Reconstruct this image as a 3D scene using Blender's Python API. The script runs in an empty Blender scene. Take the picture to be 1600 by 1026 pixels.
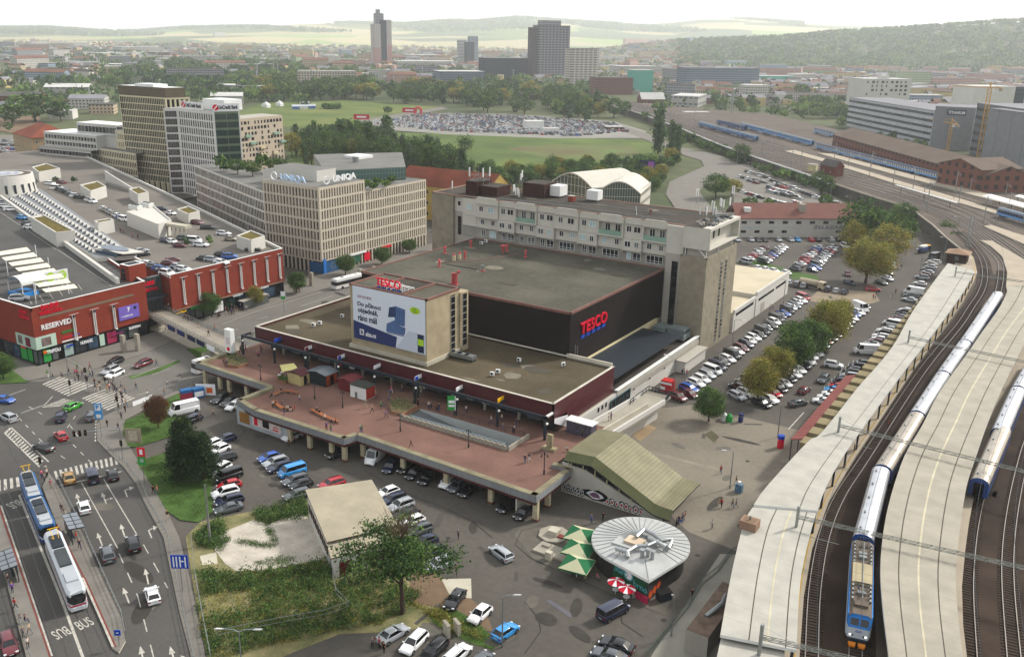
import bpy,bmesh,math,random
import numpy as np
from mathutils import Vector as Vc,Matrix
mS,mC,Na,mA,mR,mD,bO=math.sin,math.cos,np.array,math.atan2,math.radians,math.dist,bpy.data.objects
fD='hatchback'
fE='estate'
fF='off-roader'
fG='ShaderNodeMath'
fH='saloon'
fI='silver'
fJ='darkblue'
fK='cars in the row along the station wall'
fL='lane_marking'
fM='in the row along the station wall'
fN='queueing at the gallery crossing'
fO='minivan'
fP='darkred'
fQ='coaches of the train on the right track'
fR='driving in the aisle of the car park'
fS='building'
fT='right of the autumn tree'
fU='waiting at the zebra crossing'
fV='ShaderNodeNewGeometry'
fW='Base Color'
fX='structure'
fY='poplar'
fZ='tree of the distant wood'
f0='ShaderNodeMix'
f1='platform_edge'
f2='station_platform_roof'
f3='lightblue'
f4='on the pavement beside the lawn'
f5='Principled BSDF'
f6='office building'
f7='trees of the distant left wood'
f8='office_tower'
f9='zebra_crossing'
gc='track_bed'
gd='glass_dark'
gf='behind the beer sunshades'
gg='railway_platform'
gh='at the dark plaza edge'
gi='ShaderNodeSeparateXYZ'
gj='material_index'
gk='block of flats'
gl='windows'
gm='street_railing'
gn='ShaderNodeVectorMath'
go='use_smooth'
gp='glass_blue'
gq='roof_patch'
gr='small_platform_roof'
gs='ShaderNodeTexCoord'
gt='ShaderNodeTexNoise'
gu='ShaderNodeMapRange'
gx='darkgreen'
gy='white_office'
gz='conifer'
gA='street lamp'
gB='shopping_gallery'
gC='shopping gallery'
gD='roof_cabin'
gE='#3e2a22'
gF='hatched_island'
gG='display_window'
gH='broadleaf_tree'
gI='recycling_bell'
gJ='lower_cladding'
gK='LESS_THAN'
gL='billboard'
gM='road sign'
gN='roof_pavilion'
gO='platform roof'
gP='recycling bin'
gQ='lorry_trailer'
gR='Position'
gS='MULTIPLY_ADD'
gT='category'
gU='roof_chiller'
gV='roof chiller'
gW='VAŇKOVKA'
gX='parapet_wall'
gY='bottle banks'
gZ='broken_slab'
g0='roof storey'
g1='bright blue'
g2='wooded_hill'
g3='ridge_woods'
g4='office_wing'
g5='GALERIE'
g6='#b0a68e'
g7='roof cabin'
g8='roof house'
ha='event_tent'
he='footbridge'
hf='tail_light'
hg='plaza_lamp'
hj='skyscraper'
hk='Vector'
hp='roof vent'
hq='roof_pipe'
ht='banner'
hu='bank_sign'
hw='second'
hz='fourth'
hA='wheels'
hB='yellow'
hC='OBJECT'
hD='lot_fence'
hE='orange'
hF='Strength'
hG='MULTIPLY'
hH='end_wall'
hI='umbrella'
random.seed(7);rng=np.random.default_rng(7)
scene=bpy.context.scene
c9=bpy.data.collections.new("place");scene.collection.children.link(c9)
d4,cJ,dI,cv,b8=1418.6,.311616,.0196345,-.56851,75.0
_f=Na([mS(cv)*mC(cJ),mC(cv)*mC(cJ),-mS(cJ)])
de=Na([mC(cv),-mS(cv),0.0]);_u0=np.cross(de,_f)
_r=de*mC(dI)+_u0*mS(dI);_u=-de*mS(dI)+_u0*mC(dI)
eP=bpy.data.cameras.new("camera");ee=bO.new("camera",eP);c9.objects.link(ee)
eP.sensor_width=36.0;eP.lens=36.0*d4/1600.0;eP.clip_start=1.0;eP.clip_end=60000.0
ee.matrix_world=Matrix(((_r[0],_u[0],-_f[0],0),(_r[1],_u[1],-_f[1],0),(_r[2],_u[2],-_f[2],b8),(0,0,0,1)))
scene.camera=ee
cz=mR(28.0);bT=mR(38.0)
world=bpy.data.worlds.new("World");scene.world=world;world.use_nodes=True
wn=world.node_tree;wn.nodes.clear()
d5=wn.nodes.new('ShaderNodeTexSky');d5.sky_type='NISHITA';d5.sun_disc=False
d5.sun_elevation=bT;d5.sun_rotation=cz;d5.air_density=1.0;d5.dust_density=4.0;d5.ozone_density=1.0
wm=wn.nodes.new(f0);wm.data_type='RGBA';wm.inputs[0].default_value=.72
wm.inputs[7].default_value=(9.2,9.35,9.5,1)
bg=wn.nodes.new('ShaderNodeBackground');bg.inputs[hF].default_value=.1
wo=wn.nodes.new('ShaderNodeOutputWorld')
wn.links.new(d5.outputs[0],wm.inputs[6]);wn.links.new(wm.outputs[2],bg.inputs['Color']);wn.links.new(bg.outputs[0],wo.inputs[0])
sl=bpy.data.lights.new("sun",'SUN');sl.energy=3.2;sl.angle=mR(6);sl.color=(1.0,.965,.91)
so=bO.new("sun",sl);c9.objects.link(so)
sd=Vc((mS(cz)*mC(bT),mC(cz)*mC(bT),mS(bT)))
so.rotation_euler=sd.to_track_quat('Z','Y').to_euler()
vs=scene.view_settings;vs.view_transform='Standard';vs.look='None';vs.gamma=1.0;vs.exposure=.58;vs.use_curve_mapping=False
scene.render.engine='CYCLES';scene.cycles.max_bounces=5;scene.cycles.transparent_max_bounces=8;scene.cycles.volume_bounces=1
def eQ(x,y):return _f+(x-800)/d4*_r-(y-513)/d4*_u
def at(x,y,z=0.0):
 d=eQ(x,y);t=(z-b8)/d[2];return(float(d[0]*t),float(d[1]*t),float(z))
def eJ(x,y,X):
 d=eQ(x,y);t=X/d[0];return(X,float(d[1]*t),float(b8+d[2]*t))
def atY(x,y,Y):
 d=eQ(x,y);t=Y/d[1];return(float(d[0]*t),Y,float(b8+d[2]*t))
def df(P):
 P=Na(P,float)-Na([0,0,b8]);w=P@_f
 return 800+d4*(P@_r)/w,513-d4*(P@_u)/w
def aF(b,ty,zb=0.0):
 P=at(b[0],b[1],zb);lo,hi=zb,zb+300
 for _ in range(40):
  m=(lo+hi)/2
  if df((P[0],P[1],m))[1]>ty:lo=m
  else:hi=m
 return lo
def dist(p):return math.sqrt(p[0]**2+p[1]**2+(p[2]-b8)**2)
def s2l(c):return c/12.92 if c<=.04045 else((c+.055)/1.055)**2.4
def ef(h):
 if isinstance(h,str):h=h.lstrip('#');return tuple(s2l(int(h[i:i+2],16)/255)for i in(0,2,4))+(1,)
 return tuple(h)+(1,)
bu={}
def M(name,colr,rough=.8,metal=0.,var=.18,scale=.35,fine=6.,coord='pos',spec=.14,emit=0.,bump=0.,col2=None,alpha=None,transl=0.,coat=0.):
 if name in bu:return bu[name]
 m=bpy.data.materials.new(name);m.use_nodes=True;nt=m.node_tree;n=nt.nodes;b=n[f5];L=nt.links.new;c=ef(colr);m.diffuse_color=c;b.inputs['Roughness'].default_value=rough;b.inputs['Metallic'].default_value=metal;b.inputs['Specular IOR Level'].default_value=spec
 if coat:b.inputs['Coat Weight'].default_value=coat
 if coord=='pos':g=n.new(fV).outputs[gR]
 else:g=n.new(gs).outputs['Object']
 if var>0:
  n1=n.new(gt);n1.inputs['Scale'].default_value=scale;n1.inputs['Detail'].default_value=5;L(g,n1.inputs[hk]);n2=n.new(gt);n2.inputs['Scale'].default_value=fine;n2.inputs['Detail'].default_value=3;L(g,n2.inputs[hk]);ad=n.new(fG);ad.operation=gS;L(n2.outputs[0],ad.inputs[0]);ad.inputs[1].default_value=.45;L(n1.outputs[0],ad.inputs[2]);mr=n.new(gu);L(ad.outputs[0],mr.inputs[0]);mr.inputs[1].default_value=.48;mr.inputs[2].default_value=.97;mx=n.new(f0);mx.data_type='RGBA';L(mr.outputs[0],mx.inputs[0]);c2=ef(col2)if col2 else tuple(min(1,x*(1+var))for x in c[:3])+(1,);mx.inputs[6].default_value=tuple(x*(1-var)for x in c[:3])+(1,);mx.inputs[7].default_value=c2;L(mx.outputs[2],b.inputs[fW])
  if bump:
   bp=n.new('ShaderNodeBump');bp.inputs[hF].default_value=bump;bp.inputs['Distance'].default_value=.1;L(n2.outputs[0],bp.inputs['Height']);L(bp.outputs[0],b.inputs['Normal'])
 else:b.inputs[fW].default_value=c
 if emit:b.inputs['Emission Color'].default_value=c;b.inputs['Emission Strength'].default_value=emit
 if transl:
  tr=n.new('ShaderNodeBsdfTranslucent');mxs=n.new('ShaderNodeMixShader');mxs.inputs[0].default_value=transl
  if var>0:L(mx.outputs[2],tr.inputs[0])
  else:tr.inputs[0].default_value=c
  L(b.outputs[0],mxs.inputs[1]);L(tr.outputs[0],mxs.inputs[2]);L(mxs.outputs[0],n['Material Output'].inputs[0])
 bu[name]=m;return m
def av(name,c1,c2,cA,eR,axis='x',rough=.7,metal=0.,spec=.14,var=.12):
 if name in bu:return bu[name]
 m=M(name,c1,rough,metal,var,spec=spec);nt=m.node_tree;n=nt.nodes;L=nt.links.new;b=n[f5];g=n.new(fV).outputs[gR]
 def cB(ax,per,wd):
  sp=n.new(gn);sp.operation='DOT_PRODUCT';L(g,sp.inputs[0]);sp.inputs[1].default_value=ax;md=n.new(fG);md.operation='DIVIDE';L(sp.outputs['Value'],md.inputs[0]);md.inputs[1].default_value=per;fr=n.new(fG);fr.operation='FRACT';L(md.outputs[0],fr.inputs[0]);lt=n.new(fG);lt.operation=gK;L(fr.outputs[0],lt.inputs[0]);lt.inputs[1].default_value=wd/per
  return lt.outputs[0]
 eS=axis if isinstance(axis,list)else[axis];pers=cA if isinstance(cA,list)else[cA]*len(eS);AX={'x':(1,0,0),'y':(0,1,0),'z':(0,0,1),'xy':(1,1,0)};eT=[cB(AX.get(a,a)if isinstance(a,str)else a,p,eR)for a,p in zip(eS,pers)];o=eT[0]
 for q in eT[1:]:
  mm=n.new(fG);mm.operation='MAXIMUM';L(o,mm.inputs[0]);L(q,mm.inputs[1]);o=mm.outputs[0]
 dh=n.new(f0);dh.data_type='RGBA';L(o,dh.inputs[0]);src=b.inputs[fW].links[0].from_socket;L(src,dh.inputs[6]);dh.inputs[7].default_value=ef(c2);L(dh.outputs[2],b.inputs[fW])
 return m
def aN(name,aE,glass,pu,pz,fu=.5,fz=.5,uoff=0.,zoff=0.,rough=.8,var=.1):
 if name in bu:return bu[name]
 m=M(name,aE,rough,0,var,scale=.02,fine=.3);nt=m.node_tree;n=nt.nodes;L=nt.links.new;b=n[f5];geo=n.new(fV);g=n.new(gs).outputs['Object'];sx=n.new(gi);L(g,sx.inputs[0]);ax=n.new(fG);ax.operation='ADD';L(sx.outputs[0],ax.inputs[0]);L(sx.outputs[1],ax.inputs[1])
 def eU(o,p,f,off):
  d=n.new(fG);d.operation=gS;L(o,d.inputs[0]);d.inputs[1].default_value=1/p;d.inputs[2].default_value=off;fr=n.new(fG);fr.operation='FRACT';L(d.outputs[0],fr.inputs[0]);lt=n.new(fG);lt.operation=gK;L(fr.outputs[0],lt.inputs[0]);lt.inputs[1].default_value=f;return lt.outputs[0]
 a=eU(ax.outputs[0],pu,fu,uoff);z=eU(sx.outputs[2],pz,fz,zoff+.7);sn=n.new(gi);L(geo.outputs['True Normal'],sn.inputs[0]);ab=n.new(fG);ab.operation='ABSOLUTE';L(sn.outputs[2],ab.inputs[0]);ls=n.new(fG);ls.operation=gK;L(ab.outputs[0],ls.inputs[0]);ls.inputs[1].default_value=.5;m1=n.new(fG);m1.operation=hG;L(a,m1.inputs[0]);L(z,m1.inputs[1]);m2=n.new(fG);m2.operation=hG;L(m1.outputs[0],m2.inputs[0]);L(ls.outputs[0],m2.inputs[1]);dh=n.new(f0);dh.data_type='RGBA';L(m2.outputs[0],dh.inputs[0]);src=b.inputs[fW].links[0].from_socket;L(src,dh.inputs[6]);dh.inputs[7].default_value=ef(glass);L(dh.outputs[2],b.inputs[fW])
 return m
def aU(name,colr,rough=.12,spec=.6):return M(name,colr,rough,0,.35,scale=.5,fine=.9,spec=spec)
class MB:
 def __init__(s):s.v=[];s.f=[];s.m=[];s.mats=[]
 def mi(s,m):
  if m not in s.mats:s.mats.append(m)
  return s.mats.index(m)
 def Q(s,aL,m,flip=False):
  i=len(s.v);s.v+=[tuple(map(float,p))for p in aL];idx=list(range(i,i+len(aL)));s.f.append(idx[::-1]if flip else idx);s.m.append(s.mi(m));return s
 def X(s,x0,y0,z0,x1,y1,z1,m,top=None,bottom=True):
  if x0>x1:x0,x1=x1,x0
  if y0>y1:y0,y1=y1,y0
  return s.P([(x0,y0),(x1,y0),(x1,y1),(x0,y1)],z0,z1,m,top,bottom)
 def P(s,P,z0,z1,m,top=None,bottom=True):
  P=[(p[0],p[1])for p in P];a=sum(P[i][0]*P[(i+1)%len(P)][1]-P[(i+1)%len(P)][0]*P[i][1]for i in range(len(P)))
  if a<0:P=P[::-1]
  n=len(P)
  for i in range(n):
   p,q=P[i],P[(i+1)%n];s.Q([(p[0],p[1],z0),(q[0],q[1],z0),(q[0],q[1],z1),(p[0],p[1],z1)],m)
  s.Q([(p[0],p[1],z1)for p in P],top or m)
  if bottom:s.Q([(p[0],p[1],z0)for p in P][::-1],m)
  return s
 def S(s,P3,t,m,side=None):
  n=len(P3);a=sum(P3[i][0]*P3[(i+1)%n][1]-P3[(i+1)%n][0]*P3[i][1]for i in range(n))
  if a<0:P3=P3[::-1]
  s.Q(P3,m);B=[(p[0],p[1],p[2]-t)for p in P3];s.Q(B[::-1],side or m)
  for i in range(n):
   j=(i+1)%n;s.Q([B[i],B[j],P3[j],P3[i]],side or m)
  return s
 def M(s,a,b,w,h,m,up=(0,0,1)):
  a=Vc(a);b=Vc(b);d=(b-a)
  if d.length<1e-6:return s
  d.normalize();u=Vc(up)
  if abs(d.dot(u))>.98:u=Vc((1,0,0))
  r=d.cross(u).normalized()*w/2;t=r.cross(d).normalized()*h/2;A=[a-r-t,a+r-t,a+r+t,a-r+t];B=[b-r-t,b+r-t,b+r+t,b-r+t]
  for i in range(4):
   j=(i+1)%4;s.Q([A[i],A[j],B[j],B[i]],m)
  s.Q(A[::-1],m);s.Q(B,m);return s
 def T(s,aL,r,m,n=6,r2=None,caps=True):
  aL=[Vc(p)for p in aL];aJ=[]
  for k,p in enumerate(aL):
   d=(aL[min(k+1,len(aL)-1)]-aL[max(k-1,0)]).normalized();u=Vc((0,0,1))if abs(d.z)<.9 else Vc((1,0,0));a=d.cross(u).normalized();b=a.cross(d);rr=r if r2 is None else r+(r2-r)*k/(len(aL)-1);i=len(s.v)
   for q in range(n):
    t=2*math.pi*q/n;s.v.append(tuple(p+(a*mC(t)-b*mS(t))*rr))
   aJ.append(i)
  mi=s.mi(m)
  for k in range(len(aJ)-1):
   for q in range(n):
    w=(q+1)%n;s.f.append([aJ[k]+q,aJ[k]+w,aJ[k+1]+w,aJ[k+1]+q]);s.m.append(mi)
  if caps:
   s.f.append([aJ[0]+q for q in range(n)][::-1]);s.m.append(mi);s.f.append([aJ[-1]+q for q in range(n)]);s.m.append(mi)
  return s
 def C(s,x,y,z0,z1,r,m,n=12,r2=None,top=None):
  r2=r if r2 is None else r2;i=len(s.v);mi=s.mi(m)
  for z,rr in((z0,r),(z1,r2)):
   for q in range(n):t=2*math.pi*q/n;s.v.append((x+rr*mC(t),y+rr*mS(t),z))
  for q in range(n):
   w=(q+1)%n;s.f.append([i+q,i+w,i+n+w,i+n+q]);s.m.append(mi)
  s.f.append([i+n+q for q in range(n)]);s.m.append(s.mi(top or m));s.f.append([i+q for q in range(n)][::-1]);s.m.append(mi);return s
 def L(s,c,r,m,n=8,sz=1.):
  i=len(s.v);mi=s.mi(m);R=n//2
  for a in range(R+1):
   for q in range(n):
    ph=math.pi*a/R;t=2*math.pi*q/n;s.v.append((c[0]+r*mS(ph)*mC(t),c[1]+r*mS(ph)*mS(t),c[2]+r*sz*mC(ph)))
  for a in range(R):
   for q in range(n):
    w=(q+1)%n;s.f.append([i+(a+1)*n+q,i+(a+1)*n+w,i+a*n+w,i+a*n+q]);s.m.append(mi)
  return s
 def mesh(s,name,org=(0,0,0)):
  me=bpy.data.meshes.new(name);o=org;me.from_pydata([(v[0]-o[0],v[1]-o[1],v[2]-o[2])for v in s.v],[],s.f)
  for m in s.mats:me.materials.append(m)
  me.polygons.foreach_set(gj,s.m);me.update();return me
 def B(s,name,parent=None,org=None,smooth=False):
  if not s.v:return None
  if org is None:org=tuple(bJ(parent))if parent else(0,0,0)
  me=s.mesh(name,org)
  if smooth:
   me.polygons.foreach_set(go,[True]*len(me.polygons))
   try:me.set_sharp_from_angle(angle=mR(35))
   except Exception:pass
  o=bO.new(name,me);c9.objects.link(o)
  if parent:o.parent=parent
  else:o.location=org
  return o
def K1(n,p,k,*a,**q):b=MB();getattr(b,k)(*a,**q);return b.B(n,p)
def K2(n,p,k,*a,**q):b=MB();getattr(b,k)(*a,**q);return b.B(n,p,(0,0,0))
def bJ(o):
 v=Vc(o.location)
 while o.parent:o=o.parent;v=v+Vc(o.location)
 return v
def bK(name,me,parent=None,loc=(0,0,0),rz=0.):
 o=bO.new(name,me);c9.objects.link(o)
 if parent:o.parent=parent
 o.location=loc;o.rotation_euler=(0,0,rz);return o
def bL(o,label=None,cat=None,group=None,kind=None):
 if label:o['label']=label
 if cat:o[gT]=cat
 if group:o['group']=group
 if kind:o['kind']=kind
 return o
def ac(name,label,cat,loc=(0,0,0),rz=0.,group=None):
 o=bO.new(name,None);c9.objects.link(o);o.empty_display_size=.3;o.location=loc;o.rotation_euler=(0,0,rz);return bL(o,label,cat,group)
def aT(b,name,label,cat,org,group=None,smooth=False):
 return bL(b.B(name,None,org,smooth),label,cat,group)
def cU(o,parent=None):
 c=o.copy();c9.objects.link(c)
 if parent:c.parent=parent
 for ch in CH.get(o.name,o.children):cU(ch,c)
 return c
CH={}
def cV(cC,bold=.0,ext=.03):
 cu=bpy.data.curves.new('lettering','FONT');cu.body=cC;cu.offset=bold;cu.extrude=ext;cu.resolution_u=3;o=bO.new('tmp',cu);c9.objects.link(o);dg=bpy.context.evaluated_depsgraph_get();me=bpy.data.meshes.new_from_object(o.evaluated_get(dg));bO.remove(o);bpy.data.curves.remove(cu);return me
def aA(B,cC,p,d,up,w,h,m,bold=.015,depth=.08,slant=0.,hh=None):
 me=cV(cC,bold);co=np.empty(len(me.vertices)*3);me.vertices.foreach_get('co',co);co=co.reshape(-1,3);mn,mxv=co.min(0),co.max(0);d=Vc(d).normalized();up=Vc(up).normalized();n=d.cross(up);i=len(B.v);mi=B.mi(m);sx=w/(mxv[0]-mn[0]);sy=h/(mxv[1]-mn[1])
 for c in co:
  a=(c[0]-mn[0])*sx+slant*(c[1]-mn[1])*sy;b=(c[1]-mn[1])*sy;e=(1 if c[2]>0 else 0)*depth;B.v.append(tuple(Vc(p)+d*a+up*b+n*e))
 for pl in me.polygons:B.f.append([i+k for k in pl.vertices]);B.m.append(mi)
 bpy.data.meshes.remove(me);return B
def ap(W,ak,p0,p1,z0,z1,nx,ny,ww,wh,aE,u0=.0,u1=.0,b0=.0,b1=.0,recess=.25,pattern=None,skip=None,band=None,wtype='plain',sillz=.5):
 p0=Vc((p0[0],p0[1],0));p1=Vc((p1[0],p1[1],0));d=p1-p0;Ln=d.length;d.normalize();n=Vc((d.y,-d.x,0))
 def P(u,z,o=0.):q=p0+d*u-n*o;return(q.x,q.y,z)
 def Q(ua,ub,za,zb,m=aE):
  if ub-ua>1e-4 and zb-za>1e-4:W.Q([P(ua,za),P(ub,za),P(ub,zb),P(ua,zb)],m)
 ch=(z1-z0-b0-b1)/ny;cw=(Ln-u0-u1)/nx;Q(0,Ln,z0,z0+b0);Q(0,Ln,z1-b1,z1);Q(0,u0,z0+b0,z1-b1);Q(Ln-u1,Ln,z0+b0,z1-b1)
 for r in range(ny):
  za=z0+b0+r*ch;lo=za+(ch-wh)*sillz;hi=lo+wh;Q(u0,Ln-u1,za,lo,band or aE);Q(u0,Ln-u1,hi,za+ch,band or aE);ua=u0
  for c in range(nx):
   if skip and skip(c,r):continue
   w_=pattern(c,r)if pattern else ww
   if not w_:continue
   m_=u0+(c+.5)*cw;a=m_-w_/2;b=m_+w_/2;Q(ua,a,lo,hi);ua=b;W.Q([P(a,lo),P(a,lo,recess),P(a,hi,recess),P(a,hi)],aE);W.Q([P(b,lo,recess),P(b,lo),P(b,hi),P(b,hi,recess)],aE);W.Q([P(a,lo,recess),P(a,lo),P(b,lo),P(b,lo,recess)],aE);W.Q([P(a,hi),P(a,hi,recess),P(b,hi,recess),P(b,hi)],aE);ak.append((P(m_,(lo+hi)/2,recess),mA(d.y,d.x),round(w_,2),round(wh,2),wtype))
  Q(ua,Ln-u1,lo,hi)
_wm={}
def bi(w,h,kind,b9,glass):
 k=(w,h,kind,b9.name,glass.name)
 if k in _wm:return _wm[k]
 B=MB();fw=.09 if kind!='slim'else .05;B.Q([(-w/2,0,-h/2),(w/2,0,-h/2),(w/2,0,h/2),(-w/2,0,h/2)],glass)
 def eg(x0,z0,x1,z1):B.X(x0,-.07,z0,x1,-.002,z1,b9)
 eg(-w/2,-h/2,w/2,-h/2+fw);eg(-w/2,h/2-fw,w/2,h/2);eg(-w/2,-h/2+fw,-w/2+fw,h/2-fw);eg(w/2-fw,-h/2+fw,w/2,h/2-fw)
 if kind=='multi':
  k2=max(2,round(w/1.1))
  for i in range(1,k2):x=-w/2+i*w/k2;eg(x-fw/2,-h/2+fw,x+fw/2,h/2-fw)
  if h>1.9:eg(-w/2+fw,-h/2+.55,w/2-fw,-h/2+.62)
 elif kind=='mull':
  eg(-fw/2,-h/2+fw,fw/2,h/2-fw)
 me=B.mesh('window');_wm[k]=me;return me
def aj(eh,ak,b9,br,limit=95,name='window',place=None):
 ak=sorted(ak,key=lambda q:dist(q[0]));cD=bJ(eh)
 for i,(p,rz,w,h,k)in enumerate(ak[:limit]):
  bK(name,bi(w,h,k,b9,br[random.randrange(len(br))]),eh,tuple(Vc(p)-cD),rz)
 dJ=ak[limit:]
 if dJ:
  B=MB()
  for p,rz,w,h,k in dJ:
   me=bi(w,h,k,b9,br[random.randrange(len(br))]);c,s=mC(rz),mS(rz);i=len(B.v)
   for v in me.vertices:B.v.append((p[0]+v.co.x*c-v.co.y*s,p[1]+v.co.x*s+v.co.y*c,p[2]+v.co.z))
   for pl in me.polygons:B.f.append([i+q for q in pl.vertices]);B.m.append(B.mi(me.materials[pl.material_index]))
  o=B.B(name,eh);o['kind']='stuff'
def a6(B,name,org=None):
 if B.v:return bL(B.B(name,None,org),kind=fX)
ASPH=M('asphalt','#504e4a',.9,var=.14,scale=.06,fine=1.2,bump=.1)
eV=M('road_asphalt','#4c4a47',.88,var=.2,scale=.05,fine=2.,bump=.1)
PARK=M('parking_asphalt','#504c46',.9,var=.26,scale=.05,fine=1.,bump=.1)
ei=M('square_paving','#736c60',.9,var=.22,scale=.06,fine=1.2)
bG=M('pavement_slabs','#6c6861',.9,var=.1,scale=.2,fine=3.)
dK=M('street_concrete','#64615b',.9,var=.12,scale=.08,fine=2.)
aS=M('road_paint','#a39f95',.8,var=.3,scale=1.5,fine=5.)
bj=M('lawn','#3f5628',.95,var=.3,scale=.25,fine=4.)
MEADOW=M('meadow','#4a5a34',.95,var=.35,scale=.03,fine=.6,col2='#8a8a50')
dM=M('bare_soil','#6d5b49',.95,var=.2,scale=.05,fine=.8)
GRAVEL=M('ballast','#2b2421',.95,var=.3,scale=.3,fine=5.,bump=.3)
dN=M('yard_ballast','#554c44',.95,var=.25,scale=.04,fine=1.)
aB=M('concrete','#8f897c',.85,var=.14,scale=.3,fine=3.)
aK=M('pale_concrete','#aaa493',.85,var=.14,scale=.3,fine=3.)
ej=M('red_plaza_paving','#6b5046',.88,var=.26,scale=.15,fine=2.5)
bU=M('maroon_cladding','#430c15',.4,var=.15,scale=.4,spec=.5)
di=av('dark_tiles','#1a1311','#070505',[.6,.6],.05,[(1,1,0),'z'],.6,var=.3)
d6=M('roof_felt','#4a483e',.95,var=.42,scale=.07,fine=.7)
eW=M('gravel_roof','#4c4434',.95,var=.36,scale=.08,fine=1.6)
bM=M('dark_roof_felt','#3f3a34',.95,var=.25,scale=.2,fine=1.5)
ag=M('white_render','#bab7af',.85,var=.06,scale=.1)
au=M('grey_plaster','#9c978c',.85,var=.1,scale=.1)
bv=M('cream_panel','#b3a888',.85,var=.07,scale=.2)
cE=M('pink_flashing','#75554c',.6,var=.15)
ae=M('dark_steel','#2b3138',.5,metal=.3,var=.1)
ai=M('galvanised_metal','#8e9290',.4,metal=.7,var=.15)
aa=M('white_metal','#cfcfcb',.5,var=.08)
aM=M('white_plastic','#d5d5d2',.4,var=.04,spec=.5)
aV=M('black_rubber','#0b0b0b',.7,var=.1)
a5=aU(gd,'#12161a');bq=aU('glass_grey','#2a3034');bV=aU('glass_curtained','#4d5250',.3);GLG=aU('glass_green','#22352f')
ek=aU(gp,'#2a3e50')
bw=M('sign_red','#c8102e',.4,var=.03,emit=0.);bd=M('sign_blue','#1a3e9e',.4,var=.03)
af=M('sign_white','#d8d8d8',.5,var=.02);aW=M('sign_green','#2c8a3e',.5,var=.02);a7=M('sign_yellow','#d8a812',.5,var=.02);dj=M('sign_lime','#9dc41e',.5,var=.02)
cW=M('sign_navy','#27335f',.5,var=.02);dl=M('sign_purple','#6c5aa8',.5,var=.08)
bW=M('sign_orange','#c85a1e',.5,var=.05)
em=av('green_copper_roof','#6f6a52','#4e4c34',.62,.07,'x',.55,.1,var=.2)
FAR=[(-400,50),(0,48),(60,47),(130,46),(200,50),(260,51),(320,46),(420,43),(500,38.5),(560,37),(640,39),(700,34),(740,35),(800,29),(870,34),(960,39),(1010,36),(1060,30),(1110,30),(1180,35),(1260,40),(1350,40),(1500,36),(1700,34),(2400,34)]
HILL=[(900,80),(1000,66),(1080,62),(1180,58),(1250,50),(1330,46),(1400,41),(1460,36),(1520,33),(1600,30),(1800,26),(2600,30)]
def bN(tab):
 c,s=[],[]
 for x,y in tab:
  d=eQ(x,y);c.append(x);s.append(d[2]/math.hypot(d[0],d[1]))
 return c,s
FT,HT=bN(FAR),bN(HILL)
def eX(x,y):
 a=x*de[0]+y*de[1];b=x*mS(cv)+y*mC(cv)
 if b<=0:return-400 if a<0 else 2400
 return max(-400,min(2400,800+d4*mC(cJ)*a/b))
def bP(a,b,x):t=max(0.,min(1.,(x-a)/(b-a)));return t*t*(3-2*t)
def a8(x,y):
 r=math.hypot(x,y)
 if r<1500:return 0.
 c=eX(x,y);zf=b8+10500*np.interp(c,*FT);h=zf*bP(6000,10500,r)
 if 6000<r<10500:h+=12*mS(x*.002)*mS(y*.0017)*bP(6000,7000,r)*(1-bP(9000,10500,r))
 if r>10500:h=zf-(r-10500)*.2
 if c>900:
  zh=max(0,b8+4300*np.interp(c,*HT));k=bP(900,1150,c);g=zh*bP(2600,4300,r)*(1-bP(4300,5600,r));h=max(h*(1-k*.0),g)
 return h
B=MB();d7=[0,60,200,500,900,1400]+[1500*1.045**k for k in range(48)]
azs=[mR(a)for a in list(range(-180,-44,6))+[-44+.75*k for k in range(118)]+list(range(45,180,6))]
azs=sorted(set(round(a,5)for a in azs));nA=len(azs)
for r in d7:
 for a in azs:
  t=cv+a;x,y=r*mS(t),r*mC(t);B.v.append((x,y,a8(x,y)-.3))
mt=M('countryside','#3c4a2c',.95,var=.35,scale=.004,fine=.06,col2='#5c6042')
n=mt.node_tree.nodes;L=mt.node_tree.links.new;bs=n[f5]
g=n.new(fV).outputs[gR];vo=n.new('ShaderNodeTexVoronoi');vo.inputs['Scale'].default_value=.0016;L(g,vo.inputs[hk])
rp=n.new('ShaderNodeValToRGB');L(vo.outputs['Color'],rp.inputs[0]);rp.color_ramp.interpolation='CONSTANT'
cr=rp.color_ramp.elements;cr[0].color=ef('#46552f');cr[1].position=.3;cr[1].color=ef('#a79a70')
for pos,c in((.45,'#7c8f45'),(.6,'#9a9168'),(.72,'#5d6f38'),(.85,'#b0a680')):
 e=rp.color_ramp.elements.new(pos);e.color=ef(c)
ln=n.new(gn);ln.operation='LENGTH';L(g,ln.inputs[0]);mr=n.new(gu);L(ln.outputs['Value'],mr.inputs[0]);mr.inputs[1].default_value=4200;mr.inputs[2].default_value=5200
mx=n.new(f0);mx.data_type='RGBA';L(mr.outputs[0],mx.inputs[0]);L(bs.inputs[fW].links[0].from_socket,mx.inputs[6]);L(rp.outputs[0],mx.inputs[7]);L(mx.outputs[2],bs.inputs[fW])
mi=B.mi(mt)
for i in range(len(d7)-1):
 for j in range(nA):
  k=(j+1)%nA;B.f.append([i*nA+j,i*nA+k,(i+1)*nA+k,(i+1)*nA+j]);B.m.append(mi)
o=B.B('terrain');o.data.flip_normals();bL(o,kind=fX)
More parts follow.
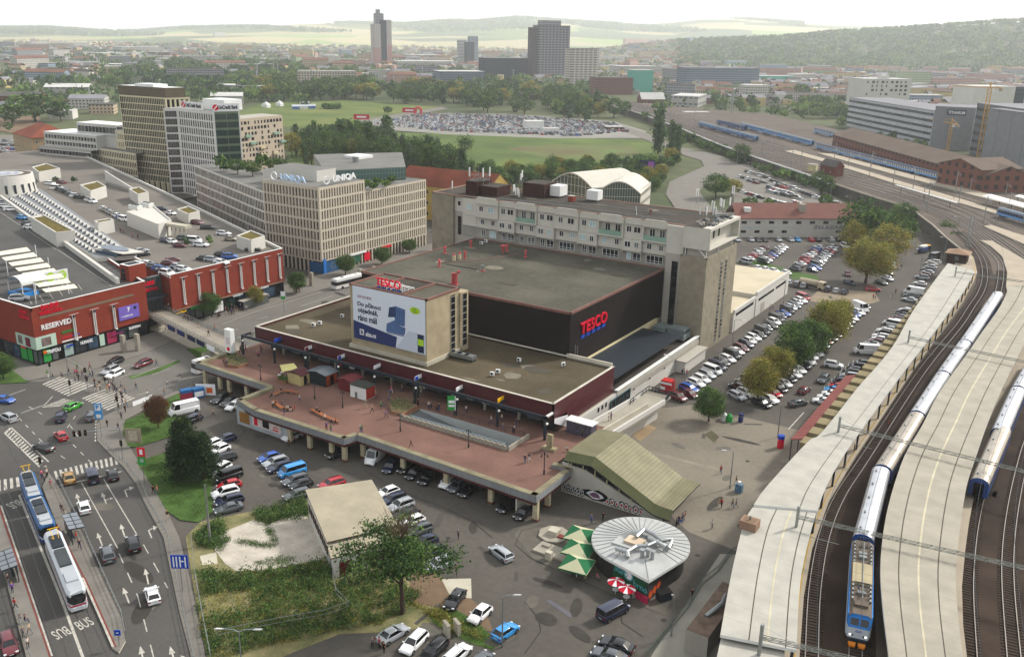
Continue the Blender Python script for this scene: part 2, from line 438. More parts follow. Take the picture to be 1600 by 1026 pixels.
def ah(name,aL,z,m,pix=True,zof=None):
 P=[at(p[0],p[1],z)if pix else(p[0],p[1],z)for p in aL];a=sum(P[i][0]*P[(i+1)%len(P)][1]-P[(i+1)%len(P)][0]*P[i][1]for i in range(len(P)))
 if a<0:P=P[::-1]
 B=MB();B.Q(P,m);bm=bmesh.new();me=B.mesh(name);bm.from_mesh(me);bmesh.ops.triangulate(bm,faces=bm.faces);bm.to_mesh(me);bm.free();o=bO.new(name,me);c9.objects.link(o);bL(o,kind=fX);return o
def aQ(name,aL,z0,z1,m,top,pix=True):
 P=[at(p[0],p[1],z1)[:2]if pix else(p[0],p[1])for p in aL];B=MB();B.P(P,z0,z1,m,top);me=B.mesh(name);bm=bmesh.new();bm.from_mesh(me);bmesh.ops.triangulate(bm,faces=[f for f in bm.faces if len(f.verts)>4]);bm.to_mesh(me);bm.free();o=bO.new(name,me);c9.objects.link(o);bL(o,kind=fX);return o
ah('town_ground',[(-330,20),(-120,20),(40,40),(40,330),(-20,420),(-60,440),(-330,330),(-520,420),(-560,300)],-.02,PARK,False)
def aZ(B,P,z0,z1,t,m,cap=None,capt=.06):
 n=len(P)
 for i in range(n):
  a,b=Vc(P[i]),Vc(P[(i+1)%n]);d=(b-a).normalized();nn=Vc((-d.y,d.x))*t;B.P([a,b,b+nn-d*0,a+nn],z0,z1,m,None,False)
  if cap:B.P([a-nn*.25-d*.02,b-nn*.25+d*.02,b+nn*1.1,a+nn*1.1],z1+.003,z1+capt,cap)
def dO(x0,y0,x1,y1):return[(x0,y0),(x1,y0),(x1,y1),(x0,y1)]
dD=ac('shopping_pavilion','low shop pavilion with dark maroon band and brown gravel roof on the brick plaza',fS,(-116,147,4.4))
B=MB();P=[(-156,134.8),(-76.7,134.8),(-76.7,159.5),(-108,159.5),(-145.6,159.5),(-145.6,196),(-156,196)]
B.Q([(p[0],p[1],10.1)for p in P],eW);B.B('roof',dD)
B=MB()
for a,b in zip(P,P[1:]+P[:1]):
 if a==(-76.7,159.5)or a==(-108,159.5)or a==(-145.6,159.5):continue
 a,b=Vc(a),Vc(b);d=(b-a).normalized();nn=Vc((-d.y,d.x))*.35;zb=4.8 if(abs(a.x+76.7)<.1 and abs(b.x+76.7)<.1)else 7.3
 if zb<7:B.P([(-76.7,134.8),(-76.7,140),(-77.05,140),(-77.05,134.8)],7.3,10.6,bU);B.P([(-76.7,140.003),(-76.7,159.5),(-77.05,159.5),(-77.05,140.003)],4.8,10.6,bU)
 else:B.P([a,b,b+nn,a+nn],zb,10.6-.004*(a.x<-150),bU)
B.P([(-76.7,134.804),(-155.7,134.804),(-155.7,135.1),(-76.7,135.1)],7.28,7.29,bU);B.B('maroon_band',dD)
B=MB();aZ(B,P,10.5,10.604,.38,aK,M('cream_coping','#b3ada0',.7),.1);B.X(-77.3,159.5,10,-88,159.9,11.1,aK);B.X(-146,159.52,10.1,-129.7,159.9,11.2,aK);B.B('parapet_coping',dD)
B=MB();B.X(-155.5,135.2,7.2,-77.1,196,7.5,ae)
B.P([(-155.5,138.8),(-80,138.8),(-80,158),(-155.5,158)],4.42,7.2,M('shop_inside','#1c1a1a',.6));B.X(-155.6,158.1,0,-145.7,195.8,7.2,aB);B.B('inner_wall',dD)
ads=[(bW,.8),(af,1.4),(bd,1.2),(bV,2.8),(a7,1.1),(aW,1.6),(bq,2.6),(af,1.8),(dj,1.0),(bw,.9)]
x=-154;k=0
while x<-81:
 w=random.choice([2.2,2.9,3.6]);m=random.choice([a5,bq,bq,bV]);MB().X(x,138.7,4.6,x+w,138.78,7.0,m).X(x,138.62,4.45,x+w,138.695,4.6,ae).B('shop_window',dD)
 if random.random()<.75:
  am,aw=random.choice(ads);B=MB();z0=random.choice([6.4,5.2,4.8]);B.X(x+.2,138.5,z0,x+.2+min(w-.3,aw),138.6,min(7.1,z0+random.choice([.6,1.4,1.9])),am);B.B('shop_sign',dD)
 x+=w+.25
for x in np.arange(-150,-80,8.):
 K1('column',dD,'X',x,137.2,4.42,x+.5,137.7,7.2,aB)
MB().Q([(-76.69,135.3,6.6),(-76.0,139.2,4.7),(-76.0,139.2,7.2),(-76.69,135.3,7.6)],af).X(-80,136.4,4.42,-76.9,139.8,6.9,a5).B('corner_entrance',dD)
bX=ac('dark_tiled_hall','windowless sales hall clad in dark tiles with pink roof edge and large felt roof',fS,(-116,184,0))
K1('wall',bX,'X',-145.5,159.7,7.6,-87.5,207.4,20.,di)
K1('roof',bX,'Q',[(-145.4,159.8,20.02),(-87.6,159.8,20.02),(-87.6,207.4,20.02),(-145.4,207.4,20.02)],d6)
B=MB();aZ(B,dO(-145.6,159.6,-87.4,207.38),19.7,20.28,.3,cE);B.B('roof_edge',bX)
B=MB();B.X(-145.5,159.7,0,-87.5,207.4,7.58,aB)
B.X(-87.48,160.5,4.4,-87.2,204.5,7.9,M('cream_plinth','#c3b690',.85,var=.12));B.B('plinth',bX)
for i,y in enumerate(np.arange(163,200,3.4)):
 K1('blanked_window',bX,'X',-87.2,y,5.6,-87.14,y+1.7,7.1,M('cream_shutter','#d0c7a8',.8))
K1('door',bX,'X',-87.2,173.1,4.7,-87.12,174.2,6.9,aa)
B=MB();aA(B,'TESCO',(-87.46,164.0,14.2),(0,1,0),(0,0,1),12.2,2.55,bw,.01,.35);sg=B.B('lettering',bX)
B=MB()
for k in range(5):
 y=164.1+k*2.4;B.Q([(-87.2,y,13.2),(-87.2,y+1.5,13.2),(-87.2,y+2.0,13.95),(-87.2,y+.5,13.95)],bd);B.X(-87.46,y+.3,13.4,-87.22,y+1.5,13.8,bd)
B.B('underline',sg)
B=MB();B.T([(-87.2,161.7,10.1),(-87.2,161.7,12.6)],.05,ai);B.T([(-86.6,161.7,10.1),(-86.6,161.7,12.6)],.05,ai)
for z in np.arange(10.4,12.5,.35):B.T([(-87.2,161.7,z),(-86.6,161.7,z)],.03,ai,4)
B.B('ladder',bX)
bx=M('red_vent_paint','#a8484a',.5,var=.2)
for i,(x,y,kind)in enumerate([(-141.3,187.5,0),(-134.7,182.6,1),(-134.4,184.6,1),(-133.9,186.3,0),(-133.6,175,0),(-122.8,178.3,2),(-120.8,164.,3),(-122,196.8,0),(-128.7,196.3,4),(-129.5,199.5,0),(-140,197.5,0)]):
 B=MB();z=20.03
 if kind==0:B.C(x,y,z,z+.15,.5,bx,10);B.C(x,y,z+.15,z+1.5,.22,bx,10);B.C(x,y,z+1.5,z+1.9,.45,bx,10,.3);B.C(x,y,z+.8,z+.95,.35,bx,10);nm,lb='roof_vent','slim red ventilator standing on the felt roof of the hall'
 elif kind==1:B.C(x,y,z,z+1.3,.45,bv,10);B.C(x,y,z+1.3,z+1.9,.35,bx,10,.2);nm,lb='roof_vent','cream roof ventilator with red cap on the hall roof'
 elif kind==2:B.X(x-.6,y-.4,z,x+.6,y+.4,z+.2,bx);B.C(x,y,z+.2,z+1.4,.4,ai,10);nm,lb='roof_vent','grey drum ventilator on red base on the hall roof'
 elif kind==3:B.X(x-1,y-.6,z,x+1,y+.6,z+.15,bx);B.C(x-.4,y,z+.15,z+2.6,.4,bx,10);B.T([(x+.4,y,z+.15),(x+.4,y,z+2.6),(x+.9,y+.2,z+3.1),(x+1.3,y+.3,z+3.0)],.38,bx,10);nm,lb='exhaust_pipe','pair of tall bent pink red exhaust pipes at the front of the hall roof'
 else:B.T([(x,y,z),(x,y,z+1.1)],.12,bx);B.C(x,y,z+1.1,z+2.3,.3,bx,10,.7);nm,lb='roof_vent','red funnel shaped ventilator on the hall roof by the flats'
 aT(B,nm,lb,hp,(x,y,z),'ventilators on the hall roof')
def en(x,y,z,rz,lb,grp='air conditioners on roofs'):
 t=ac('air_conditioner',lb,'air conditioner',(x,y,z),rz,grp);MB().X(-.45,-.18,.3,.45,.18,1.0,aM).X(-.4,-.2,0,-.34,.2,.3,ai).X(.34,-.2,0,.4,.2,.3,ai).B('casing',t,(0,0,0));K2('fan',t,'T',[(-.1,-.19,.65),(-.1,-.2,.65)],.27,ae,12);return t
for(px,py,z,rz,lb)in[(490,511,10.1,.3,'left unit of the white pair on the pavilion roof'),(500,508,10.1,.3,'right unit of the white pair on the pavilion roof'),(535,497,10.1,.2,'lone white air conditioner near the billboard left edge'),(769,588,10.1,.4,'left unit of the white pair behind the maroon band'),(778,584,10.1,.4,'right unit of the white pair behind the maroon band'),(811,566,10.1,.1,'single white unit in the middle of the pavilion roof'),(880,573,10.1,1.2,'blue and white unit near the pavilion roof corner'),(752,383,20.03,.2,'left white unit in front of the flats'),(759,380,20.03,.2,'right white unit in front of the flats'),(691,551,10.1,.8,'white unit at the foot of the billboard block'),(697,549,10.1,.8,'second white unit at the foot of the billboard block')]:
 p=at(px,py,z);en(p[0],p[1],z,rz,lb)
B=MB()
for k in range(3):p=at(712+k*11,558+k*2.5,10.1);B.X(p[0]-1.2,p[1]-.8,10.5,p[0]+1.2,p[1]+.8,11.3,ai);B.X(p[0]-1.1,p[1]-.7,10.1,p[0]-1,p[1]+.7,10.5,ae);B.X(p[0]+1,p[1]-.7,10.1,p[0]+1.1,p[1]+.7,10.5,ae);B.T([(p[0]-.6,p[1],11.3),(p[0]-.6,p[1],11.6)],.4,ae,10)
aT(B,gU,'grey metal chiller rack beside the billboard block',gV,at(722,560,10.1))
eY=M('sandy_pebble_concrete','#988b72',.95,var=.2,scale=.4,fine=8.,bump=.2)
bb=ac('billboard_block','sandy concrete block rising from the pavilion roof and carrying a billboard',fS,(-119,144,10.1))
MB().X(-129.6,138.4,10.1,-109,149.6,24,eY).X(-130,138.0,10.1,-108.6,150,10.9,aK).X(-111,149.603,10.1,-108.6,152.4,23.2,eY).B('wall',bb)
B=MB();aZ(B,dO(-129.7,138.3,-108.9,149.7),23.9,24.35,.35,cE);B.X(-123.5,138.7,24.003,-123.2,149.3,24.5,cE);B.X(-115.2,138.7,24.003,-114.9,149.3,24.5,cE);B.Q([(-129.3,138.7,24.06),(-109.3,138.7,24.06),(-109.3,149.3,24.06),(-129.3,149.3,24.06)],d6);B.Q([(-123.1,139.2,24.08),(-115.3,139.2,24.08),(-115.3,149,24.08),(-123.1,149,24.08)],bM);B.B('roof',bb)
for y,x,z1 in((146.6,-109,23.2),(150.3,-108.6,22.8)):
 B=MB();B.X(x,y,11.2,x+.05,y+1.5,z1,a5)
 for z in np.arange(11.2,z1+.1,1.45):B.X(x+.003,y-.08,z,x+.1,y+1.58,z+.12,aB)
 B.X(x,y-.12,11.2,x+.12,y,z1,aB);B.B('window_strip',bb)
bbd=ac(gL,'big white and navy advertising board on the sandy block front, offering overnight delivery',gL,(-119,138.2,12.5))
X0,X1,Z0,Z1=-128.6,-109.2,12.5,24.05;Yb=138.1;BW=X1-X0;BH=Z1-Z0
eZ=M('poster_paper','#c9d0da',.5,var=.03,scale=.1);dE=M('poster_ink','#1c2742',.5,var=.0);e0=M('poster_steel_blue','#4a628c',.5,var=.2,scale=.5,fine=3.);dm=M('poster_dark_blue','#2b3d63',.5,var=.1)
def bp(u,v,o=0.):return(X0+u*BW,Yb-o,Z0+v*BH)
K1('panel',bbd,'X',X0,Yb,Z0,X1,Yb+.25,Z1,eZ)
B=MB();B.Q([bp(0,0,.004),bp(.6,-.0,.004),bp(.62,.21,.004),bp(0,.345,.004)],cW)
B.Q([bp(.6,0,.006),bp(1,0,.006),bp(1,.36,.006),bp(.78,.38,.006)],M('poster_grey','#b4bcc8',.5,var=.05));B.Q([bp(.9,.02,.008),bp(.985,.02,.008),bp(.985,.36,.008),bp(.9,.36,.008)],dE)
B.Q([bp(.905,.15,.01),bp(.98,.15,.01),bp(.98,.27,.01),bp(.905,.27,.01)],dj);B.B('colour_field',bbd)
B=MB();aA(B,'SINGER',bp(.07,.8,.01),(1,0,0),(0,0,1),BW*.21,BH*.05,M('poster_rose','#8c5068',.5,var=0),.01,.02)
for s,v,w in(('Do půlnoci',.62,.33),('objednáš,',.49,.29),('ráno máš',.36,.275)):aA(B,s,bp(.07,v,.01),(1,0,0),(0,0,1),BW*w,BH*(.118 if'j'not in s else .125),dE,.03,.02)
aA(B,'alza.cz',bp(.175,.085,.012),(1,0,0),(0,0,1),BW*.15,BH*.085,af,.03,.02)
B.P([(bp(.09,0)[0],Yb-.03),(bp(.15,0)[0],Yb-.03),(bp(.15,0)[0],Yb-.008),(bp(.09,0)[0],Yb-.008)],bp(0,.09)[2],bp(0,.2)[2],af)
aA(B,'a',bp(.1,.11,.034),(1,0,0),(0,0,1),BW*.04,BH*.075,cW,.03,.02)
aL=[(bp(.87,.78)[0]+1.3*mC(t),Yb-.02,bp(.87,.78)[2]+.75*mS(t))for t in np.linspace(0,2*math.pi,24,endpoint=False)];B.Q(aL[::-1],dj,flip=True)
aA(B,'Nově',bp(.845,.79,.024),(1,0,0),(0,0,1),BW*.045,BH*.028,dE,.01,.01);aA(B,'s námi',bp(.84,.745,.024),(1,0,0),(0,0,1),BW*.055,BH*.028,dE,.01,.01);B.B('lettering',bbd)
def bc(B,aL,m,o):B.Q([bp(u,v,o)for u,v in aL],m)
B=MB();bc(B,[(.47,.27),(.71,.27),(.73,.3),(.74,.42),(.6,.45),(.59,.52),(.48,.42)],e0,.012);bc(B,[(.59,.44),(.73,.44),(.74,.76),(.6,.79)],e0,.016);bc(B,[(.5,.55),(.61,.58),(.61,.78),(.52,.74)],dm,.02)
for k in range(4):bc(B,[(.63+k*.03,.46),(.636+k*.03,.46),(.636+k*.03,.76),(.63+k*.03,.76)],dm,.02)
bc(B,[(.48,.25),(.72,.25),(.72,.265),(.48,.265)],dm,.014);B.B('sewing_machine_picture',bbd)
rl=ac('rooftop_lettering','red rooftop letters over a blue dashed line above the billboard','sign',(-119,140,24.4))
B=MB();aA(B,'TESCO',(-122.6,139.0,25.0),(1,0,0),(0,0,1),6.6,1.75,bw,.01,.3);B.B('lettering',rl)
B=MB()
for k in range(5):B.Q([(-122.6+k*1.35,139.1,24.45),(-121.8+k*1.35,139.1,24.45),(-121.5+k*1.35,139.1,24.85),(-122.3+k*1.35,139.1,24.85)],bd)
B.B('underline',rl)
B=MB()
for k in range(7):
 x=-122.4+k*1.05;B.M((x,139.5,24.3),(x,139.5,26.2),.1,.1,aa);B.M((x,139.5,26),(x,143.5,24.2),.1,.1,aa);B.M((x,141.5,25.1),(x,141.5,24.2),.08,.08,aa);B.M((x,143.5,24.5),(x,139.5,24.5),.08,.08,aa)
B.M((-122.4,139.5,25.4),(-116,139.5,25.4),.1,.1,aa);B.M((-122.4,141.5,25),(-116,141.5,25),.1,.1,aa);B.M((-122.4,143.4,24.5),(-116,143.4,24.5),.1,.1,aa);B.B('frame',rl)
cX=ac('side_wing','low service wing with flat dark roof and long pale wall facing the car park',fS,(-82,181,0))
K1('wall',cX,'X',-87.5,159.9,0,-76.05,204.6,4.4,ag,bM)
MB().X(-76.4,159.9,4.4,-75.9,204.9,5.25,M('grey_coping','#a9a69c',.7)).X(-76.6,159.9,5.253,-75.7,204.9,5.35,aa).X(-75.98,160,3.3,-75.8,204.9,4.3,au).B('parapet',cX)
MB().X(-76.03,191,0,-73.6,204.0,2.9,ag).X(-76.1,190.6,2.9,-73.2,204.3,3.05,au).B('porch',cX)
B=MB()
for y in(168,176,184):B.X(-75.99,y,2.9,-75.7,y+.3,3.1,ae)
B.B('wall_lamp',cX)
B=MB();B.X(-76.3,143.8,0,-76.0,159.85,4.75,ag);B.X(-76.69,143.5,0,-76.3,159.9,4.78,aB)
for y in(151.5,153.2,154.8):B.X(-75.99,y,2.0+4.4-3,-75.9,y+.6,4.9-.6,a5)
B.B('plaza_side_wall',cX)
B=MB();B.X(-76.0,157,.1,-75.8,166,3.9,a5)
for y in np.arange(157,166.1,1.8):B.X(-75.85,y-.06,.1,-75.7,y+.06,4.,M('teal_frame','#46606a',.5))
B.X(-75.85,156.9,3.9,-75.7,166.1,4.1,M('teal_frame',0));B.B('glazed_entrance',cX)
dP=M('duct_metal','#7d8888',.5,metal=.4,var=.2)
B=MB()
for a,b,w,h in[((-84.6,182.5,5.0),(-84.2,185.5,6.2),1.5,1.4),((-84.2,185.2,6.0),(-84.,192,6.0),2.0,1.6),((-84,192,6.0),(-84,196,5.6),1.5,1.2),((-84,196,5.6),(-83.6,201,5.8),1.7,1.3),((-82.2,183.6,5.2),(-82.4,186.5,6.0),.9,1.2)]:B.M(a,b,w,h,dP)
for y in(187,190.5,194,198):B.X(-84.9,y,4.4,-84.7,y+.15,5.3,ae);B.X(-83.2,y,4.4,-83,y+.15,5.3,ae)
aT(B,'air_duct','thick grey ventilation duct lying along the side wing roof','air duct',(-84,190,4.4))
B=MB();B.X(-86.4,200,4.4,-82.8,204.2,7.0,dP);B.X(-82.4,199.6,5.0,-77.8,203.6,6.3,dP);B.X(-82.3,199.8,6.32,-77.9,203.4,7.5,dP);B.X(-82,199.9,4.4,-78.2,203.3,4.98,ae);B.C(-80.5,199.2,4.5,5.6,.5,ai,10);B.X(-77.8,200,6.7,-77.7,203,7.2,ae)
aT(B,'air_handling_unit','boxy blue grey air handling unit against the stair tower','air handling unit',(-81,202,4.4))
TAN=M('tan_pebbledash','#857d6c',.95,var=.2,scale=.6,fine=10.,bump=.3)
tw=ac('stair_tower','tan pebbledash stair tower with white overhanging box on top',fS,(-79,215,0))
K1('wall',tw,'X',-82.4,204.95,0,-75.6,226,24.4,TAN)
for yy,o in((214.9,0),(218.2,0)):
 B=MB();z=1.2;B.X(-75.6,yy-.2,.8,-75.55,yy+1.3,22.6,aB)
 while z<22:B.X(-75.55,yy,z,-75.5,yy+1.1,z+.8,random.choice([a5,bq,bV]));z+=1.05
 B.B('window_strip',tw)
B=MB();aZ(B,dO(-82.4,204.95,-75.6,226),24.403,24.9,.25,TAN);B.X(-81.5,206.5,24.4,-76.6,224.5,26.6,au);B.B('roof_terrace',tw)
B=MB()
for y in(206,214,224):B.M((-76.3,y,24.6),(-76.3,y,26.6),.18,.18,aa);B.M((-76.3,y,24.6),(-78.5,y,26.6),.15,.15,aa)
B.M((-81.6,205.7,24.6),(-81.6,205.7,26.6),.18,.18,aa);B.M((-76.3,205.7,24.8),(-77.8,205.7,26.6),.15,.15,aa);B.B('strut',tw)
bY=M('off_white_panel','#b7b3a8',.8,var=.06,scale=.3,fine=1.)
MB().X(-82.4,205.4,26.6,-75.4,226,26.9,bY).X(-82.4,205.4,26.9,-77.4,226,31.3,bY).X(-77.4,205.4,26.9,-75.4,205.8,31.3,bY).X(-77.4,225.6,26.9,-75.4,226,31.3,bY).X(-77.38,205.4,31.3,-75.4,226,32.0,bY).X(-82.4,205.42,31.303,-77.4,226,31.9,bY,bM).B('overhanging_box',tw)
for y in(209,212.5,216):
 K1('window',tw,'X',-77.39,y,28.3,-77.33,y+.9,30.6,a5)
cb=ac('flats_slab','long grey white block of flats with projecting bays and green balconies behind the hall',fS,(-115,217,0))
Yf=207.5
B=MB();B.X(-150,Yf+.4,0,-86.95,228,20.3,au);B.X(-86.95,206.5,0,-82.42,228,24.5,au);B.X(-86.95,206.5,24.503,-82.42,228,31.4,bY)
B.X(-153.3,208.3,0,-150,228,27,au);B.X(-153.3,208.3,27.003,-150,228,31.4,bY);B.X(-161,207.5,0,-153.31,227,31.4,TAN)
B.X(-150,Yf+.6,20.303,-86.95,228,31.4,bY);
B.B('wall',cb)
for x0,x1,y,z0,z1 in((-85.2,-83.6,206.5,4.8,22.6),(-152.2,-151,208.3,20.3,25.6)):
 B=MB();B.X(x0,y-.05,z0,x1,y,z1,a5)
 for z in np.arange(z0,z1,1.7):B.X(x0-.06,y-.09,z,x1+.06,y-.053,z+.08,ae)
 B.B('window_strip',cb)
K1('roof',cb,'Q',[(-161,207.6,31.45),(-82.45,207.6,31.52),(-82.45,228,31.52),(-161,228,31.45)],bM)
B=MB();aZ(B,dO(-161,207.5,-82.45,228),31.3,31.75,.3,M('rusty_flashing','#8f7466',.7));B.B('roof_edge',cb)
bays=[(-145.2-.0,-137.6,'w'),(-137.6,-132.1,'n'),(-132.1,-125.1,'w'),(-125.1,-119.5,'n'),(-119.5,-112.3,'w'),(-112.3,-106.6,'n'),(-106.6,-99.2,'w'),(-99.2,-93.9,'n'),(-93.9,-86.98,'w')]
e1=M('green_glass_balcony','#7c9888',.35,var=.1);ak=[]
B=MB();GRW=M('grey_band','#87837a',.85)
B.X(-150,Yf+.3,20.28,-86.96,Yf+.59,23.4,GRW)
for i,(a,b,k)in enumerate(bays):
 eo=i in(2,6,8);aO=Yf-.6 if k=='w'else Yf-.1;dQ=Yf-.6 if k=='n'else Yf+.1;P=[(a,aO),(b,aO)];zt=32.1 if k=='w'else 31.7
 if eo:
  B.X(a+.05,aO,26.5,b-.05,Yf+.58,26.75,bY);B.X(a+.05,aO,30.0,b-.05,Yf+.58,31.42,bY);B.X(a+.05,aO,26.753,a+.35,Yf+.58,30.0,bY);B.X(b-.35,aO,26.753,b-.05,Yf+.58,30.0,bY);G=MB();G.X(a+.36,aO,26.76,b-.36,aO+.08,28.0,e1);G.B('balcony',cb)
  for u,w in((.33,1.5),(.72,1.5)):ak.append(((a+(b-a)*u,Yf+.58-.02,28.6),0,w,2.0,'mull'))
 else:
  B.X(a+.05,aO,26.5,b-.05,Yf+.58,31.42,bY)
  for u,w in((.27,1.4),(.7,2.0)):ak.append(((a+(b-a)*u,aO-.03,28.9),0,w,1.6,'mull'))
 B.Q([(a+.05,aO-.003,31.4),(b-.05,aO-.003,31.4),(b-.8,aO-.003,zt),(a+.8,aO-.003,zt)],bY);B.X(a+.8,aO,31.5,b-.8,aO+.3,zt,bY);B.X(a+.3,aO-.35,30.1,b-.3,aO-.003,30.25,au);B.X(a+.05,dQ,23.45,b-.05,Yf+.58,26.45,bY);B.X(a+.02,dQ-.3,23.3,b-.02,dQ-.003,23.44,au);B.X(a+.02,aO-.25,26.35,b-.02,aO-.003,26.49,au)
 for u,w in((.27,1.7 if k=='n'else 1.3),(.74,1.2)):ak.append(((a+(b-a)*u,dQ-.03,25.1),0,w,1.5,'mull'))
 for u,w in(((.5,4.6),)if k=='w'and i>3 else((.3,1.3),(.72,2.2))):ak.append(((a+(b-a)*u,Yf+.27,21.9),0,min(w,b-a-.6),2.0,'multi'))
 B.X(b-.35,Yf-.9,22.9,b+.35,Yf+.28,23.28,aB)
B.X(-150,Yf+.0,26.5,-145.25,Yf+.59,31.6,bY);B.X(-150,Yf+.1,23.45,-145.25,Yf+.59,26.45,bY)
ak+=[((-147.6,Yf-.03,28.9),0,1.6,1.6,'mull'),((-151.7,208.27,29.3),0,1.2,1.5,'plain')]
B.B('facade',cb);aj(cb,ak,aM,[a5,a5,bq,bV,M('pale_blind','#9fb5b5',.5)])
DBR=av('brown_corrugated','#3d241f','#24130f',.5,.15,(1,1,0),.7)
for x0,y0,x1,y1,h,m,lb in[(-151.8,211.5,-148,219,3.8,DBR,'dark brown clad lift housing under lattice antenna masts'),(-148,213,-142,220,2.6,DBR,'lower brown housing beside the mast frame'),(-137.5,219.5,-130.5,226.5,3.8,DBR,'broad dark brown plant room on the slab roof'),(-130.3,222.5,-127,226.8,3.3,aa,'white equipment cabin beside the brown plant room'),(-119,223.5,-115.5,226.5,3.0,aa,'white cube equipment cabin standing alone on stilts')]:
 B=MB();z=31.55;B.X(x0,y0,z+(.4 if m is aa else 0),x1,y1,z+h,m,bM if m is DBR else m)
 if m is aa:
  for xx in(x0+.2,x1-.4):
   for yy in(y0+.2,y1-.4):B.X(xx,yy,z,xx+.2,yy+.2,z+.4,ae)
  B.X(x0-.5,y0+.4,z+.8,x0-.02,y0+1.4,z+2.4,ai)
 aT(B,gD,lb+' above the flats',g7,((x0+x1)/2,(y0+y1)/2,z),'roof cabins')
def dR(x,y,z,h,n,lb,grp='phone antennas on roofs',r=.12):
 B=MB();B.T([(x,y,z),(x,y,z+h)],.06,ai)
 for k in range(n):
  a=k*2.1+x;B.X(x+.35*mC(a)-r,y+.35*mS(a)-r,z+h-2.0,x+.35*mC(a)+r,y+.35*mS(a)+r,z+h+.1,aM);B.M((x,y,z+h-1),(x+.35*mC(a),y+.35*mS(a),z+h-1),.05,.05,ai)
 B.M((x,y,z+h*.6),(x+.8,y,z),.05,.05,ai);B.M((x,y,z+h*.6),(x-.5,y+.7,z),.05,.05,ai)
 return aT(B,'phone_antenna',lb,'antenna',(x,y,z),grp)
for px,py,h,n in[(1101,344,3.4,1),(1112,340,4.2,3),(1116,342,3.0,2),(1124,334,4.0,2),(1128,332,3.4,1),(1139,326,3.0,2),(1089,318,4.0,2),(1143,322,5.5,2),(1095,335,2.0,1),(807,308,2.6,2),(802,306,3.2,2),(810,309,2.2,1),(815,284,3.5,2),(812,286,3.0,1),(705,300,3.2,1)]:
 p=at(px,py,31.6);dR(p[0],p[1],31.55,h,n,'white panel antenna on a thin grey pole on the slab roof')
B=MB()
for x,y in((-150.5,212),(-147,213.5),(-150.5,216),(-147,216.5)):B.T([(x,y,34),(x,y,38.6)],.1,ai,4)
for a,b in[((-150.5,212),(-147,213.5)),((-147,213.5),(-147,216.5)),((-150.5,212),(-150.5,216)),((-150.5,216),(-147,216.5))]:
 for z in(35.5,37):B.M((a[0],a[1],z),(b[0],b[1],z),.08,.08,ai)
 B.M((a[0],a[1],35.5),(b[0],b[1],37),.08,.08,ai)
for x,y in((-150.7,211.8),(-147,213.2),(-146.6,216)):B.X(x-.15,y-.15,36.6,x+.15,y+.15,39.2,aM)
B.X(-150.6,211.9,31.55,-150.4,212.1,34,ai);B.X(-147.1,213.4,31.55,-146.9,213.6,34,ai)
aT(B,'antenna_mast','tall lattice frame with antennas around the brown lift housing','antenna mast',(-149,214,31.55))
B=MB()
for i in range(40):
 x=random.uniform(-81.5,-76.4);y=random.uniform(207,224);h=random.uniform(.2,.7);B.X(x,y,31.92,x+random.uniform(.3,1.2),y+random.uniform(.3,1),31.92+h,random.choice([ai,ae,au]))
aT(B,'antenna_equipment','clutter of grey antenna cabinets and ballast on the tower roof','roof equipment',(-79,215,31.9))
B=MB();B.X(-122.6,219.4,31.55,-121,221,33.0,M('roof_chimney_brick','#7b3b30',.9));B.X(-122.7,219.3,33.0,-120.9,221.1,33.15,aB);aT(B,'chimney','small red brick chimney on the slab roof','chimney',(-121.8,220.2,31.55))
B=MB();B.C(-96,216,31.55,32.6,.3,cE,8);B.C(-96,216,32.6,32.9,.45,cE,8);aT(B,'roof_vent','small dark red vent on the slab roof',hp,(-96,216,31.55))
for aL in([(-140,211,31.6),(-120,213,31.6),(-100,212,31.6),(-86,211,31.6)],[(-104,224,31.6),(-98,212,31.6)],[(-128,216,31.6),(-112,219,31.6),(-90,218,31.6)]):
 B=MB();B.T(aL,.09,ai,5);aT(B,hq,'thin metal cable duct running over the slab roof','pipe',aL[0],'cable ducts on the slab roof')
B=MB();B.T([(-136,178,20.1),(-131,184,20.1),(-127,192,20.1),(-125.5,199,20.1)],.12,cE,5);B.T([(-134,178,20.1),(-122.8,178.5,20.1)],.08,ae,5);aT(B,hq,'long pinkish pipe crossing the felt roof of the hall','pipe',(-131,184,20))
cK=ac('elevated_plaza','raised brick paved plaza deck on pillars with grey concrete edge','elevated plaza',(-110,123,0))
cY,cd,b6,bF=-104.6,-80.2,125.0,130.5
e2=[[(-66.6,112.2),(-66.6,123.4),(-70.2,123.4),(-70.2,125.0),(-136.2,125.0),(-136.2,112.1),(-129.5,110.4),(-106.4,110.6),(-105.7,113.4)],[(cd,b6),(-70.2,b6),(-70.2,bF),(cd,bF)],[(-136.2,b6),(cY,b6),(cY,bF),(-136.2,bF)],[(-160.3,121.4),(-136.21,120.6),(-136.21,145),(-160.3,145)],[(-136.2,bF+.001),(-76.3,bF+.001),(-76.3,143.8),(-80,138.9),(-136.2,138.9)],[(-76.29,bF+.001),(-70.2,bF+.001),(-70.2,143.8),(-76.29,143.8)]]
B=MB()
for P in e2:B.Q([(p[0],p[1],4.41)for p in P]if sum(P[i][0]*P[(i+1)%len(P)][1]-P[(i+1)%len(P)][0]*P[i][1]for i in range(len(P)))>0 else[(p[0],p[1],4.41)for p in P[::-1]],ej)
me=B.mesh('paving',(-110,123,0));bm=bmesh.new();bm.from_mesh(me);bmesh.ops.triangulate(bm,faces=bm.faces);bm.to_mesh(me);bm.free();bK('paving',me,cK)
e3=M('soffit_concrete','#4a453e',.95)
B=MB()
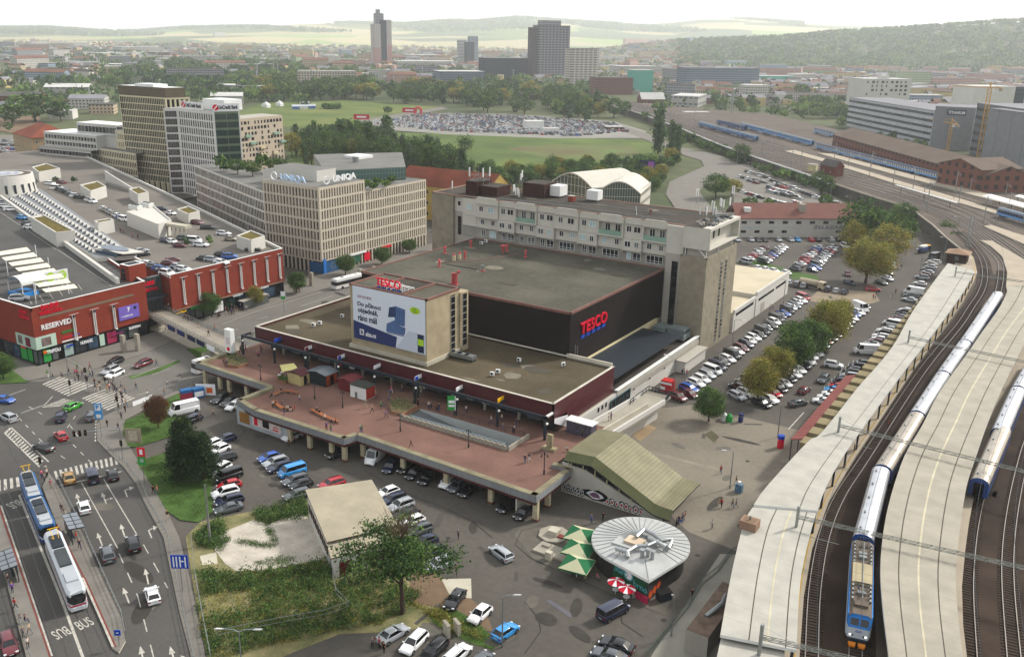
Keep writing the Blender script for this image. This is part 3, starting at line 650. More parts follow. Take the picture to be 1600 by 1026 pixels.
for P in e2:
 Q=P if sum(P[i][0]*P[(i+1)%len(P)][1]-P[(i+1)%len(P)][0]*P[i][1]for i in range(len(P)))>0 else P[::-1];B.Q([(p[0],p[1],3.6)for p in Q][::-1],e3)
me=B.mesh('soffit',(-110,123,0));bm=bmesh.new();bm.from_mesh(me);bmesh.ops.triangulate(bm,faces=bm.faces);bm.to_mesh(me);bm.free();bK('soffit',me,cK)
FASC=av('fascia_concrete','#77797a','#5c5e60',1.2,.06,(1,1,0),.85,var=.15);e4=M('mossy_ledge','#76705a',.95,var=.3,scale=.5,fine=3.)
cZ=[(-70.0,123.4),(-66.6,123.4),(-66.6,112.2),(-105.7,113.4),(-106.4,110.6),(-129.5,110.4),(-136.2,112.1),(-136.2,120.6),(-160.3,121.4),(-160.3,129.6)]
B=MB();C_=MB();D=MB()
for a,b in zip(cZ,cZ[1:]):
 a,b=Vc(a),Vc(b);d=(b-a).normalized();o=Vc((d.y,-d.x))*-1;o=Vc((d.y,-d.x));cen=Vc((-110,125));o=o if(a+b-2*cen).dot(o)>0 else-o;e=d*.12;B.P([a-e,b+e,b+e+o*.25,a-e+o*.25],3.75,4.9,FASC);C_.P([a-e-o*.9,b+e-o*.9,b+e+o*.2,a-e+o*.2],4.903,5.0,e4);C_.P([a-e-o*.9,b+e-o*.9,b+e-o*.8,a-e-o*.8],4.42,4.9,e4);D.P([a+o*.05,b+o*.05,b-o*.5,a-o*.5],3.2,3.745,M('maroon_beam','#4a2422',.7))
B.B('fascia',cK);C_.B('planter_ledge',cK);D.B('edge_beam',cK)
PIL=M('cream_pillar','#a59b80',.9,var=.25,scale=.8,fine=4.)
for(x,y)in[(-66.9,113),(-76.1,113.6),(-85.6,113.8),(-95.4,114.0),(-105.2,114.3),(-107.0,111.3),(-110.2,111.3),(-115.8,111.3),(-121,111.3),(-150,121.5),(-153,121.5),(-157.8,121.5),(-144.5,121.5),(-139.5,121.3),(-67.6,118),(-76,120),(-86,120),(-96,120),(-106,120),(-116,120),(-126,120),(-76,128),(-86,132),(-106,130),(-126,130),(-146,130)]:
 MB().X(x-.45,y-.3,0,x+.45,y+.3,3.6,PIL).X(x-.55,y-.4,0,x+.55,y+.4,.35,M('rusty_guard','#5a3a2c',.8)).B('pillar',cK)
B=MB()
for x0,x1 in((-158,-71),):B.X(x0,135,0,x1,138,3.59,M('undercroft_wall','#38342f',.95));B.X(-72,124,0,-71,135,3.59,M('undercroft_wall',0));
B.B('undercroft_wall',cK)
K1('enclosed_kiosk',cK,'X',-136,111.4,0,-121.5,117,3.58,M('pale_kiosk_wall','#9aa0a3',.8))
K1('boarded_window',cK,'P',[(-135.2,111.38),(-132.4,111.38),(-132.4,111.33),(-135.2,111.33)],.7,3.0,M('brown_board','#86602c',.8))
MB().P([(-131.6,111.38),(-123.6,111.38),(-123.6,111.33),(-131.6,111.33)],.9,2.9,M('poster_pinkish','#c9bdb8',.7,var=.3,scale=2,fine=8)).X(-131,111.31,1.1,-130,111.33,2.6,bw).X(-128.6,111.31,1.2,-126.8,111.33,2.7,aV).X(-125.8,111.31,1.2,-124.2,111.33,1.5,bw).X(-125.8,111.31,1.8,-124.2,111.33,2.0,bw).B('poster',cK)
B=MB();PW=M('pit_wall_white','#a3a7a5',.8,var=.1)
B.X(cY,bF,.2,cd,bF+.3,4.4,PW);B.X(cY-.3,b6,.2,cY,bF+.3,4.4,M('mossy_wall','#6d6a50',.95,var=.3));B.X(cd,b6,.2,cd+.3,bF+.3,4.4,PW);B.X(cY,b6-.3,.2,cd,b6,4.4,aB)
B.S([(cY,b6,4.0),(cd,b6,.4),(cd,bF,.4),(cY,bF,4.0)],.2,M('pit_ramp','#5c5f60',.9));B.B('ramp_pit',cK)
K1('pit_beam',cK,'X',cY,b6+2.0,3.3,cd-2,b6+2.6,4.1,M('pit_beam','#7e878a',.7))
for i,x in enumerate(np.arange(cY,cd,1.22)):
 MB().X(x+.05,b6-.75,4.42,x+1.15,b6-.4,5.25,aB).X(x+.4,b6-.7,5.25,x+.8,b6-.45,5.4,aB).B('balustrade_block',cK)
B=MB()
for a,b in(((cd+.6,b6-.5),(cd+.6,bF+.5)),):
 B.X(cd+.4,b6-.7,4.42,cd+.7,bF+.6,5.3,aB)
for x in np.arange(cY,cd+.1,2.0):B.T([(x,bF+.5,4.42),(x,bF+.5,5.4)],.04,ae,4)
B.M((cY,bF+.5,5.4),(cd,bF+.5,5.4),.07,.07,ae);B.M((cY,bF+.5,4.9),(cd,bF+.5,4.9),.05,.05,ae);B.B('railing',cK)
pg=ac('steel_pergola','dark steel frame with lamps and shop signs running in front of the shops','pergola',(-116,132,4.4))
cL=131.9;MB().X(-157.5,cL,8.6,-76.4,cL+.35,9.15,ae).X(-77.2,cL,8.603,-76.4,cL+.36,9.2,ae).B('long_beam',pg)
e5=[-157.3,-147.1,-137.6,-128,-118,-107.2,-97,-87.3,-76.8]
for i,x in enumerate(e5):
 B=MB();B.X(x-.22,cL+.0,4.42,x+.22,cL+.34,8.598,ae)
 if i in(2,5):B.X(x+.6,cL,4.42,x+1.05,cL+.34,8.598,ae)
 B.B('post',pg);K1('cross_beam',pg,'X',x-.15,cL+.36,8.7,x+.15,134.7,9.1,ae if i<8 else aa);B=MB();B.L((x+.7,cL-.3,8.0),.26,M('lamp_globe','#e8e6dc',.4,var=0));B.M((x+.2,cL-.1,8.4),(x+.7,cL-.3,8.2),.05,.05,ae);B.B('globe_lamp',pg)
 if 0<i<8:
  B=MB();c=[cW,bd,M('dark_red','#5c1a1e',.5),bd,af,bd,af,a7][i];B.X(x-.3,cL+.6,9.12,x-.2,134.6,9.85,af if i not in(1,7)else c);B.X(x-.18,cL+.6,9.12,x-.12,133.4,9.85,c);B.B('shop_name_sign',pg)
cn=ac('stair_canopy','folded green copper roof over the stairs down from the plaza','stair canopy',(-58,128,0))
aP,dF=123.1,135.9
dS=[(-67.7,7.7),(-62.4,8.1),(-51.2,2.9),(-50.2,2.7),(-47.9,2.6)]
B=MB();S=MB()
for(xa,za),(xb,zb)in zip(dS,dS[1:]):
 B.S([(xa,aP+1.3,za),(xb,aP+1.3,zb),(xb,dF,zb),(xa,dF,za)],.25,em,ae);S.S([(xa,aP,za-1.2),(xb,aP,zb-1.2),(xb,aP+1.3,zb+.01),(xa,aP+1.3,za+.01)],.2,M('dark_green_copper','#585a3c',.6,.1,.2),ae)
B.B('roof',cn);S.B('hip_edge',cn)
B=MB()
B=MB()
for x in np.arange(-66.8,-51,2.3):
 zt=np.interp(x,[p[0]for p in dS],[p[1]for p in dS])-1.0;zb=np.interp(x,[-67,-64,-51],[5.2,5.1,.5]);B.X(x,aP+.9,zb,x+.15,aP+1.1,zt,bv);B.B('post',cn);B=MB()
B.X(-50.2,dF-.6,0,-49.9,dF-.3,2.6,bv);B.X(-67.4,aP+.9,4.4,-67.2,aP+1.1,6.6,bv);B.B('posts',cn)
B=MB()
B.Q([(-67,aP+1.2,5.),(-64,aP+1.2,4.9),(-51,aP+1.2,.4),(-51,aP+1.2,2.3),(-62.4,aP+1.2,7.6),(-67,aP+1.2,7.2)],a5)
B.Q([(-67,dF-.8,4.4),(-51,dF-.8,.0),(-51,dF-.8,2.3),(-62.4,dF-.8,7.6),(-67,dF-.8,7.2)],a5);B.B('glazing',cn)
B=MB()
nS=24
for k in range(nS):
 x0=-65+k*.6;z=4.4*(1-(k+1)/nS);B.X(x0,aP+1.4,0,x0+.6,dF-1,max(.02,z),aB)
B.B('steps',cn)
B=MB();ce=M('painted_stair_wall','#a8a59a',.9,var=.12)
B.Q([(-68.5,aP+1.0,0),(-49.6,aP+1.0,0),(-49.6,aP+1.0,.6),(-51,aP+1.0,.9),(-64,aP+1.0,5.3),(-68.5,aP+1.0,5.5)],ce);B.Q([(-68.5,aP+1.3,5.5),(-64,aP+1.3,5.3),(-51,aP+1.3,.9),(-49.6,aP+1.3,.6),(-49.6,aP+1.3,0),(-68.5,aP+1.3,0)],ce)
B.Q([(-68.5,aP+1.0,5.5),(-64,aP+1.0,5.3),(-64,aP+1.3,5.3),(-68.5,aP+1.3,5.5)],ce);B.Q([(-64,aP+1.0,5.3),(-49.6,aP+1.0,.6),(-49.6,aP+1.3,.6),(-64,aP+1.3,5.3)],ce);wl=B.B('side_wall',cn)
def bz(B,x0,x1,y,z0,z1,n,pal,o=.02,seed=3):
 r=random.Random(seed)
 for k in range(n):
  x=x0+(x1-x0)*(k+.5)/n;w=(x1-x0)/n*.62;h=(z1-z0)*r.uniform(.75,1)
  for q,(m,s)in enumerate(((pal[0],1.0),(pal[1],.72),(pal[2],.45))):
   kk=r.choice([5,6,7,9]);aL=[]
   for j in range(kk*2):
    t=2*math.pi*j/(kk*2);rr=r.uniform(.75,1.1);aL.append((x+w*s*rr*mC(t),y-o-.004*q-.001*(k%3),z0+h/2+h/2*s*rr*mS(t)))
   B.Q(aL,m)
GR1=M('graffiti_black','#101014',.7,var=0);GR2=M('graffiti_white','#c8c8c8',.7,var=0);GR3=M('graffiti_violet','#6a4560',.7,var=0);GR4=M('graffiti_red','#a03a30',.7,var=0);GR5=M('graffiti_teal','#4f8f92',.7,var=0)
B=MB();bz(B,-68.2,-64.0,aP+1.0,.2,1.9,6,(GR1,GR2,GR1));bz(B,-63.8,-60.,aP+1.0,.1,2.5,1,(GR1,GR2,GR3),seed=5);bz(B,-60.,-53,aP+1.0,.1,1.7,8,(GR1,GR2,GR4),seed=8);B.B('graffiti',wl)
K1('pillar_wall',cn,'X',-70.6,112.6,0,-70.3,aP+1.2,3.2,ce)
wk=ac('elevated_walkway','pale concrete walkway with white parapets beside the side wing wall','walkway',(-70,152,0))
K1('deck',wk,'S',[(-73.4,138,4.35),(-67.6,138,4.35),(-65.8,161.5,4.35),(-71.5,161.5,4.35)],.5,aB)
MB().M((-73.3,138,4.8),(-71.5,161.4,4.8),.35,1.0,ag).M((-67.7,138,4.8),(-65.9,161.4,4.8),.35,1.0,ag).M((-69.9,138,4.7),(-68.2,158,4.7),.3,.7,aK).B('parapet',wk)
B=MB()
for a,b in(((-71.5,157),(-71.5,166)),((-65.9,161.5),(-66.6,165.5)),((-71.5,166),(-66.6,165.5))):
 B.M((a[0],a[1],5.4),(b[0],b[1],5.4),.1,.15,ae);B.M((a[0],a[1],4.7),(b[0],b[1],4.7),.1,.15,ae)
 for k in range(7):t=k/6;B.M((a[0]+(b[0]-a[0])*t,a[1]+(b[1]-a[1])*t,4.4),(a[0]+(b[0]-a[0])*t,a[1]+(b[1]-a[1])*t,5.4),.1,.1,ae)
B.X(-71.6,161.5,3.9,-66.4,165.8,4.33,aB);B.B('railing',wk)
MB().Q([(-69.4,150,0),(-68.4,162,0),(-68.4,162,3.85),(-69.4,150,3.85)],ag).P([(-69.9,148),(-68.9,148),(-67.9,163),(-68.9,163)],0,3.84,ag).B('support_wall',wk)
kk=ac('round_roof_pub','pub pavilion with round ribbed metal roof and green painted wall','pub',(-48,110,0))
kc=Vc((-47.5,111.1));R_=7.3
RFM=M('white_metal_roof','#a4a5a2',.45,metal=.2,var=.15,scale=.3)
seg=40;B=MB();rim=[]
for k in range(seg):
 t=2*math.pi*k/seg;rim.append(Vc((kc.x+R_*mC(t),kc.y+R_*mS(t))))
c2=at(1014,907,3.7)[:2]
def bH(p):
 return(Vc(c2)-kc).normalized().dot((p-kc).normalized())>mC(mR(38))
dn=[];e6=False
for p in rim:
 if bH(p):
  if not e6:dn+=['C'];e6=True
 else:dn.append(p)
i0=dn.index('C');dn[i0]=Vc(c2);P=[tuple(p)for p in dn]
B.P(P,3.3,3.7,aa,RFM);B.B('roof_rim',kk)
B=MB();dT=(kc.x,kc.y,4.5)
for i in range(len(P)):
 a,b=P[i],P[(i+1)%len(P)];B.Q([(a[0],a[1],3.705),(b[0],b[1],3.705),dT],RFM)
B.B('roof',kk)
B=MB()
for i,a in enumerate(P):B.M((a[0],a[1],3.73),(dT[0],dT[1],dT[2]+.02),.07,.08,ai)
B.B('roof_ribs',kk)
KG=M('pub_green','#1e4a32',.6,var=.12);KD=M('pub_dark_wall','#2e2b2a',.8)
def d8(p,k=.9):v=kc+(Vc(p)-kc)*k;return(v.x,v.y)
B=MB();Pi=[d8(p)for p in P];B.P(Pi,0,3.35,KD);B.B('wall',kk)
k1=Vc((-48.7,104.6));k2=Vc(d8(c2,.97));k3=Vc((-41.6,110.2))
MB().P([k1,k2,k2+Vc((0,.35)),k1+Vc((.2,.35))],.9,3.55,KG).P([k2,k3,k3-Vc((.35,0)),k2+Vc((-.35,.1))],0,3.5,M('pub_side_wall','#3c3a3c',.8)).B('painted_wall',kk)
dg=(k2-k1).normalized();ep=Vc((dg.y,-dg.x))
B=MB();p=k1+dg*.3+ep*.02;aA(B,'Staro',(p.x,p.y,2.0),(dg.x,dg.y,0),(0,0,1),2.6,1.2,GR5,.02,.02);p=k1+dg*(k2-k1).length*.6+ep*.02;aA(B,'brno',(p.x,p.y,1.3),(dg.x,dg.y,0),(0,0,1),2.6,1.0,GR5,.02,.02)
c=k1+dg*(k2-k1).length*.45+ep*.03;B.Q([(c.x+dg.x*.9*mC(t),c.y+dg.y*.9*mC(t),2.5+.85*mS(t))for t in np.linspace(0,2*math.pi,20,endpoint=False)],GR5);c=c+ep*.01;B.Q([(c.x+dg.x*.65*mC(t),c.y+dg.y*.65*mC(t),2.5+.62*mS(t))for t in np.linspace(0,2*math.pi,20,endpoint=False)],af);B.B('pub_lettering',kk)
B=MB();dd=(k3-k2).normalized();nn2=Vc((dd.y,-dd.x));r_=random.Random(4)
for k in range(6):
 c=k2+dd*(.8+k*1.15)+nn2*.03;z=.9+k*.22
 for q,m in enumerate((GR4,bW,dj)[:3 if k>3 else 2]):B.Q([(c.x+dd.x*(.62-.17*q)*r_.uniform(.7,1.1)*mC(t)+nn2.x*.01*q,c.y+dd.y*(.62-.17*q)*mC(t)+nn2.y*.01*q,z+(.75-.2*q)*r_.uniform(.7,1.1)*mS(t))for t in np.linspace(0,2*math.pi,11,endpoint=False)],m)
B.B('graffiti',kk)
B=MB();p=k1+dg*(k2-k1).length*.72+ep*.5
B.P([p,p+dg*2.4,p+dg*2.4+ep*.06,p+ep*.06],.1,1.3,M('pink_graffiti_board','#a8274a',.6,var=.3,scale=3,fine=9));aT(B,'painted_board','low pink sprayed board in front of the pub wall','board',(p.x,p.y,0))
eq=M('bright_duct','#a6a8a8',.35,metal=.8,var=.15)
B=MB();q=lambda x,y,z=4.3:at(x,y,z)
def c3(aL,r=.33):
 B.T([at(x,y,z)for x,y,z in aL],r,eq,10)
c3([(962,856,4.6),(980,862,4.6),(994,853,4.7)]);c3([(994,853,4.7),(1012,852,4.9),(1028,845,5.0)]);c3([(1005,826,5.1),(1022,834,5.1),(1034,845,5.0),(1050,843,4.8),(1044,856,4.5)]);c3([(994,838,4.9),(1006,827,5.1)]);c3([(1013,840,5.1),(1030,848,5.0),(1040,854,4.7)]);c3([(980,862,4.6),(981,870,4.2)])
for x,y in((1003,870),(1012,869),(1019,872)):p=at(x,y,4.1);B.C(p[0],p[1],3.9,5.3,.28,eq,10);B.X(p[0]-.35,p[1]-.35,5.3,p[0]+.35,p[1]+.35,5.4,eq)
for x,y in((994,842),(1006,830),(1030,845),(968,860),(1046,848)):p=at(x,y,4.3);B.M((p[0],p[1],3.9),(p[0],p[1],4.8),.08,.08,ae);B.M((p[0]+.6,p[1],3.9),(p[0],p[1],4.9),.06,.06,ae)
p=at(994,848,4.1);B.X(p[0]-1.5,p[1]-1.1,4.0,p[0]+1.2,p[1]+.9,4.6,M('pub_hatch','#b8a58e',.7));p=at(978,849,4.0);B.X(p[0]-1.7,p[1]-1.2,3.9,p[0]+1.5,p[1]+1.2,4.25,RFM)
aT(B,'roof_ductwork','shiny bent ventilation ducts on top of the round pub roof','duct',at(1005,850,4.0))
sh=ac('low_shed','small white walled shed with large pale sloping roof at the overgrown lot','shed',(-88,90,0))
a,b,c,d=at(517,872,3.6)[:2],at(640,838,3.6)[:2],at(581,752,4.6)[:2],at(477,768,4.6)[:2]
m1=at(511,849,4.2)[:2];m2=at(622,822,4.2)[:2]
PR=M('pale_felt_roof','#938b78',.9,var=.14,scale=.3,fine=2.)
def sc(P,k):cx=sum(p[0]for p in P)/len(P);cy=sum(p[1]for p in P)/len(P);return[(cx+(p[0]-cx)*k,cy+(p[1]-cy)*k)for p in P]
W4=sc([m1,m2,c,d],.95);MB().P(W4,0,4.3,ag).P(sc([a,b,m2,m1],.93),0,3.45,ag).B('wall',sh)
MB().S([(m1[0],m1[1],4.45),(m2[0],m2[1],4.45),(c[0],c[1],5.0),(d[0],d[1],5.0)],.25,PR,M('brown_eave','#5a4034',.8)).S([(a[0],a[1],3.6),(b[0],b[1],3.6),(m2[0],m2[1],3.95),(m1[0],m1[1],3.95)],.2,PR,M('brown_eave',0)).B('roof',sh)
A2=sc([a,b,m2,m1],.93);p0,p1=Vc(A2[0]),Vc(A2[1]);dd=(p1-p0).normalized();nn=Vc((dd.y,-dd.x))
for u,w,m,nm in((.8,1.9,M('maroon_door','#551520',.5),'door'),(3.6,.7,M('brown_post',gE,.8),'door'),(5.2,1.3,M('brown_post',0),'door'),(7.4,1.0,M('maroon_door',0),'door'),(9.6,1.2,M('brown_post',0),'door')):
 B=MB();q0=p0+dd*u+nn*.01;B.P([q0,q0+dd*w,q0+dd*w+nn*.06,q0+nn*.06],.1,2.5,m);B.B(nm,sh)
L4=Vc(W4[0]),Vc(W4[3])
B=MB();dv=(L4[1]-L4[0]);nl=Vc((-dv.y,dv.x)).normalized();
for k in range(9):q0=L4[0]+dv*(k+.2)/9.3+nl*.0;q1=q0+dv*.07;B.P([q0+nl*.02,q1+nl*.02,q1+nl*.08,q0+nl*.08],1.6,3.0,M('brown_post',0))
B.B('side_window',sh)
rq=random.Random(6)
for nm,hs,z,x0,x1,y0,y1,n in((gq,bX,20.03,-144,-89,161,205,16),(gq,dD,10.11,-154,-132,137,157,6),(gq,dD,10.11,-107,-79,137,157,10),(gq,cb,31.53,-146,-90,210,226,9)):
 for k in range(n):
  x,y=rq.uniform(x0,x1),rq.uniform(y0,y1);a,b=rq.uniform(.6,3.5),rq.uniform(.5,2.2);MB().Q([(min(x1,x+a*mC(t)*rq.uniform(.7,1.1)),y+b*mS(t)*rq.uniform(.7,1.1),z+k*.003)for t in np.linspace(0,6.28,4 if k%2 else 12,endpoint=False)],M('felt_patch_dark','#464238',.8,var=.2)if k%3 else M('felt_patch_pale','#6c675a',.95,var=.2)).B(nm,hs)
ah('bus_street',[(-192.5,98),(-160.5,98),(-160.5,262),(-176,330),(-196,330),(-193,250)],0,dK,False)
ah('tram_street',[(-30,1060),(-60,780),(-30,600),(46,596),(110,596),(182.5,640),(163,649),(151,662),(152,688),(172,709),(193,729),(213,756),(226,785),(255.5,839),(280,954),(298.6,1026),(306,1060)],.004,eV)
aQ('gallery_pavement',[(-198.4,100),(-192.3,100),(-186.5,112),(-186.5,125),(-191,150),(-193,180),(-193.4,330),(-206,330),(-206,190),(-198.4,184)],-.1,.12,bG,bG,False)
aQ('corner_pavement',[(-20,584),(45,594),(75,588),(62,574),(0,553),(-40,548)],-.1,.122,bG,bG)
aQ('east_pavement',[(182.5,640.7),(238,624),(299,601),(305,603),(252,625),(196,655),(193,668),(202,696),(225,735),(262,800),(280,838),(297,905),(328,1060),(306,1060),(298.6,1026),(280,954),(255.5,839),(226,785),(213,756),(193,729),(172,709),(152,688),(151,662),(163,649)],-.1,.124,bG,bG)
aQ('tram_platform',[(76,738),(88,753),(102,780),(130,835),(162,908),(189,964),(196,1000),(186,1018),(175,1010),(151,953),(127,902),(89,820),(66,760)],-.1,.25,aK,M('platform_paving','#6f6b64',.9))
aQ('west_tram_platform',[(-40,700),(-2,785),(80,1024),(92,1060),(50,1060),(8,900),(-40,780)],-.1,.25,aK,M('platform_paving',0))
ah('west_road',[(-40,790),(4,885),(46,1050),(-60,1080)],.012,eV)
cM=M('red_edge_paving','#6e3a34',.9)
ah(f1,[(0,789),(3,789),(83,1024),(80,1024)],.262,aS);ah(f1,[(-3,791),(0,791),(80,1026),(77,1026)],.262,cM)
ah(f1,[(127,902),(131,902),(179,1010),(175,1010)],.264,aS);ah(f1,[(131,902),(134,902),(182,1009),(179,1010)],.264,cM);ah(f1,[(88,818),(90,818),(133,902),(130,902)],.268,cM)
ah('lawn',[(196,657),(237,640),(262,641),(278,652),(272,680),(212,698),(200,697),(192,676)],.14,bj)
ah('lawn',[(213,721),(272,703),(300,700),(330,740),(332,800),(310,815),(282,812),(262,798),(244,768)],.142,bj)
ah('lawn',[(240,632),(300,605),(303,612),(296,622),(262,640),(246,640)],.02,bj)
ah('lawn',[(0,565),(22,580),(45,597),(0,599),(-30,599)],.13,bj)
ah('lawn',[(290,545),(330,540),(372,546),(340,556),(310,560)],.016,bj)
ah('lawn',[(200,588),(242,577),(280,562),(282,565),(245,582),(205,592)],.016,bj)
WEED=M('weedy_ground','#56603a',.95,var=.3,scale=.3,fine=3.,col2='#8a7f5c')
ah('overgrown_lot',[(290,838),(312,815),(480,780),(520,905),(600,880),(690,900),(700,960),(640,985),(530,990),(440,1026),(330,1060),(318,990),(303,920)],.01,WEED)
ah(gZ,[(335,858),(350,830),(395,812),(420,818),(470,800),(485,812),(505,860),(507,872),(430,888),(370,892),(352,880)],.03,M('cracked_white_concrete','#a79f92',.9,var=.25,scale=.4,fine=3.))
ah(gZ,[(312,868),(338,862),(340,880),(316,882)],.032,aK)
ah('dirt_path',[(640,885),(700,905),(760,955),(770,985),(740,985),(690,950),(640,940)],.012,dM)
ah('lawn',[(668,958),(700,945),(745,970),(775,1000),(770,1014),(735,1004),(700,985),(680,975)],.016,bj)
ah('paving_strip',[(690,904),(736,903),(737,934),(704,932)],.019,aK)
ah('square_paving',[(905,735),(1010,640),(1082,632),(1250,672),(1262,690),(1180,790),(1150,860),(1075,830),(1000,760)],.008,ei)
ah('brown_patch',[(985,676),(1007,660),(1026,668),(1000,690)],.016,M('brown_bed','#8a765c',.95))
ah('painted_tree_shadow',[(1100,678),(1112,672),(1124,682),(1116,692)],.016,M('tree_shadow_colour','#4c4a38',.95))  # cast shadow of the round square tree, painted as a dark sheet
ah('pub_apron',[(803,835),(815,822),(850,822),(900,830),(940,880),(1000,930),(1050,930),(1040,960),(960,930),(880,895),(830,870)],.012,M('apron_asphalt','#58544c',.9))
ah('asphalt_patch',[(852,938),(860,936),(897,960),(890,964)],.012,M('patch_asphalt','#57565a',.9));ah('asphalt_patch',[(1000,700),(1120,730),(1130,736),(1005,706)],.014,M('patch_asphalt2','#7b7468',.9))
ah('path_beyond_fence',[(1125,865),(1150,865),(1150,900),(1130,960),(1115,1060),(1000,1060),(1020,1020)],.006,M('path_slabs','#868378',.9,var=.15,scale=.3))
B=MB();c=at(866,836);B.P([(c[0]+2.6*mC(t),c[1]+2.6*mS(t))for t in np.linspace(0,2*math.pi,8,endpoint=False)],0,.3,aB);B.X(c[0]-.8,c[1]-.8,.3,c[0]+.8,c[1]+.8,1.1,aK);B.X(c[0]+.9,c[1]-.7,.3,c[0]+2,c[1]+.2,.5,cM)
aT(B,'stone_plinth','octagonal concrete plinth with block beside the beer terrace','plinth',(c[0],c[1],0))
B=MB();c=at(868,865);B.X(c[0]-3.3,c[1]-1.4,0,c[0]+3.0,c[1]+1.6,.35,aB);B.X(c[0]-2.6,c[1]+.3,.35,c[0]-1.4,c[1]+1.2,.6,aB);B.X(c[0]-.6,c[1]-2.2,0,c[0]+.4,c[1]-1.42,1.3,aK)
aT(B,'concrete_platform','low rectangular concrete platform with cover below the beer terrace','platform',(c[0],c[1],0))
def aq(name,q,n,z=.02,duty=.5):
 a,b,c,d=[Na(at(p[0],p[1],z))for p in q];B=MB()
 for i in range(n):
  t0,t1=i/n,(i+duty)/n;p=[a+(b-a)*t0,a+(b-a)*t1,d+(c-d)*t1,d+(c-d)*t0];A=sum(p[k][0]*p[(k+1)%4][1]-p[(k+1)%4][0]*p[k][1]for k in range(4));B.Q(p if A>0 else p[::-1],aS)
 return a6(B,name)
aq(f9,[(84,736),(186,711),(188,724),(88,749)],13);aq(f9,[(-4,750),(34,744),(36,758),(-4,768)],4)
aq(f9,[(66,600),(108,620),(150,602),(94,588)],9,.024);aq(f9,[(128,622),(170,642),(214,622),(168,606)],9,.024)
def er(name,q,n):aq(name,q,n,.024)
aq(gF,[(8,676),(60,727),(70,722),(16,668)],15,.022)
def aG(name,do,w=.14,z=.02,m=aS,dash=None):
 B=MB()
 for s in do:
  P=[Na(at(p[0],p[1],z))for p in s]
  for a,b in zip(P,P[1:]):
   L_=np.linalg.norm(b-a);
   if L_<.01:continue
   d=(b-a)/L_;nn=Na([-d[1],d[0],0])*w/2;k=0.;on,off=dash or(L_,1)
   while k<L_-.05:
    e=min(L_,k+on);p,q=a+d*k,a+d*e;B.Q([p-nn,q-nn,q+nn,p+nn]if np.cross((q-p)[:2],(2*nn)[:2])>0 else[p+nn,q+nn,q-nn,p-nn],m);k=e+off
 o=a6(B,name);return o
aG(fL,[[(7,676),(62,729)],[(17,667),(76,721)],[(7,676),(17,667)]],.25,.023)
aG(fL,[[(127,753),(184,856)],[(162,748),(213,833)]],.16)
aG(fL,[[(186,864),(215,930),(240,1026)],[(224,850),(262,918)]],.16,.02,aS,(3.,3.))
aG(fL,[[(93,758),(140,748),(190,736)]],.35,.026)
aG(fL,[[(30,773),(94,930),(131,1030)]],.35,.021);aG(fL,[[(30,773),(36,771)]],.3,.022)
aG(fL,[[(30,653),(66,690),(104,718)],[(92,672),(142,722)],[(110,665),(122,682)],[(105,668),(123,642)],[(45,635),(75,652)]],.16,.02,aS,(1.8,2.4))
aG(fL,[[(33,645),(70,632),(82,619)],[(66,636),(102,622)],[(66,636),(94,634),(116,624)],[(40,608),(0,622)]],.2,.02)
aq(gF,[(68,636),(100,622),(112,624),(92,634)],7,.025)
aG(fL,[[(178,627),(250,607),(310,583)]],.15,.02,aS,(2.5,2.5));aG(fL,[[(205,590),(275,562)],[(238,585),(265,576)],[(150,583),(240,560)],[(165,596),(205,583)]],.15,.02,aS,(8,4))
aG(fL,[[(347,506),(395,488),(519,450)]],.2,.02);aG(fL,[[(398,500),(419,494)],[(360,518),(372,514)],[(330,545),(390,520),(440,500)],[(470,478),(520,462)]],.18,.02)
aG('stop_line',[[(150,652),(149,690)]],.25,.02,aS,(.8,.8))
aG('parking_line',[[(1232,670),(1256,644)]],.25,.02)
def e7(p,v,kind='s',s=.85):
 a=Na(at(*p,.021));b=Na(at(p[0]+v[0],p[1]+v[1],.021));d=(b-a)[:2];d/=np.linalg.norm(d);n_=Na([-d[1],d[0]]);B=MB()
 def pt(u,w):return(a[0]+d[0]*u*s+n_[0]*w*s,a[1]+d[1]*u*s+n_[1]*w*s,.021)
 def eK(P):
  A=sum(P[k][0]*P[(k+1)%len(P)][1]-P[(k+1)%len(P)][0]*P[k][1]for k in range(len(P)));B.Q(P if A>0 else P[::-1],aS)
 eK([pt(0,-.12),pt(3.2,-.12),pt(3.2,.12),pt(0,.12)])
 if kind!='r':eK([pt(3.2,-.45),pt(5.2,0),pt(3.2,.45)])
 if kind=='r':eK([pt(3.0,-.12),pt(3.4,-.9),pt(3.7,-.8),pt(3.2,.12)]);eK([pt(2.6,-.8),pt(4.4,-1.0),pt(3.6,-1.8)])
 if kind=='sr':eK([pt(1.2,-.12),pt(1.7,-.9),pt(1.9,-.8),pt(1.5,-.1)]);eK([pt(1.1,-.9),pt(2.3,-1.0),pt(1.5,-1.6)])
 a6(B,'lane_arrow')
for p,v,k in[((202,942),(-4,-10),'s'),((166,786),(-4,-10),'sr'),((199,776),(-4,-10),'r'),((237,840),(-4,-10),'r'),((160,852),(-4,-10),'s'),((195,838),(-3,-9),'s'),((125,788),(-3,-9),'s'),((232,912),(-2,-9),'s'),((226,1040),(-2,-9),'s'),((275,1040),(-3,-10),'sr')]:e7(p,v,k)
def aX(s,p,d,w,h):
 a=Na(at(*p,.03));b=Na(at(p[0]+d[0],p[1]+d[1],.03));v=(b-a);v/=np.linalg.norm(v);B=MB();aA(B,s,a,tuple(v),(-v[1],v[0],0),w,h,aS,.01,.002);a6(B,'road_lettering')
aX('BUS',(126,984),(25,-11),1.9,2.3);aX('BUS',(101,977),(-25,11),1.9,2.3);aX('BUS',(26,780),(-20,8),2.0,2.6)
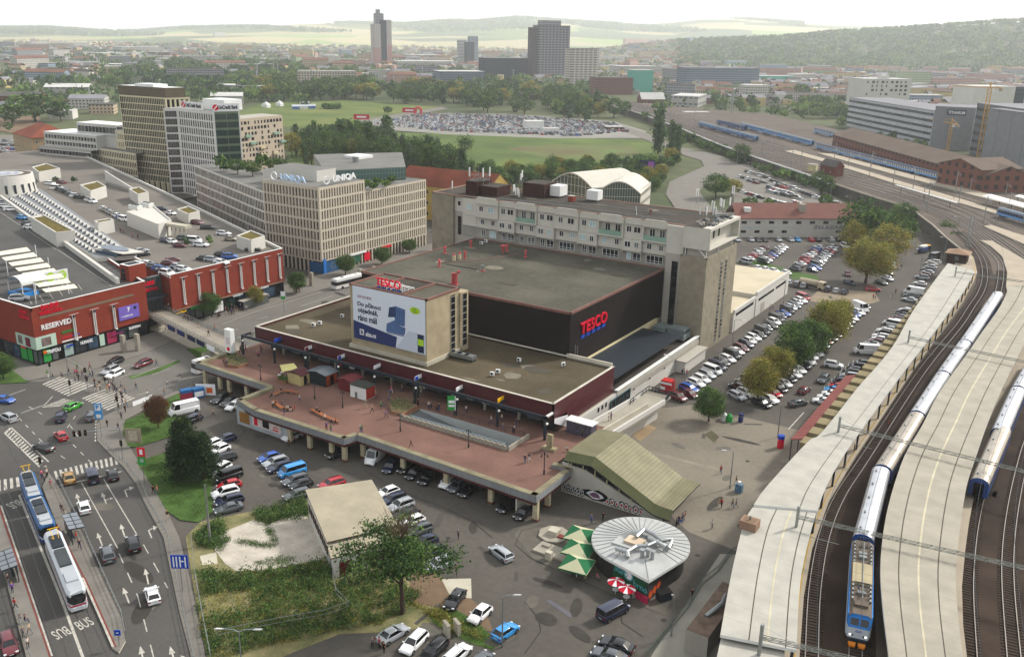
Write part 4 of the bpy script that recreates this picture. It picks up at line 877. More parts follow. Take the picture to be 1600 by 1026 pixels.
e8=M('rail_steel','#9a938c',.35,metal=.8,var=.1);e9=M('tram_rail','#55524f',.4,metal=.6,var=.1)
def c4(name,cl,z,gauge=1.435,m=e8,w=.09,h=.14,bury=.0,pix=True):
 P=[Na(at(p[0],p[1],z))if pix else Na((p[0],p[1],z))for p in cl];P=ao(P,4)
 for s in(-1,1):
  B=MB();Q=az(P,s*gauge/2)
  for a,b in zip(Q,Q[1:]):B.M((a[0],a[1],z+h/2-bury),(b[0],b[1],z+h/2-bury),w,h,m)
  bL(B.B(name,None,tuple(P[0])),kind=fX)
def ao(P,n=6):
 P=[Na(p,float)for p in P];c5=[]
 for i in range(len(P)-1):
  p0=P[max(i-1,0)];p1=P[i];p2=P[i+1];p3=P[min(i+2,len(P)-1)]
  for k in range(n):
   t=k/n;c5.append(.5*((2*p1)+(-p0+p2)*t+(2*p0-5*p1+4*p2-p3)*t*t+(-p0+3*p1-3*p2+p3)*t**3))
 c5.append(P[-1]);return c5
def az(P,o):
 c5=[]
 for i,p in enumerate(P):
  d=P[min(i+1,len(P)-1)]-P[max(i-1,0)];d=d/np.linalg.norm(d[:2]);c5.append(Na([p[0]-d[1]*o*-1,p[1]+d[0]*o*-1,p[2]]))
 return c5
fa=[(-20,640),(18,690),(45,745),(73,820),(116,930),(160,1030)];fc=[(-45,690),(-12,740),(25,812),(47,882),(78,966),(98,1035)]
for T in(fa,fc):c4('tram_rail',T,.006,1.435,e9,.12,.02)
DK=M('dark_seam','#36342f',.95)
aG('asphalt_seam',[[(603,755),(640,772),(700,795),(740,815),(770,840)],[(570,735),(600,752)],[(805,850),(815,828),(850,820)],[(805,850),(830,872),(905,905),(960,930)],[(820,940),(842,965),(845,985),(820,1020)],[(970,955),(972,972),(1005,994)]],.12,.02,DK)
for x,y in((640,905),(1090,867),(1037,968),(866,968),(455,690),(600,790),(700,840),(1168,720),(1000,716)):
 p=at(x,y,.018);B=MB();B.Q([(p[0]+.4*mC(t),p[1]+.4*mS(t),.018)for t in np.linspace(0,2*math.pi,12,endpoint=False)],DK);a6(B,'manhole_cover')
rq=random.Random(2)
for P_,n in((((620,770),(800,800),(960,1010),(620,1020)),16),(((340,650),(420,680),(560,740),(400,780)),7),(((130,760),(200,780),(290,1010),(200,1010)),9),(((1100,640),(1240,670),(1120,800),(1040,700)),9),(((1000,500),(1450,420),(1250,640),(1100,620)),14),(((420,520),(330,540),(520,460),(600,440)),6)):
 for k in range(n):
  u,v=rq.random(),rq.random();x=(P_[0][0]*(1-u)+P_[1][0]*u)*(1-v)+(P_[3][0]*(1-u)+P_[2][0]*u)*v;y=(P_[0][1]*(1-u)+P_[1][1]*u)*(1-v)+(P_[3][1]*(1-u)+P_[2][1]*u)*v;p=at(x,y);a,b,t0=rq.uniform(.5,4),rq.uniform(.3,1.3),rq.uniform(0,3);B=MB();m=k%3;B.Q([(p[0]+a*mC(t)*mC(t0)-b*mS(t)*mS(t0),p[1]+a*mC(t)*mS(t0)+b*mS(t)*mC(t0),.013+k*.0004)for t in(np.linspace(0,6.28,13)[:-1]if m else Na([.4,2.74,3.54,5.88]))],(M('asphalt_patch','#47443f',.9,var=.2),M('worn_patch','#5c5850',.9,var=.2),M('oil_stain','#383530',.7,var=.3))[m]);a6(B,'asphalt_patch')
dp=av('red_brick','#7c3426','#5c241b',[.45,.45],.04,['z',(1,1,0)],.9,var=.14)
GX,GZ=-198.5,14.0
ga=ac(gB,'red brick shopping gallery wing on the street corner with shop lettering and roof parking',gC,(-215,122,0))
cf=[(-198.5,107.2),(-198.5,137.2),(-200.5,137.6),(-345,186),(-345,107.2)]
MB().P(cf,3.9,13.2,dp,M('roof_deck_dark','#4c4b49',.9,var=.15,scale=.1)).P([(x-.4 if x>-300 else x,y+.4 if y<110 else y)for x,y in cf],0,3.89,M('shopfront_black','#15151a',.5)).B('wall',ga)
B=MB();n=len(cf)
for i in(0,1,2,3,4):
 a,b=Vc(cf[i]),Vc(cf[(i+1)%5]);d=(b-a).normalized();nn=Vc((-d.y,d.x))*.35;B.P([a,b,b+nn,a+nn],13.2,14.0-.003*i,dp);B.P([a-nn*.2,b-nn*.2,b+nn*1.2,a+nn*1.2],14.003+.004*i,14.1+.004*i,aa)
B.B('parapet',ga)
dq=M('frosted_green_glass','#a3b8a8',.3,var=.12)
def dU(name,parent,y0,y1,z0,z1,m,o=.05,X=GX):
 B=MB();B.X(X,y0,z0,X+o,y1,z1,m);return B.B(name,parent)
def fd(name,parent,x0,x1,z0,z1,m,o=.05,Y=107.2):
 B=MB();B.X(x0,Y-o,z0,x1,Y,z1,m);return B.B(name,parent)
def yz(px,py,X=GX):p=eJ(px,py,X);return p[1],p[2]
dU(gG,ga,107.25,112.2,3.9,6.9,dq);dU('poster',ga,108.6,110.9,4.4,6.4,M('fashion_poster','#6e5f5b',.6,var=.5,scale=.8,fine=3.),.09)
fd(gG,ga,-206.5,-198.5,3.9,6.9,dq);fd('poster',ga,-202.6,-200.6,4.2,6.4,M('dark_red_poster','#6a1f2c',.6,var=.3),.09);fd('poster',ga,-205.6,-203.9,4.4,6.4,M('fashion_poster',0),.09)
dU('stone_band',ga,109,133.5,11.0,11.6,M('stone_band','#6f5f50',.9))
xs=[(107.6,108.4,bq),(108.8,110.6,aW),(111,112.3,bV),(112.8,113.4,aV),(114.0,116.2,M('pale_shop','#8a9a96',.4)),(116.8,119.6,bq),(120.2,122.6,ek),(123.2,124.5,dq),(125.3,127.8,M('pink_shop','#8e2a48',.5)),(128.4,130.8,bq),(131.3,134,bV),(134.3,136.6,a5)]
for y0,y1,m in xs:dU('shop_window',ga,y0,y1,.4,3.3,m,.06,GX-.38)
for x0,x1,m in[(-200.6,-199.2,bV),(-203,-201.2,aW),(-206,-203.4,aW),(-209,-206.6,ek),(-213,-209.6,bq)]:fd('shop_window',ga,x0,x1,.4,3.3,m,.06,107.58)
B=MB()
for i,(s,px,py,w,h,m,fr)in enumerate([(g5,63,484.5,4.4,1.15,bw,0),(gW,61,493.5,5.6,1.25,bw,0),('RESERVED',65,516,7.4,1.25,af,0),('DOUGLAS',97,521,2.9,.55,aW,0),('TRIPOLI',73,553,3.4,.8,af,0),('HUMANIC',126,538.5,3.2,.8,af,0),('invia',104,543,1.8,.75,bd,0),('deichmann',176,524,3.0,.45,M('sign_magenta','#8e2a68',.5,var=0),0),('BUSHMAN',202,515,3.2,.65,af,0)]):
 p=eJ(px,py,GX);B=MB();aA(B,s,(GX+.02,p[1],p[2]),(0,1,0),(0,0,1),w,h,m,.02,.12);B.B('lettering',ga)
B=MB()
aA(B,g5,(-203.4,107.18,12.2),(1,0,0),(0,0,1),3.0,.85,bw,.03,.1);B.B('lettering',ga);B=MB();aA(B,gW,(-203.8,107.18,11.0),(1,0,0),(0,0,1),4.1,.95,bw,.03,.1)
B.B('lettering',ga)
B=MB();p=eJ(97,529,GX);B.X(GX,p[1],p[2],GX+.1,p[1]+2.6,p[2]+.22,bw);B.X(GX,p[1]+2.65,p[2],GX+.1,p[1]+4.4,p[2]+.22,bd);p=eJ(97,535,GX);B.X(GX,p[1],p[2],GX+.1,p[1]+5,p[2]+.25,af);p=eJ(68,553,GX);B.X(GX,p[1],p[2],GX+.12,p[1]+.8,p[2]+.7,bW);B.X(-205,107.1,3.4,-203,107.19,3.8,bw);B.B('shop_logo',ga)
B=MB();a=eJ(183,491,GX);y0,z0=129.0,4.6;B.X(GX,128.8,5.5,GX+.25,134.5,8.9,dl);aA(B,'7',(GX+.26,131.2,7.4),(0,1,0),(0,0,1),.8,1.1,af,.05,.02);aA(B,'V VAŇKOVCE',(GX+.26,129.4,6.2),(0,1,0),(0,0,1),3.2,.5,af,.03,.02);B.T([(GX+.255,133.4,8),(GX+.27,133.4,8)],.45,dE,14);B.B('violet_banner',ga)
SPOT=M('facade_lattice','#8f8380',.6,var=.3,scale=1.,fine=9.)
def cN(parent,y,z0=4.6,z1=10.6,X=GX):
 B=MB();B.X(X,y-.3,z0,X+.3,y-.2,z1,aa);B.X(X,y+.2,z0,X+.3,y+.3,z1,aa);k=z0
 while k<z1-.4:B.M((X+.25,y-.25,k),(X+.25,y+.25,k+.4),.06,.06,aa);k+=.5
 B.T([(X+.4,y,z1-.3),(X+.6,y,z1-.3)],.28,ae,10);B.M((X+.5,y-1.2,z1+.25),(X+.5,y+1.2,z1+.25),.06,.06,aM);B.X(X+.3,y-.2,z0-.1,X+.7,y+.2,z0+.15,aa);B.B('facade_lamp',parent)
for y in(117.0,122.3,127.6):cN(ga,y,3.9,10.1)
rt=ac('roof_stair_house','red brick roof stair house beside the entrance notch',g8,(-203,137,13.2))
a=at(190,432,13.2);MB().X(-207,136.2,13.2,-203.2,141.2,17.4,dp,aa).X(-206,137,17.4,-204,140,17.6,ae).B('wall',rt);fd('door',rt,-206.4,-205,13.4,16.4,a5,.05,136.2)
def aY(name,label,cF,zt,zb=13.2,green=True,cat=g8):
 t=ac(name,label,cat,at(cF[0][0],cF[0][1],zt)[:2]+(zb,));P=[at(x,y,zt)[:2]for x,y in cF];K1('wall',t,'P',P,zb,zt,ag,ag);A=sum(P[i][0]*P[(i+1)%4][1]-P[(i+1)%4][0]*P[i][1]for i in range(4));P=P if A>0 else P[::-1];B=MB();aZ(B,P,zt+.003,zt+.35,.4,ag);B.B('parapet',t)
 if green:K1('planted_roof',t,'Q',[(x,y,zt+.05)for x,y in sc(P,.88)],M('sedum_roof','#5b5128',.95,var=.4,scale=.6,fine=3.))
 return t,P
wh,P=aY(gN,'white roof pavilion with two planted brown roof fields beside the ramp',[(47,340),(68,336),(117,362),(87,365)],17.2)
onw=[aY(gN,lb,aL,z)[0]for lb,aL,z in[('small white stair house with blue sign on the roof car park',[(147,346),(172,342),(178,345),(153,350)],16.8),('white stair house with planted roof at the street edge of the roof car park',[(369,370),(392,361),(414,370),(392,377)],16.6),('white stair house below the bank facade',[(276,328),(294,323),(312,331),(294,336)],16.4),('white stair house with dark planted roof near the ramp wall',[(201,296),(217,293),(232,301),(215,305)],16.8),('white plant building with cooling units behind the parked cars',[(125,290),(152,284),(166,292),(141,300)],17.0),('far white plant building near the domed hall',[(50,262),(72,256),(94,264),(60,270)],17.0)]]
ph,P=aY('plant_house','large white plant house with roof chillers on the roof car park',[(197,332),(240,322),(268,345),(247,352)],17.6,13.2,False,'plant house')
B=MB();p=at(258,350,17);p2=at(292,352,17)
for k in range(5):B.M((p[0]+k*1.7+1,p[1]+k*.2,13.3),(p[0]+k*1.7+1,p[1]+k*.2,17.5),.25,.25,au)
B.S([(p[0],p[1]-1,17.5),(p[0]+9.5,p[1],17.5),(p[0]+9.5,p[1]+2.5,17.5),(p[0],p[1]+1.5,17.5)],.9,aK);aT(B,'roof_portal','pale concrete portal frame in front of the plant house','portal frame',(p[0],p[1],13.2))
for px,py in((212,326),(230,322)):p=at(px,py,17.8);B=MB();B.X(p[0]-2.4,p[1]-1,17.65,p[0]+2.4,p[1]+1,19,aa);B.T([(p[0]-1,p[1],19),(p[0]-1,p[1],19.2)],.7,ae,10);B.T([(p[0]+1,p[1],19),(p[0]+1,p[1],19.2)],.7,ae,10);aT(B,gU,'white chiller on the large plant house',gV,(p[0],p[1],17.6),'chillers of the plant house')
B=MB();p=at(165,284,14);q=at(215,300,14);B.Q([(p[0],p[1],13.2),(q[0],q[1],13.2),(q[0],q[1],14.2),(p[0],p[1],18.5)],ag,flip=False);B.P([p[:2],q[:2],(q[0]+.1,q[1]+.5),(p[0]+.1,p[1]+.5)],13.2,14.3,ag);B.Q([(p[0]+.1,p[1]+.5,13.2),(p[0]+.1,p[1]+.5,18.5),(q[0]+.1,q[1]+.5,14.2),(q[0]+.1,q[1]+.5,13.2)],ag);B.Q([(p[0],p[1],18.5),(q[0],q[1],14.2),(q[0]+.1,q[1]+.5,14.2),(p[0]+.1,p[1]+.5,18.5)],ag)
aT(B,'ramp_wall','tapering pale lilac ramp wall on the roof car park','wall',(p[0],p[1],13.2))
gb=ac(gB,'red brick shopping gallery wing along the bus street with roof car park',gC,(-215,162,0))
rp=[(-198.5,144.5),(-198.5,184),(-300,223),(-466,284),(-478,232),(-346,186.5)]
MB().P(rp,3.9,13.2,dp,M('roof_deck_pale','#69645d',.9,var=.14,scale=.06)).P([(x-.4 if x>-200 else x,y)for x,y in rp],0,3.89,M('shopfront_black',0)).B('wall',gb)
B=MB()
for i in(0,1,2,5):
 a,b=Vc(rp[i]),Vc(rp[(i+1)%6]);d=(b-a).normalized();nn=Vc((-d.y,d.x))*.35;m=dp if i==0 else ag;B.P([a,b,b+nn,a+nn],13.2,14.0-.003*i,m);B.P([a-nn*.2,b-nn*.2,b+nn*1.2,a+nn*1.2],14.003+.004*i,14.1+.004*i,aa)
B.B('parapet',gb)
for k,y in enumerate(np.arange(148.5,183,4.85)):cN(gb,y,5.4,12.6)
for y0,y1,m in[(146,148.2,bV),(149,151.5,bq),(152,154,bV),(154.6,157.2,bV),(158,161.2,af),(162.6,165.5,GLG),(166.8,170,ek),(171.2,174.4,ek),(176,180.5,ek)]:dU('shop_window',gb,y0,y1,.4,3.3,m,.06,GX-.38)
K1('sign_rail',gb,'X',GX,144.6,4.0,GX+.1,184,4.35,M('rail_band','#7d6a5a',.7))
for s,y,z,w,h,m in[('DOUGLAS',150.2,3.0,3.2,.6,aW),('eiffel',145.2,2.9,3.4,.5,a7),('EVO',156.6,3.4,1.6,.6,bw),('CALZEDO',164.5,3.2,3.6,.6,af),('SPORTISIMO',173.5,3.3,4.2,.6,af)]:B=MB();aA(B,s,(GX+.02,y,z+.3),(0,1,0),(0,0,1),w,h,m,.03,.1);B.B('lettering',gb)
ge=ac('gallery_entrance','recessed glass entrance between the brick wings with red lettering','entrance',(-201,141,0))
MB().X(-203,137.25,0,-202,144.45,13.6,M('entrance_glass','#39403f',.2,var=.2,scale=.5,fine=3.)).X(-202,137.3,8.3,-199.5,144.4,8.6,ae).B('glass_wall',ge)
B=MB();aA(B,g5,(-201.95,137.7,11.6),(0,1,0),(0,0,1),4.6,1.1,bw,.03,.1);aA(B,gW,(-201.95,137.6,10.0),(0,1,0),(0,0,1),5.6,1.2,bw,.03,.1);B.B('lettering',ge)
B=MB()
for y in np.arange(137.4,144.5,1.15):B.X(-201.99,y,0,-201.9,y+.1,13.5,ae)
B.B('mullions',ge)
sk=ac('skylight_roof','long grey skylight roof with rows of pointed white light scoops','skylight roof',(-240,150,13.2))
s0=[at(5,312,14.5),at(62,294,14.5),at(214,398,14.5),at(150,402,14.5)]
K1('roof_slab',sk,'P',[p[:2]for p in s0],13.21,14.4,ag,M('skylight_sheet','#77797c',.6,var=.1))
es=M('scoop_metal','#b3b1ab',.5,var=.1)
a0,b0,b1,a1=[Na(p)for p in(s0[0],s0[3],s0[2],s0[1])]
B=MB()
for r,nn_ in enumerate((30,30,26,26)):
 u=(r+.6)/4.4
 for k in range(nn_):
  t=(k+.5)/nn_;t=.02+t*.92;c=(a0*(1-t)+b0*t)*(1-u)+(a1*(1-t)+b1*t)*u;x,y=c[0],c[1];s=1.0;B.Q([(x-1*s,y-.9*s,14.41),(x+1*s,y-.9*s,14.41),(x+.5*s,y-.2,15.5)],bq);B.Q([(x+1*s,y-.9*s,14.41),(x+1*s,y+1*s,14.41),(x+.5*s,y-.2,15.5)],es);B.Q([(x+1*s,y+1*s,14.41),(x-1*s,y+1*s,14.41),(x+.5*s,y-.2,15.5)],es);B.Q([(x-1*s,y+1*s,14.41),(x-1*s,y-.9*s,14.41),(x+.5*s,y-.2,15.5)],es)
o=B.B('light_scoop',sk);o['kind']='stuff'
B=MB();c=at(178,392,15);
B.S([(c[0]-5,c[1]-3,15.6),(c[0]+7,c[1]-2,15.6),(c[0]+8,c[1]+4,15.2),(c[0]-3,c[1]+4,15.2)],.3,ag);B.Q([(c[0]+5.5*mC(t)+.5,c[1]-2.6-.1,15.0+1.0*mS(t))for t in np.linspace(0,2*math.pi,20,endpoint=False)],ek,flip=True)
B.B('end_hood',sk)
B=MB();c=at(180,393,14.6)
B.Q([(c[0]+5.8*mC(t),c[1]+2.2*mS(t),15.65)for t in np.linspace(0,2*math.pi,24,endpoint=False)],ek);B.B('oval_window',sk)
B=MB();p0=at(0,305,14.6);p1=at(184,438,14.2);d=(Vc(p1)-Vc(p0)).normalized();nn=Vc((-d.y,d.x,0))*.5
B.M((p0[0],p0[1],14.),(p1[0],p1[1],14.),.9,1.4,ag);aT(B,'light_wall','long low white wall dividing the dark roof deck from the skylights','wall',(p0[0],p0[1],13.2))
dr=ac('round_hall','white tapering round hall with ringed flat roof at the left edge','round hall',at(0,300,13.2))
c=at(6,272,21.)[:2];rr=mD(at(50,271.5,21.)[:2],c)
K1('wall',dr,'C',c[0],c[1],13.2,21.2,rr*1.12,ag,48,rr,aa)
B=MB();RB=M('ring_brown','#5a5248',.9);RW=M('ring_white','#b0aea6',.9);RBL=M('ring_blue','#7f8ba4',.9)
for r_,m,z in((.95,RB,21.22),(.68,RW,21.24),(.52,RBL,21.26),(.4,RW,21.28),(.25,RBL,21.3),(.12,RW,21.32)):B.Q([(c[0]+rr*r_*mC(t),c[1]+rr*r_*mS(t),z)for t in np.linspace(0,2*math.pi,48,endpoint=False)],m)
B.B('ringed_roof',dr)
for k in range(14):
 t=mR(-140+k*16);x=c[0]+rr*1.085*mC(t);y=c[1]+rr*1.085*mS(t);K1('window',dr,'M',(x,y,14),(x-.3*mC(t),y-.3*mS(t),18),.9,.3,bq,(mC(t),mS(t),0))
def et(do,z,w=.14):
 B=MB()
 for a,b in do:
  a=Vc(at(a[0],a[1],z));b=Vc(at(b[0],b[1],z));d=(b-a).normalized();n_=Vc((-d.y,d.x,0))*w/2;B.Q([a-n_,b-n_,b+n_,a+n_],aS)
 B.B('parking_line',ga)
et([((90,390),(175,447)),((0,331),(88,390)),((92,432),(112,450)),((46,468),(50,475))]+[((108+k*8.5,384+k*4.9),(135+k*8.5,380+k*4.8))for k in range(9)]+[((62+k*15,462-k*4.5),(68+k*15,471-k*4.5))for k in range(5)],13.22)
aw=ac('sun_sail_pergola','rows of cream fabric sails over the roof terrace','sun sails',at(50,400,13.2));
SAIL=M('cream_fabric','#cdc6b2',.9,var=.08)
for k in range(8):
 B=MB();x0,y0=0+k*10.5,393+k*8.2;a,b=at(x0-8,y0+1,17),at(x0+42,y0-7,17);c_,d_=at(x0+48,y0-1,16.6),at(x0-2,y0+6,16.6);B.S([a,b,c_,d_],.06,SAIL);B.B('sail',aw)
B=MB()
for px,py in((55,385),(75,405),(95,425),(105,438),(30,432),(10,412),(54,455)):p=at(px,py,16.5);B.M((p[0],p[1],13.2),(p[0],p[1],17),.15,.15,aa)
B.B('post',aw)
fb=ac('fitness_banner','white banner with three lime discs reading STAY FIT',ht,at(75,455,13.2));a=Na(at(53,447,14.2));b=Na(at(107,436,14.2));d=(b-a)/np.linalg.norm(b-a);nv=Na([d[1],-d[0],0])
W_=np.linalg.norm(b-a);B=MB();B.P([a[:2],b[:2],(b-nv*.1)[:2],(a-nv*.1)[:2]],14.3,17.0,af)
B.M(tuple(a+nv*-.05+Na([0,0,-1])),tuple(a+nv*-.05+Na([0,0,2.8])),.12,.12,aa);B.M(tuple(b+nv*-.05+Na([0,0,-1])),tuple(b+nv*-.05+Na([0,0,2.8])),.12,.12,aa);B.B('panel',fb)
B=MB()
for k in range(3):
 c=a+d*W_*(k+.5)/3+nv*.02;B.Q([(c[0]+d[0]*1.15*mC(t),c[1]+d[1]*1.15*mC(t),15.65+1.15*mS(t))for t in np.linspace(0,2*math.pi,22,endpoint=False)],dj);p=c-d*.75+nv*.01;aA(B,'STAY',(p[0],p[1],15.7),tuple(d),(0,0,1),1.5,.55,af,.03,.02);p=c-d*.45+nv*.01;aA(B,'FIT',(p[0],p[1],15.0),tuple(d),(0,0,1),.9,.5,af,.03,.02)
B.B('lime_disc',fb)
st=ac(ha,'white arched event tent over a blue stage at the roof corner','tent',at(25,455,13.2));c=at(26,462,13.2)
B=MB();W2,D2=3.0,3.2;N=10
for k in range(N):
 t0,t1=math.pi*k/N,math.pi*(k+1)/N;f_=lambda t:(c[0]-W2*mC(t),16.2+1.8*mS(t));(xa,za),(xb,zb)=f_(t0),f_(t1);B.S([(xa,c[1],za),(xb,c[1],zb),(xb,c[1]+D2*2,zb),(xa,c[1]+D2*2,za)],.08,M('tent_canvas','#c2c2bd',.7,var=.05))
B.B('canopy',st)
B=MB()
for sx in(-1,1):
 for yy in(0,D2,2*D2):B.M((c[0]+sx*W2,c[1]+yy,13.2),(c[0]+sx*W2,c[1]+yy,16.2),.15,.15,aa)
B.B('post',st)
MB().X(c[0]-2.8,c[1]-.5,13.22,c[0]+2.8,c[1]+4,14.,M('blue_stage','#2176b8',.5)).X(c[0]-1.4,c[1]+.5,14.003,c[0]+1.2,c[1]+2.4,14.06,dE).B('stage',st)
dG=M('pale_stone_cladding','#b4aa99',.85,var=.08,scale=.3,fine=2.)
un=ac('office_block','beige stone office block with narrow upright windows and white letters on its raised corner',f6,(-230,232,0))
W=MB();ak=[]
ap(W,ak,(-206.5,208),(-206.5,229.5),4.0,28.2,17,7,.68,2.75,dG,.6,.4,.0,.7,.35,wtype='slim')
ap(W,ak,(-206.5,229.503),(-206.5,262.8),4.0,24.5,27,6,.68,2.75,dG,.3,.3,.0,.4,.35,wtype='slim')
L0=at(303,257,24.5);P0=(-206.5,208.);P1=(-232,208.)
P2=L0[:2]
ap(W,ak,P1,P0,4.0,28.2,17,7,.85,2.75,dG,.3,.5,.0,.7,.35,wtype='slim')
ap(W,ak,P2,P1,4.0,24.5,50,6,1.15,2.75,M('office_white_stone','#c6c2b8',.85,var=.08,scale=.3,fine=2.),.3,.3,.0,.4,.1,wtype='slim')
W.Q([(-206.5,229.5,24.5),(-206.5,229.5,28.2),(-232,229.5,28.2),(-232,229.5,24.5)],dG,flip=True);W.Q([(-232,208,24.5),(-232,208,28.2),(-232,229.5,28.2),(-232,229.5,24.5)],dG,flip=True)
W.Q([(-206.5,262.8,0),(-206.5,262.8,24.5),(-226,262.8,24.5),(-226,262.8,0)],dG,flip=True)
W.B('wall',un)
RD=M('office_roof','#6b6a66',.9,var=.15,scale=.15)
B=MB();B.Q([(-206.8,208.3,28.0),(-206.8,229.4,28.0),(-232,229.4,28.0),(-232,208.3,28.0)],RD);dL=Vc(P2)-Vc(P1);nL=Vc((dL.y,-dL.x)).normalized()*16
B.Q([(-206.8,229.5,24.3),(-206.8,262.5,24.3),(-226,262.5,24.3),(-226,229.5,24.3)],RD);a_,b_=Vc(P1),Vc(P2)
B.Q([(a_.x,a_.y+.3,24.31),(a_.x+nL.x,a_.y+nL.y,24.31),(b_.x+nL.x,b_.y+nL.y,24.31),(b_.x,b_.y+.3,24.31)],RD);B.B('roof',un)
K1('inner_roof',un,'X',-230,225,24.0,-214,260,24.6,RD)
aj(un,ak,dG,[a5,a5,bq,bV])
K1('ground_floor_glazing',un,'P',[(-206.9,208.4),(-206.9,262.6),(-208,262.6),(-208,209.5),(P1[0],P1[1]+1.5),(P2[0],P2[1]+1.5),(P2[0],P2[1]+.4),(P1[0],P1[1]+.4)],.02,3.98,M('office_ground_dark','#20262c',.3))
for k in range(31):
 y=209.4+k*1.75
 if 209<y<217.5:continue
 K1('ground_floor_pier',un,'X',-206.95,y,0,-206.4,y+.55,3.99,dG)
dv=(Vc(P0)-Vc(P1));
for k in range(12):
 p=Vc(P1)+dv*(k/13.5);K1('ground_floor_pier',un,'P',[p,p+Vc((.5,0)),p+Vc((.5,.5)),p+Vc((0,.5))],0,3.99,dG)
dv=(Vc(P1)-Vc(P2));d1=dv.normalized();n1=Vc((-d1.y,d1.x))
for k in range(40):
 p=Vc(P2)+dv*(k/40.);K1('ground_floor_pier',un,'P',[p,p+d1*.5,p+d1*.5+n1*.5,p+n1*.5],0,3.99,dG)
ds=M('bank_blue','#24507c',.4,var=.1)
MB().X(-206.48,208.0,.1,-206.3,217.3,3.6,ds).X(-206.3,208.2,.2,-205.9,209.4,4.8,M('bank_bright_blue','#2e6cb4',.4,var=0)).Q([(-206.28,213+1.3*mC(t),2+1.3*mS(t))for t in np.linspace(0,2*math.pi,20,endpoint=False)],bV,flip=False).Q([(-206.27,213+.8*mC(t),2+.8*mS(t))for t in np.linspace(0,2*math.pi,20,endpoint=False)],ds).X(-212,207.9,.1,-206.5,208,3.6,ds).B('blue_shopfront',un)
dU('shop_sign',un,237,242,3.2,4.0,bw,.15,-206.2);dU('shop_sign',un,228,231,.6,3.4,bw,.1,-206.3);dU('shop_sign',un,222,226,.8,3.2,M('shop_green_red','#2c5a44',.4),.1,-206.3);dU('shop_sign',un,219,229,3.6,4.2,af,.3,-206.3)
ul=ac('roof_lettering','tall white company letters standing on the corner roof of the beige office','sign',(-208,214,28.2));B=MB()
aA(B,'UNIQA',(-207.4,215.2,28.7),(0,1,0),(0,0,1),11.0,2.3,af,.03,.35);aA(B,'UNIQA',(-224,208.6,28.7),(1,0,0),(0,0,1),11.5,2.3,M('sign_pale_blue','#a9bfd6',.5,var=0),.03,.3);B.B('lettering',ul)
B=MB()
for(cx,cy,vx,vy)in((-207.4,212.6,0,1),(-227,208.6,1,0)):
 for t in np.linspace(.3,5.9,16):
  t2=t+.37;B.M((cx+vx*1.3*mC(t),cy+vy*1.3*mC(t),29.9+1.2*mS(t)),(cx+vx*1.3*mC(t2),cy+vy*1.3*mC(t2),29.9+1.2*mS(t2)),.3,.3,af)
B.B('round_logo',ul)
B=MB()
for k in range(8):B.M((-207.6,210.5+k*2.2,28.1),(-207.6,210.5+k*2.2,29.2),.08,.08,ai)
B.M((-207.6,210,28.6),(-207.6,227,28.6),.1,.1,ai);B.B('support_frame',ul)
pv=ac('roof_plant_block','white rendered roof storey with grey top on the beige office',g0,(-228,222,24.6));MB().X(-236,217,24.5,-216,226,31.6,ag,RD).X(-246,221,24.5,-236.05,226,29,ag,RD).B('wall',pv)
gv=ac('glass_roof_storey','set back glazed roof storey with grey flat roof behind the white letters',g0,(-250,245,24.6))
B=MB();ST=av('green_curtain_wall','#4b6662','#8a9490',[1.6,1.8],.12,[(1,1,0),'z'],.25,.2,spec=.5)
B.P([(-227,232),(-212,258),(-240,290),(-262,262)],24.5,29.0,ST,RD);B.B('wall',gv)
MB().X(-246,262,29,-238,270,30,aa).X(-235,255,29,-233,256,31,ai).B('roof_unit',gv)
BZ=41.5
bk=ac('bank_office','white ten storey office with green glass corner and bank signs on its roof',f6,(-370,310,0))
eL=M('bank_white_stone','#c6c4bf',.85,var=.06,scale=.2);W=MB();ak=[]
c6=at(333,175,BZ)[:2];b7=at(374,174,BZ)[:2];eu=at(276,169,BZ)[:2];da=at(255,169,BZ)[:2]
ap(W,ak,eu,c6,3.5,BZ,15,11,1.05,2.7,eL,1,.8,0,.9,.2,wtype='slim');ap(W,ak,da,eu,3.5,BZ,8,11,1.05,2.7,eL,.5,.3,0,.9,.15,wtype='slim')
W.P([da,eu,c6,b7,(b7[0]-30,b7[1]+18),(da[0]-5,da[1]+26)],BZ-.1,BZ-.05,M('bank_roof','#8c8c88',.9));d12=Vc(b7)-Vc(c6)
W.Q([(b7[0],b7[1],0),(b7[0]-30,b7[1]+18,0),(b7[0]-30,b7[1]+18,BZ),(b7[0],b7[1],BZ)],eL);W.Q([(da[0],da[1],BZ),(da[0]-5,da[1]+26,BZ),(da[0]-5,da[1]+26,0),(da[0],da[1],0)],eL);W.B('wall',bk);aj(bk,ak,eL,[a5,bq,a5])
G=MB();d=d12.normalized();n_=Vc((d.y,-d.x))
K1('corner_frame',bk,'P',[c6,b7,Vc(b7)-n_*.4,Vc(c6)-n_*.4],0,BZ+.2,eL)
Ld=d12.length
for r in range(11):
 for k in range(2):
  B=MB();a=Vc(c6)+d*(.5+k*(Ld-1)/2)+n_*.03;b=a+d*((Ld-1)/2-.06);B.P([a,b,b-n_*.02,a-n_*.02],3.6+r*3.45,3.6+r*3.45+2.5,GLG);B.B('glass_panel',bk)
 B=MB();a=Vc(c6)+d*.5+n_*.02;b=Vc(b7)-d*.5+n_*.02;B.P([a,b,b-n_*.01,a-n_*.01],3.6+r*3.45+2.5,3.6+(r+1)*3.45-.01,M('green_spandrel','#5c6b58',.5));B.B('spandrel',bk)
sgn=ac(hu,'white roof sign with red slash mark facing the gallery roof','sign',(c6[0],c6[1],BZ),0,None)
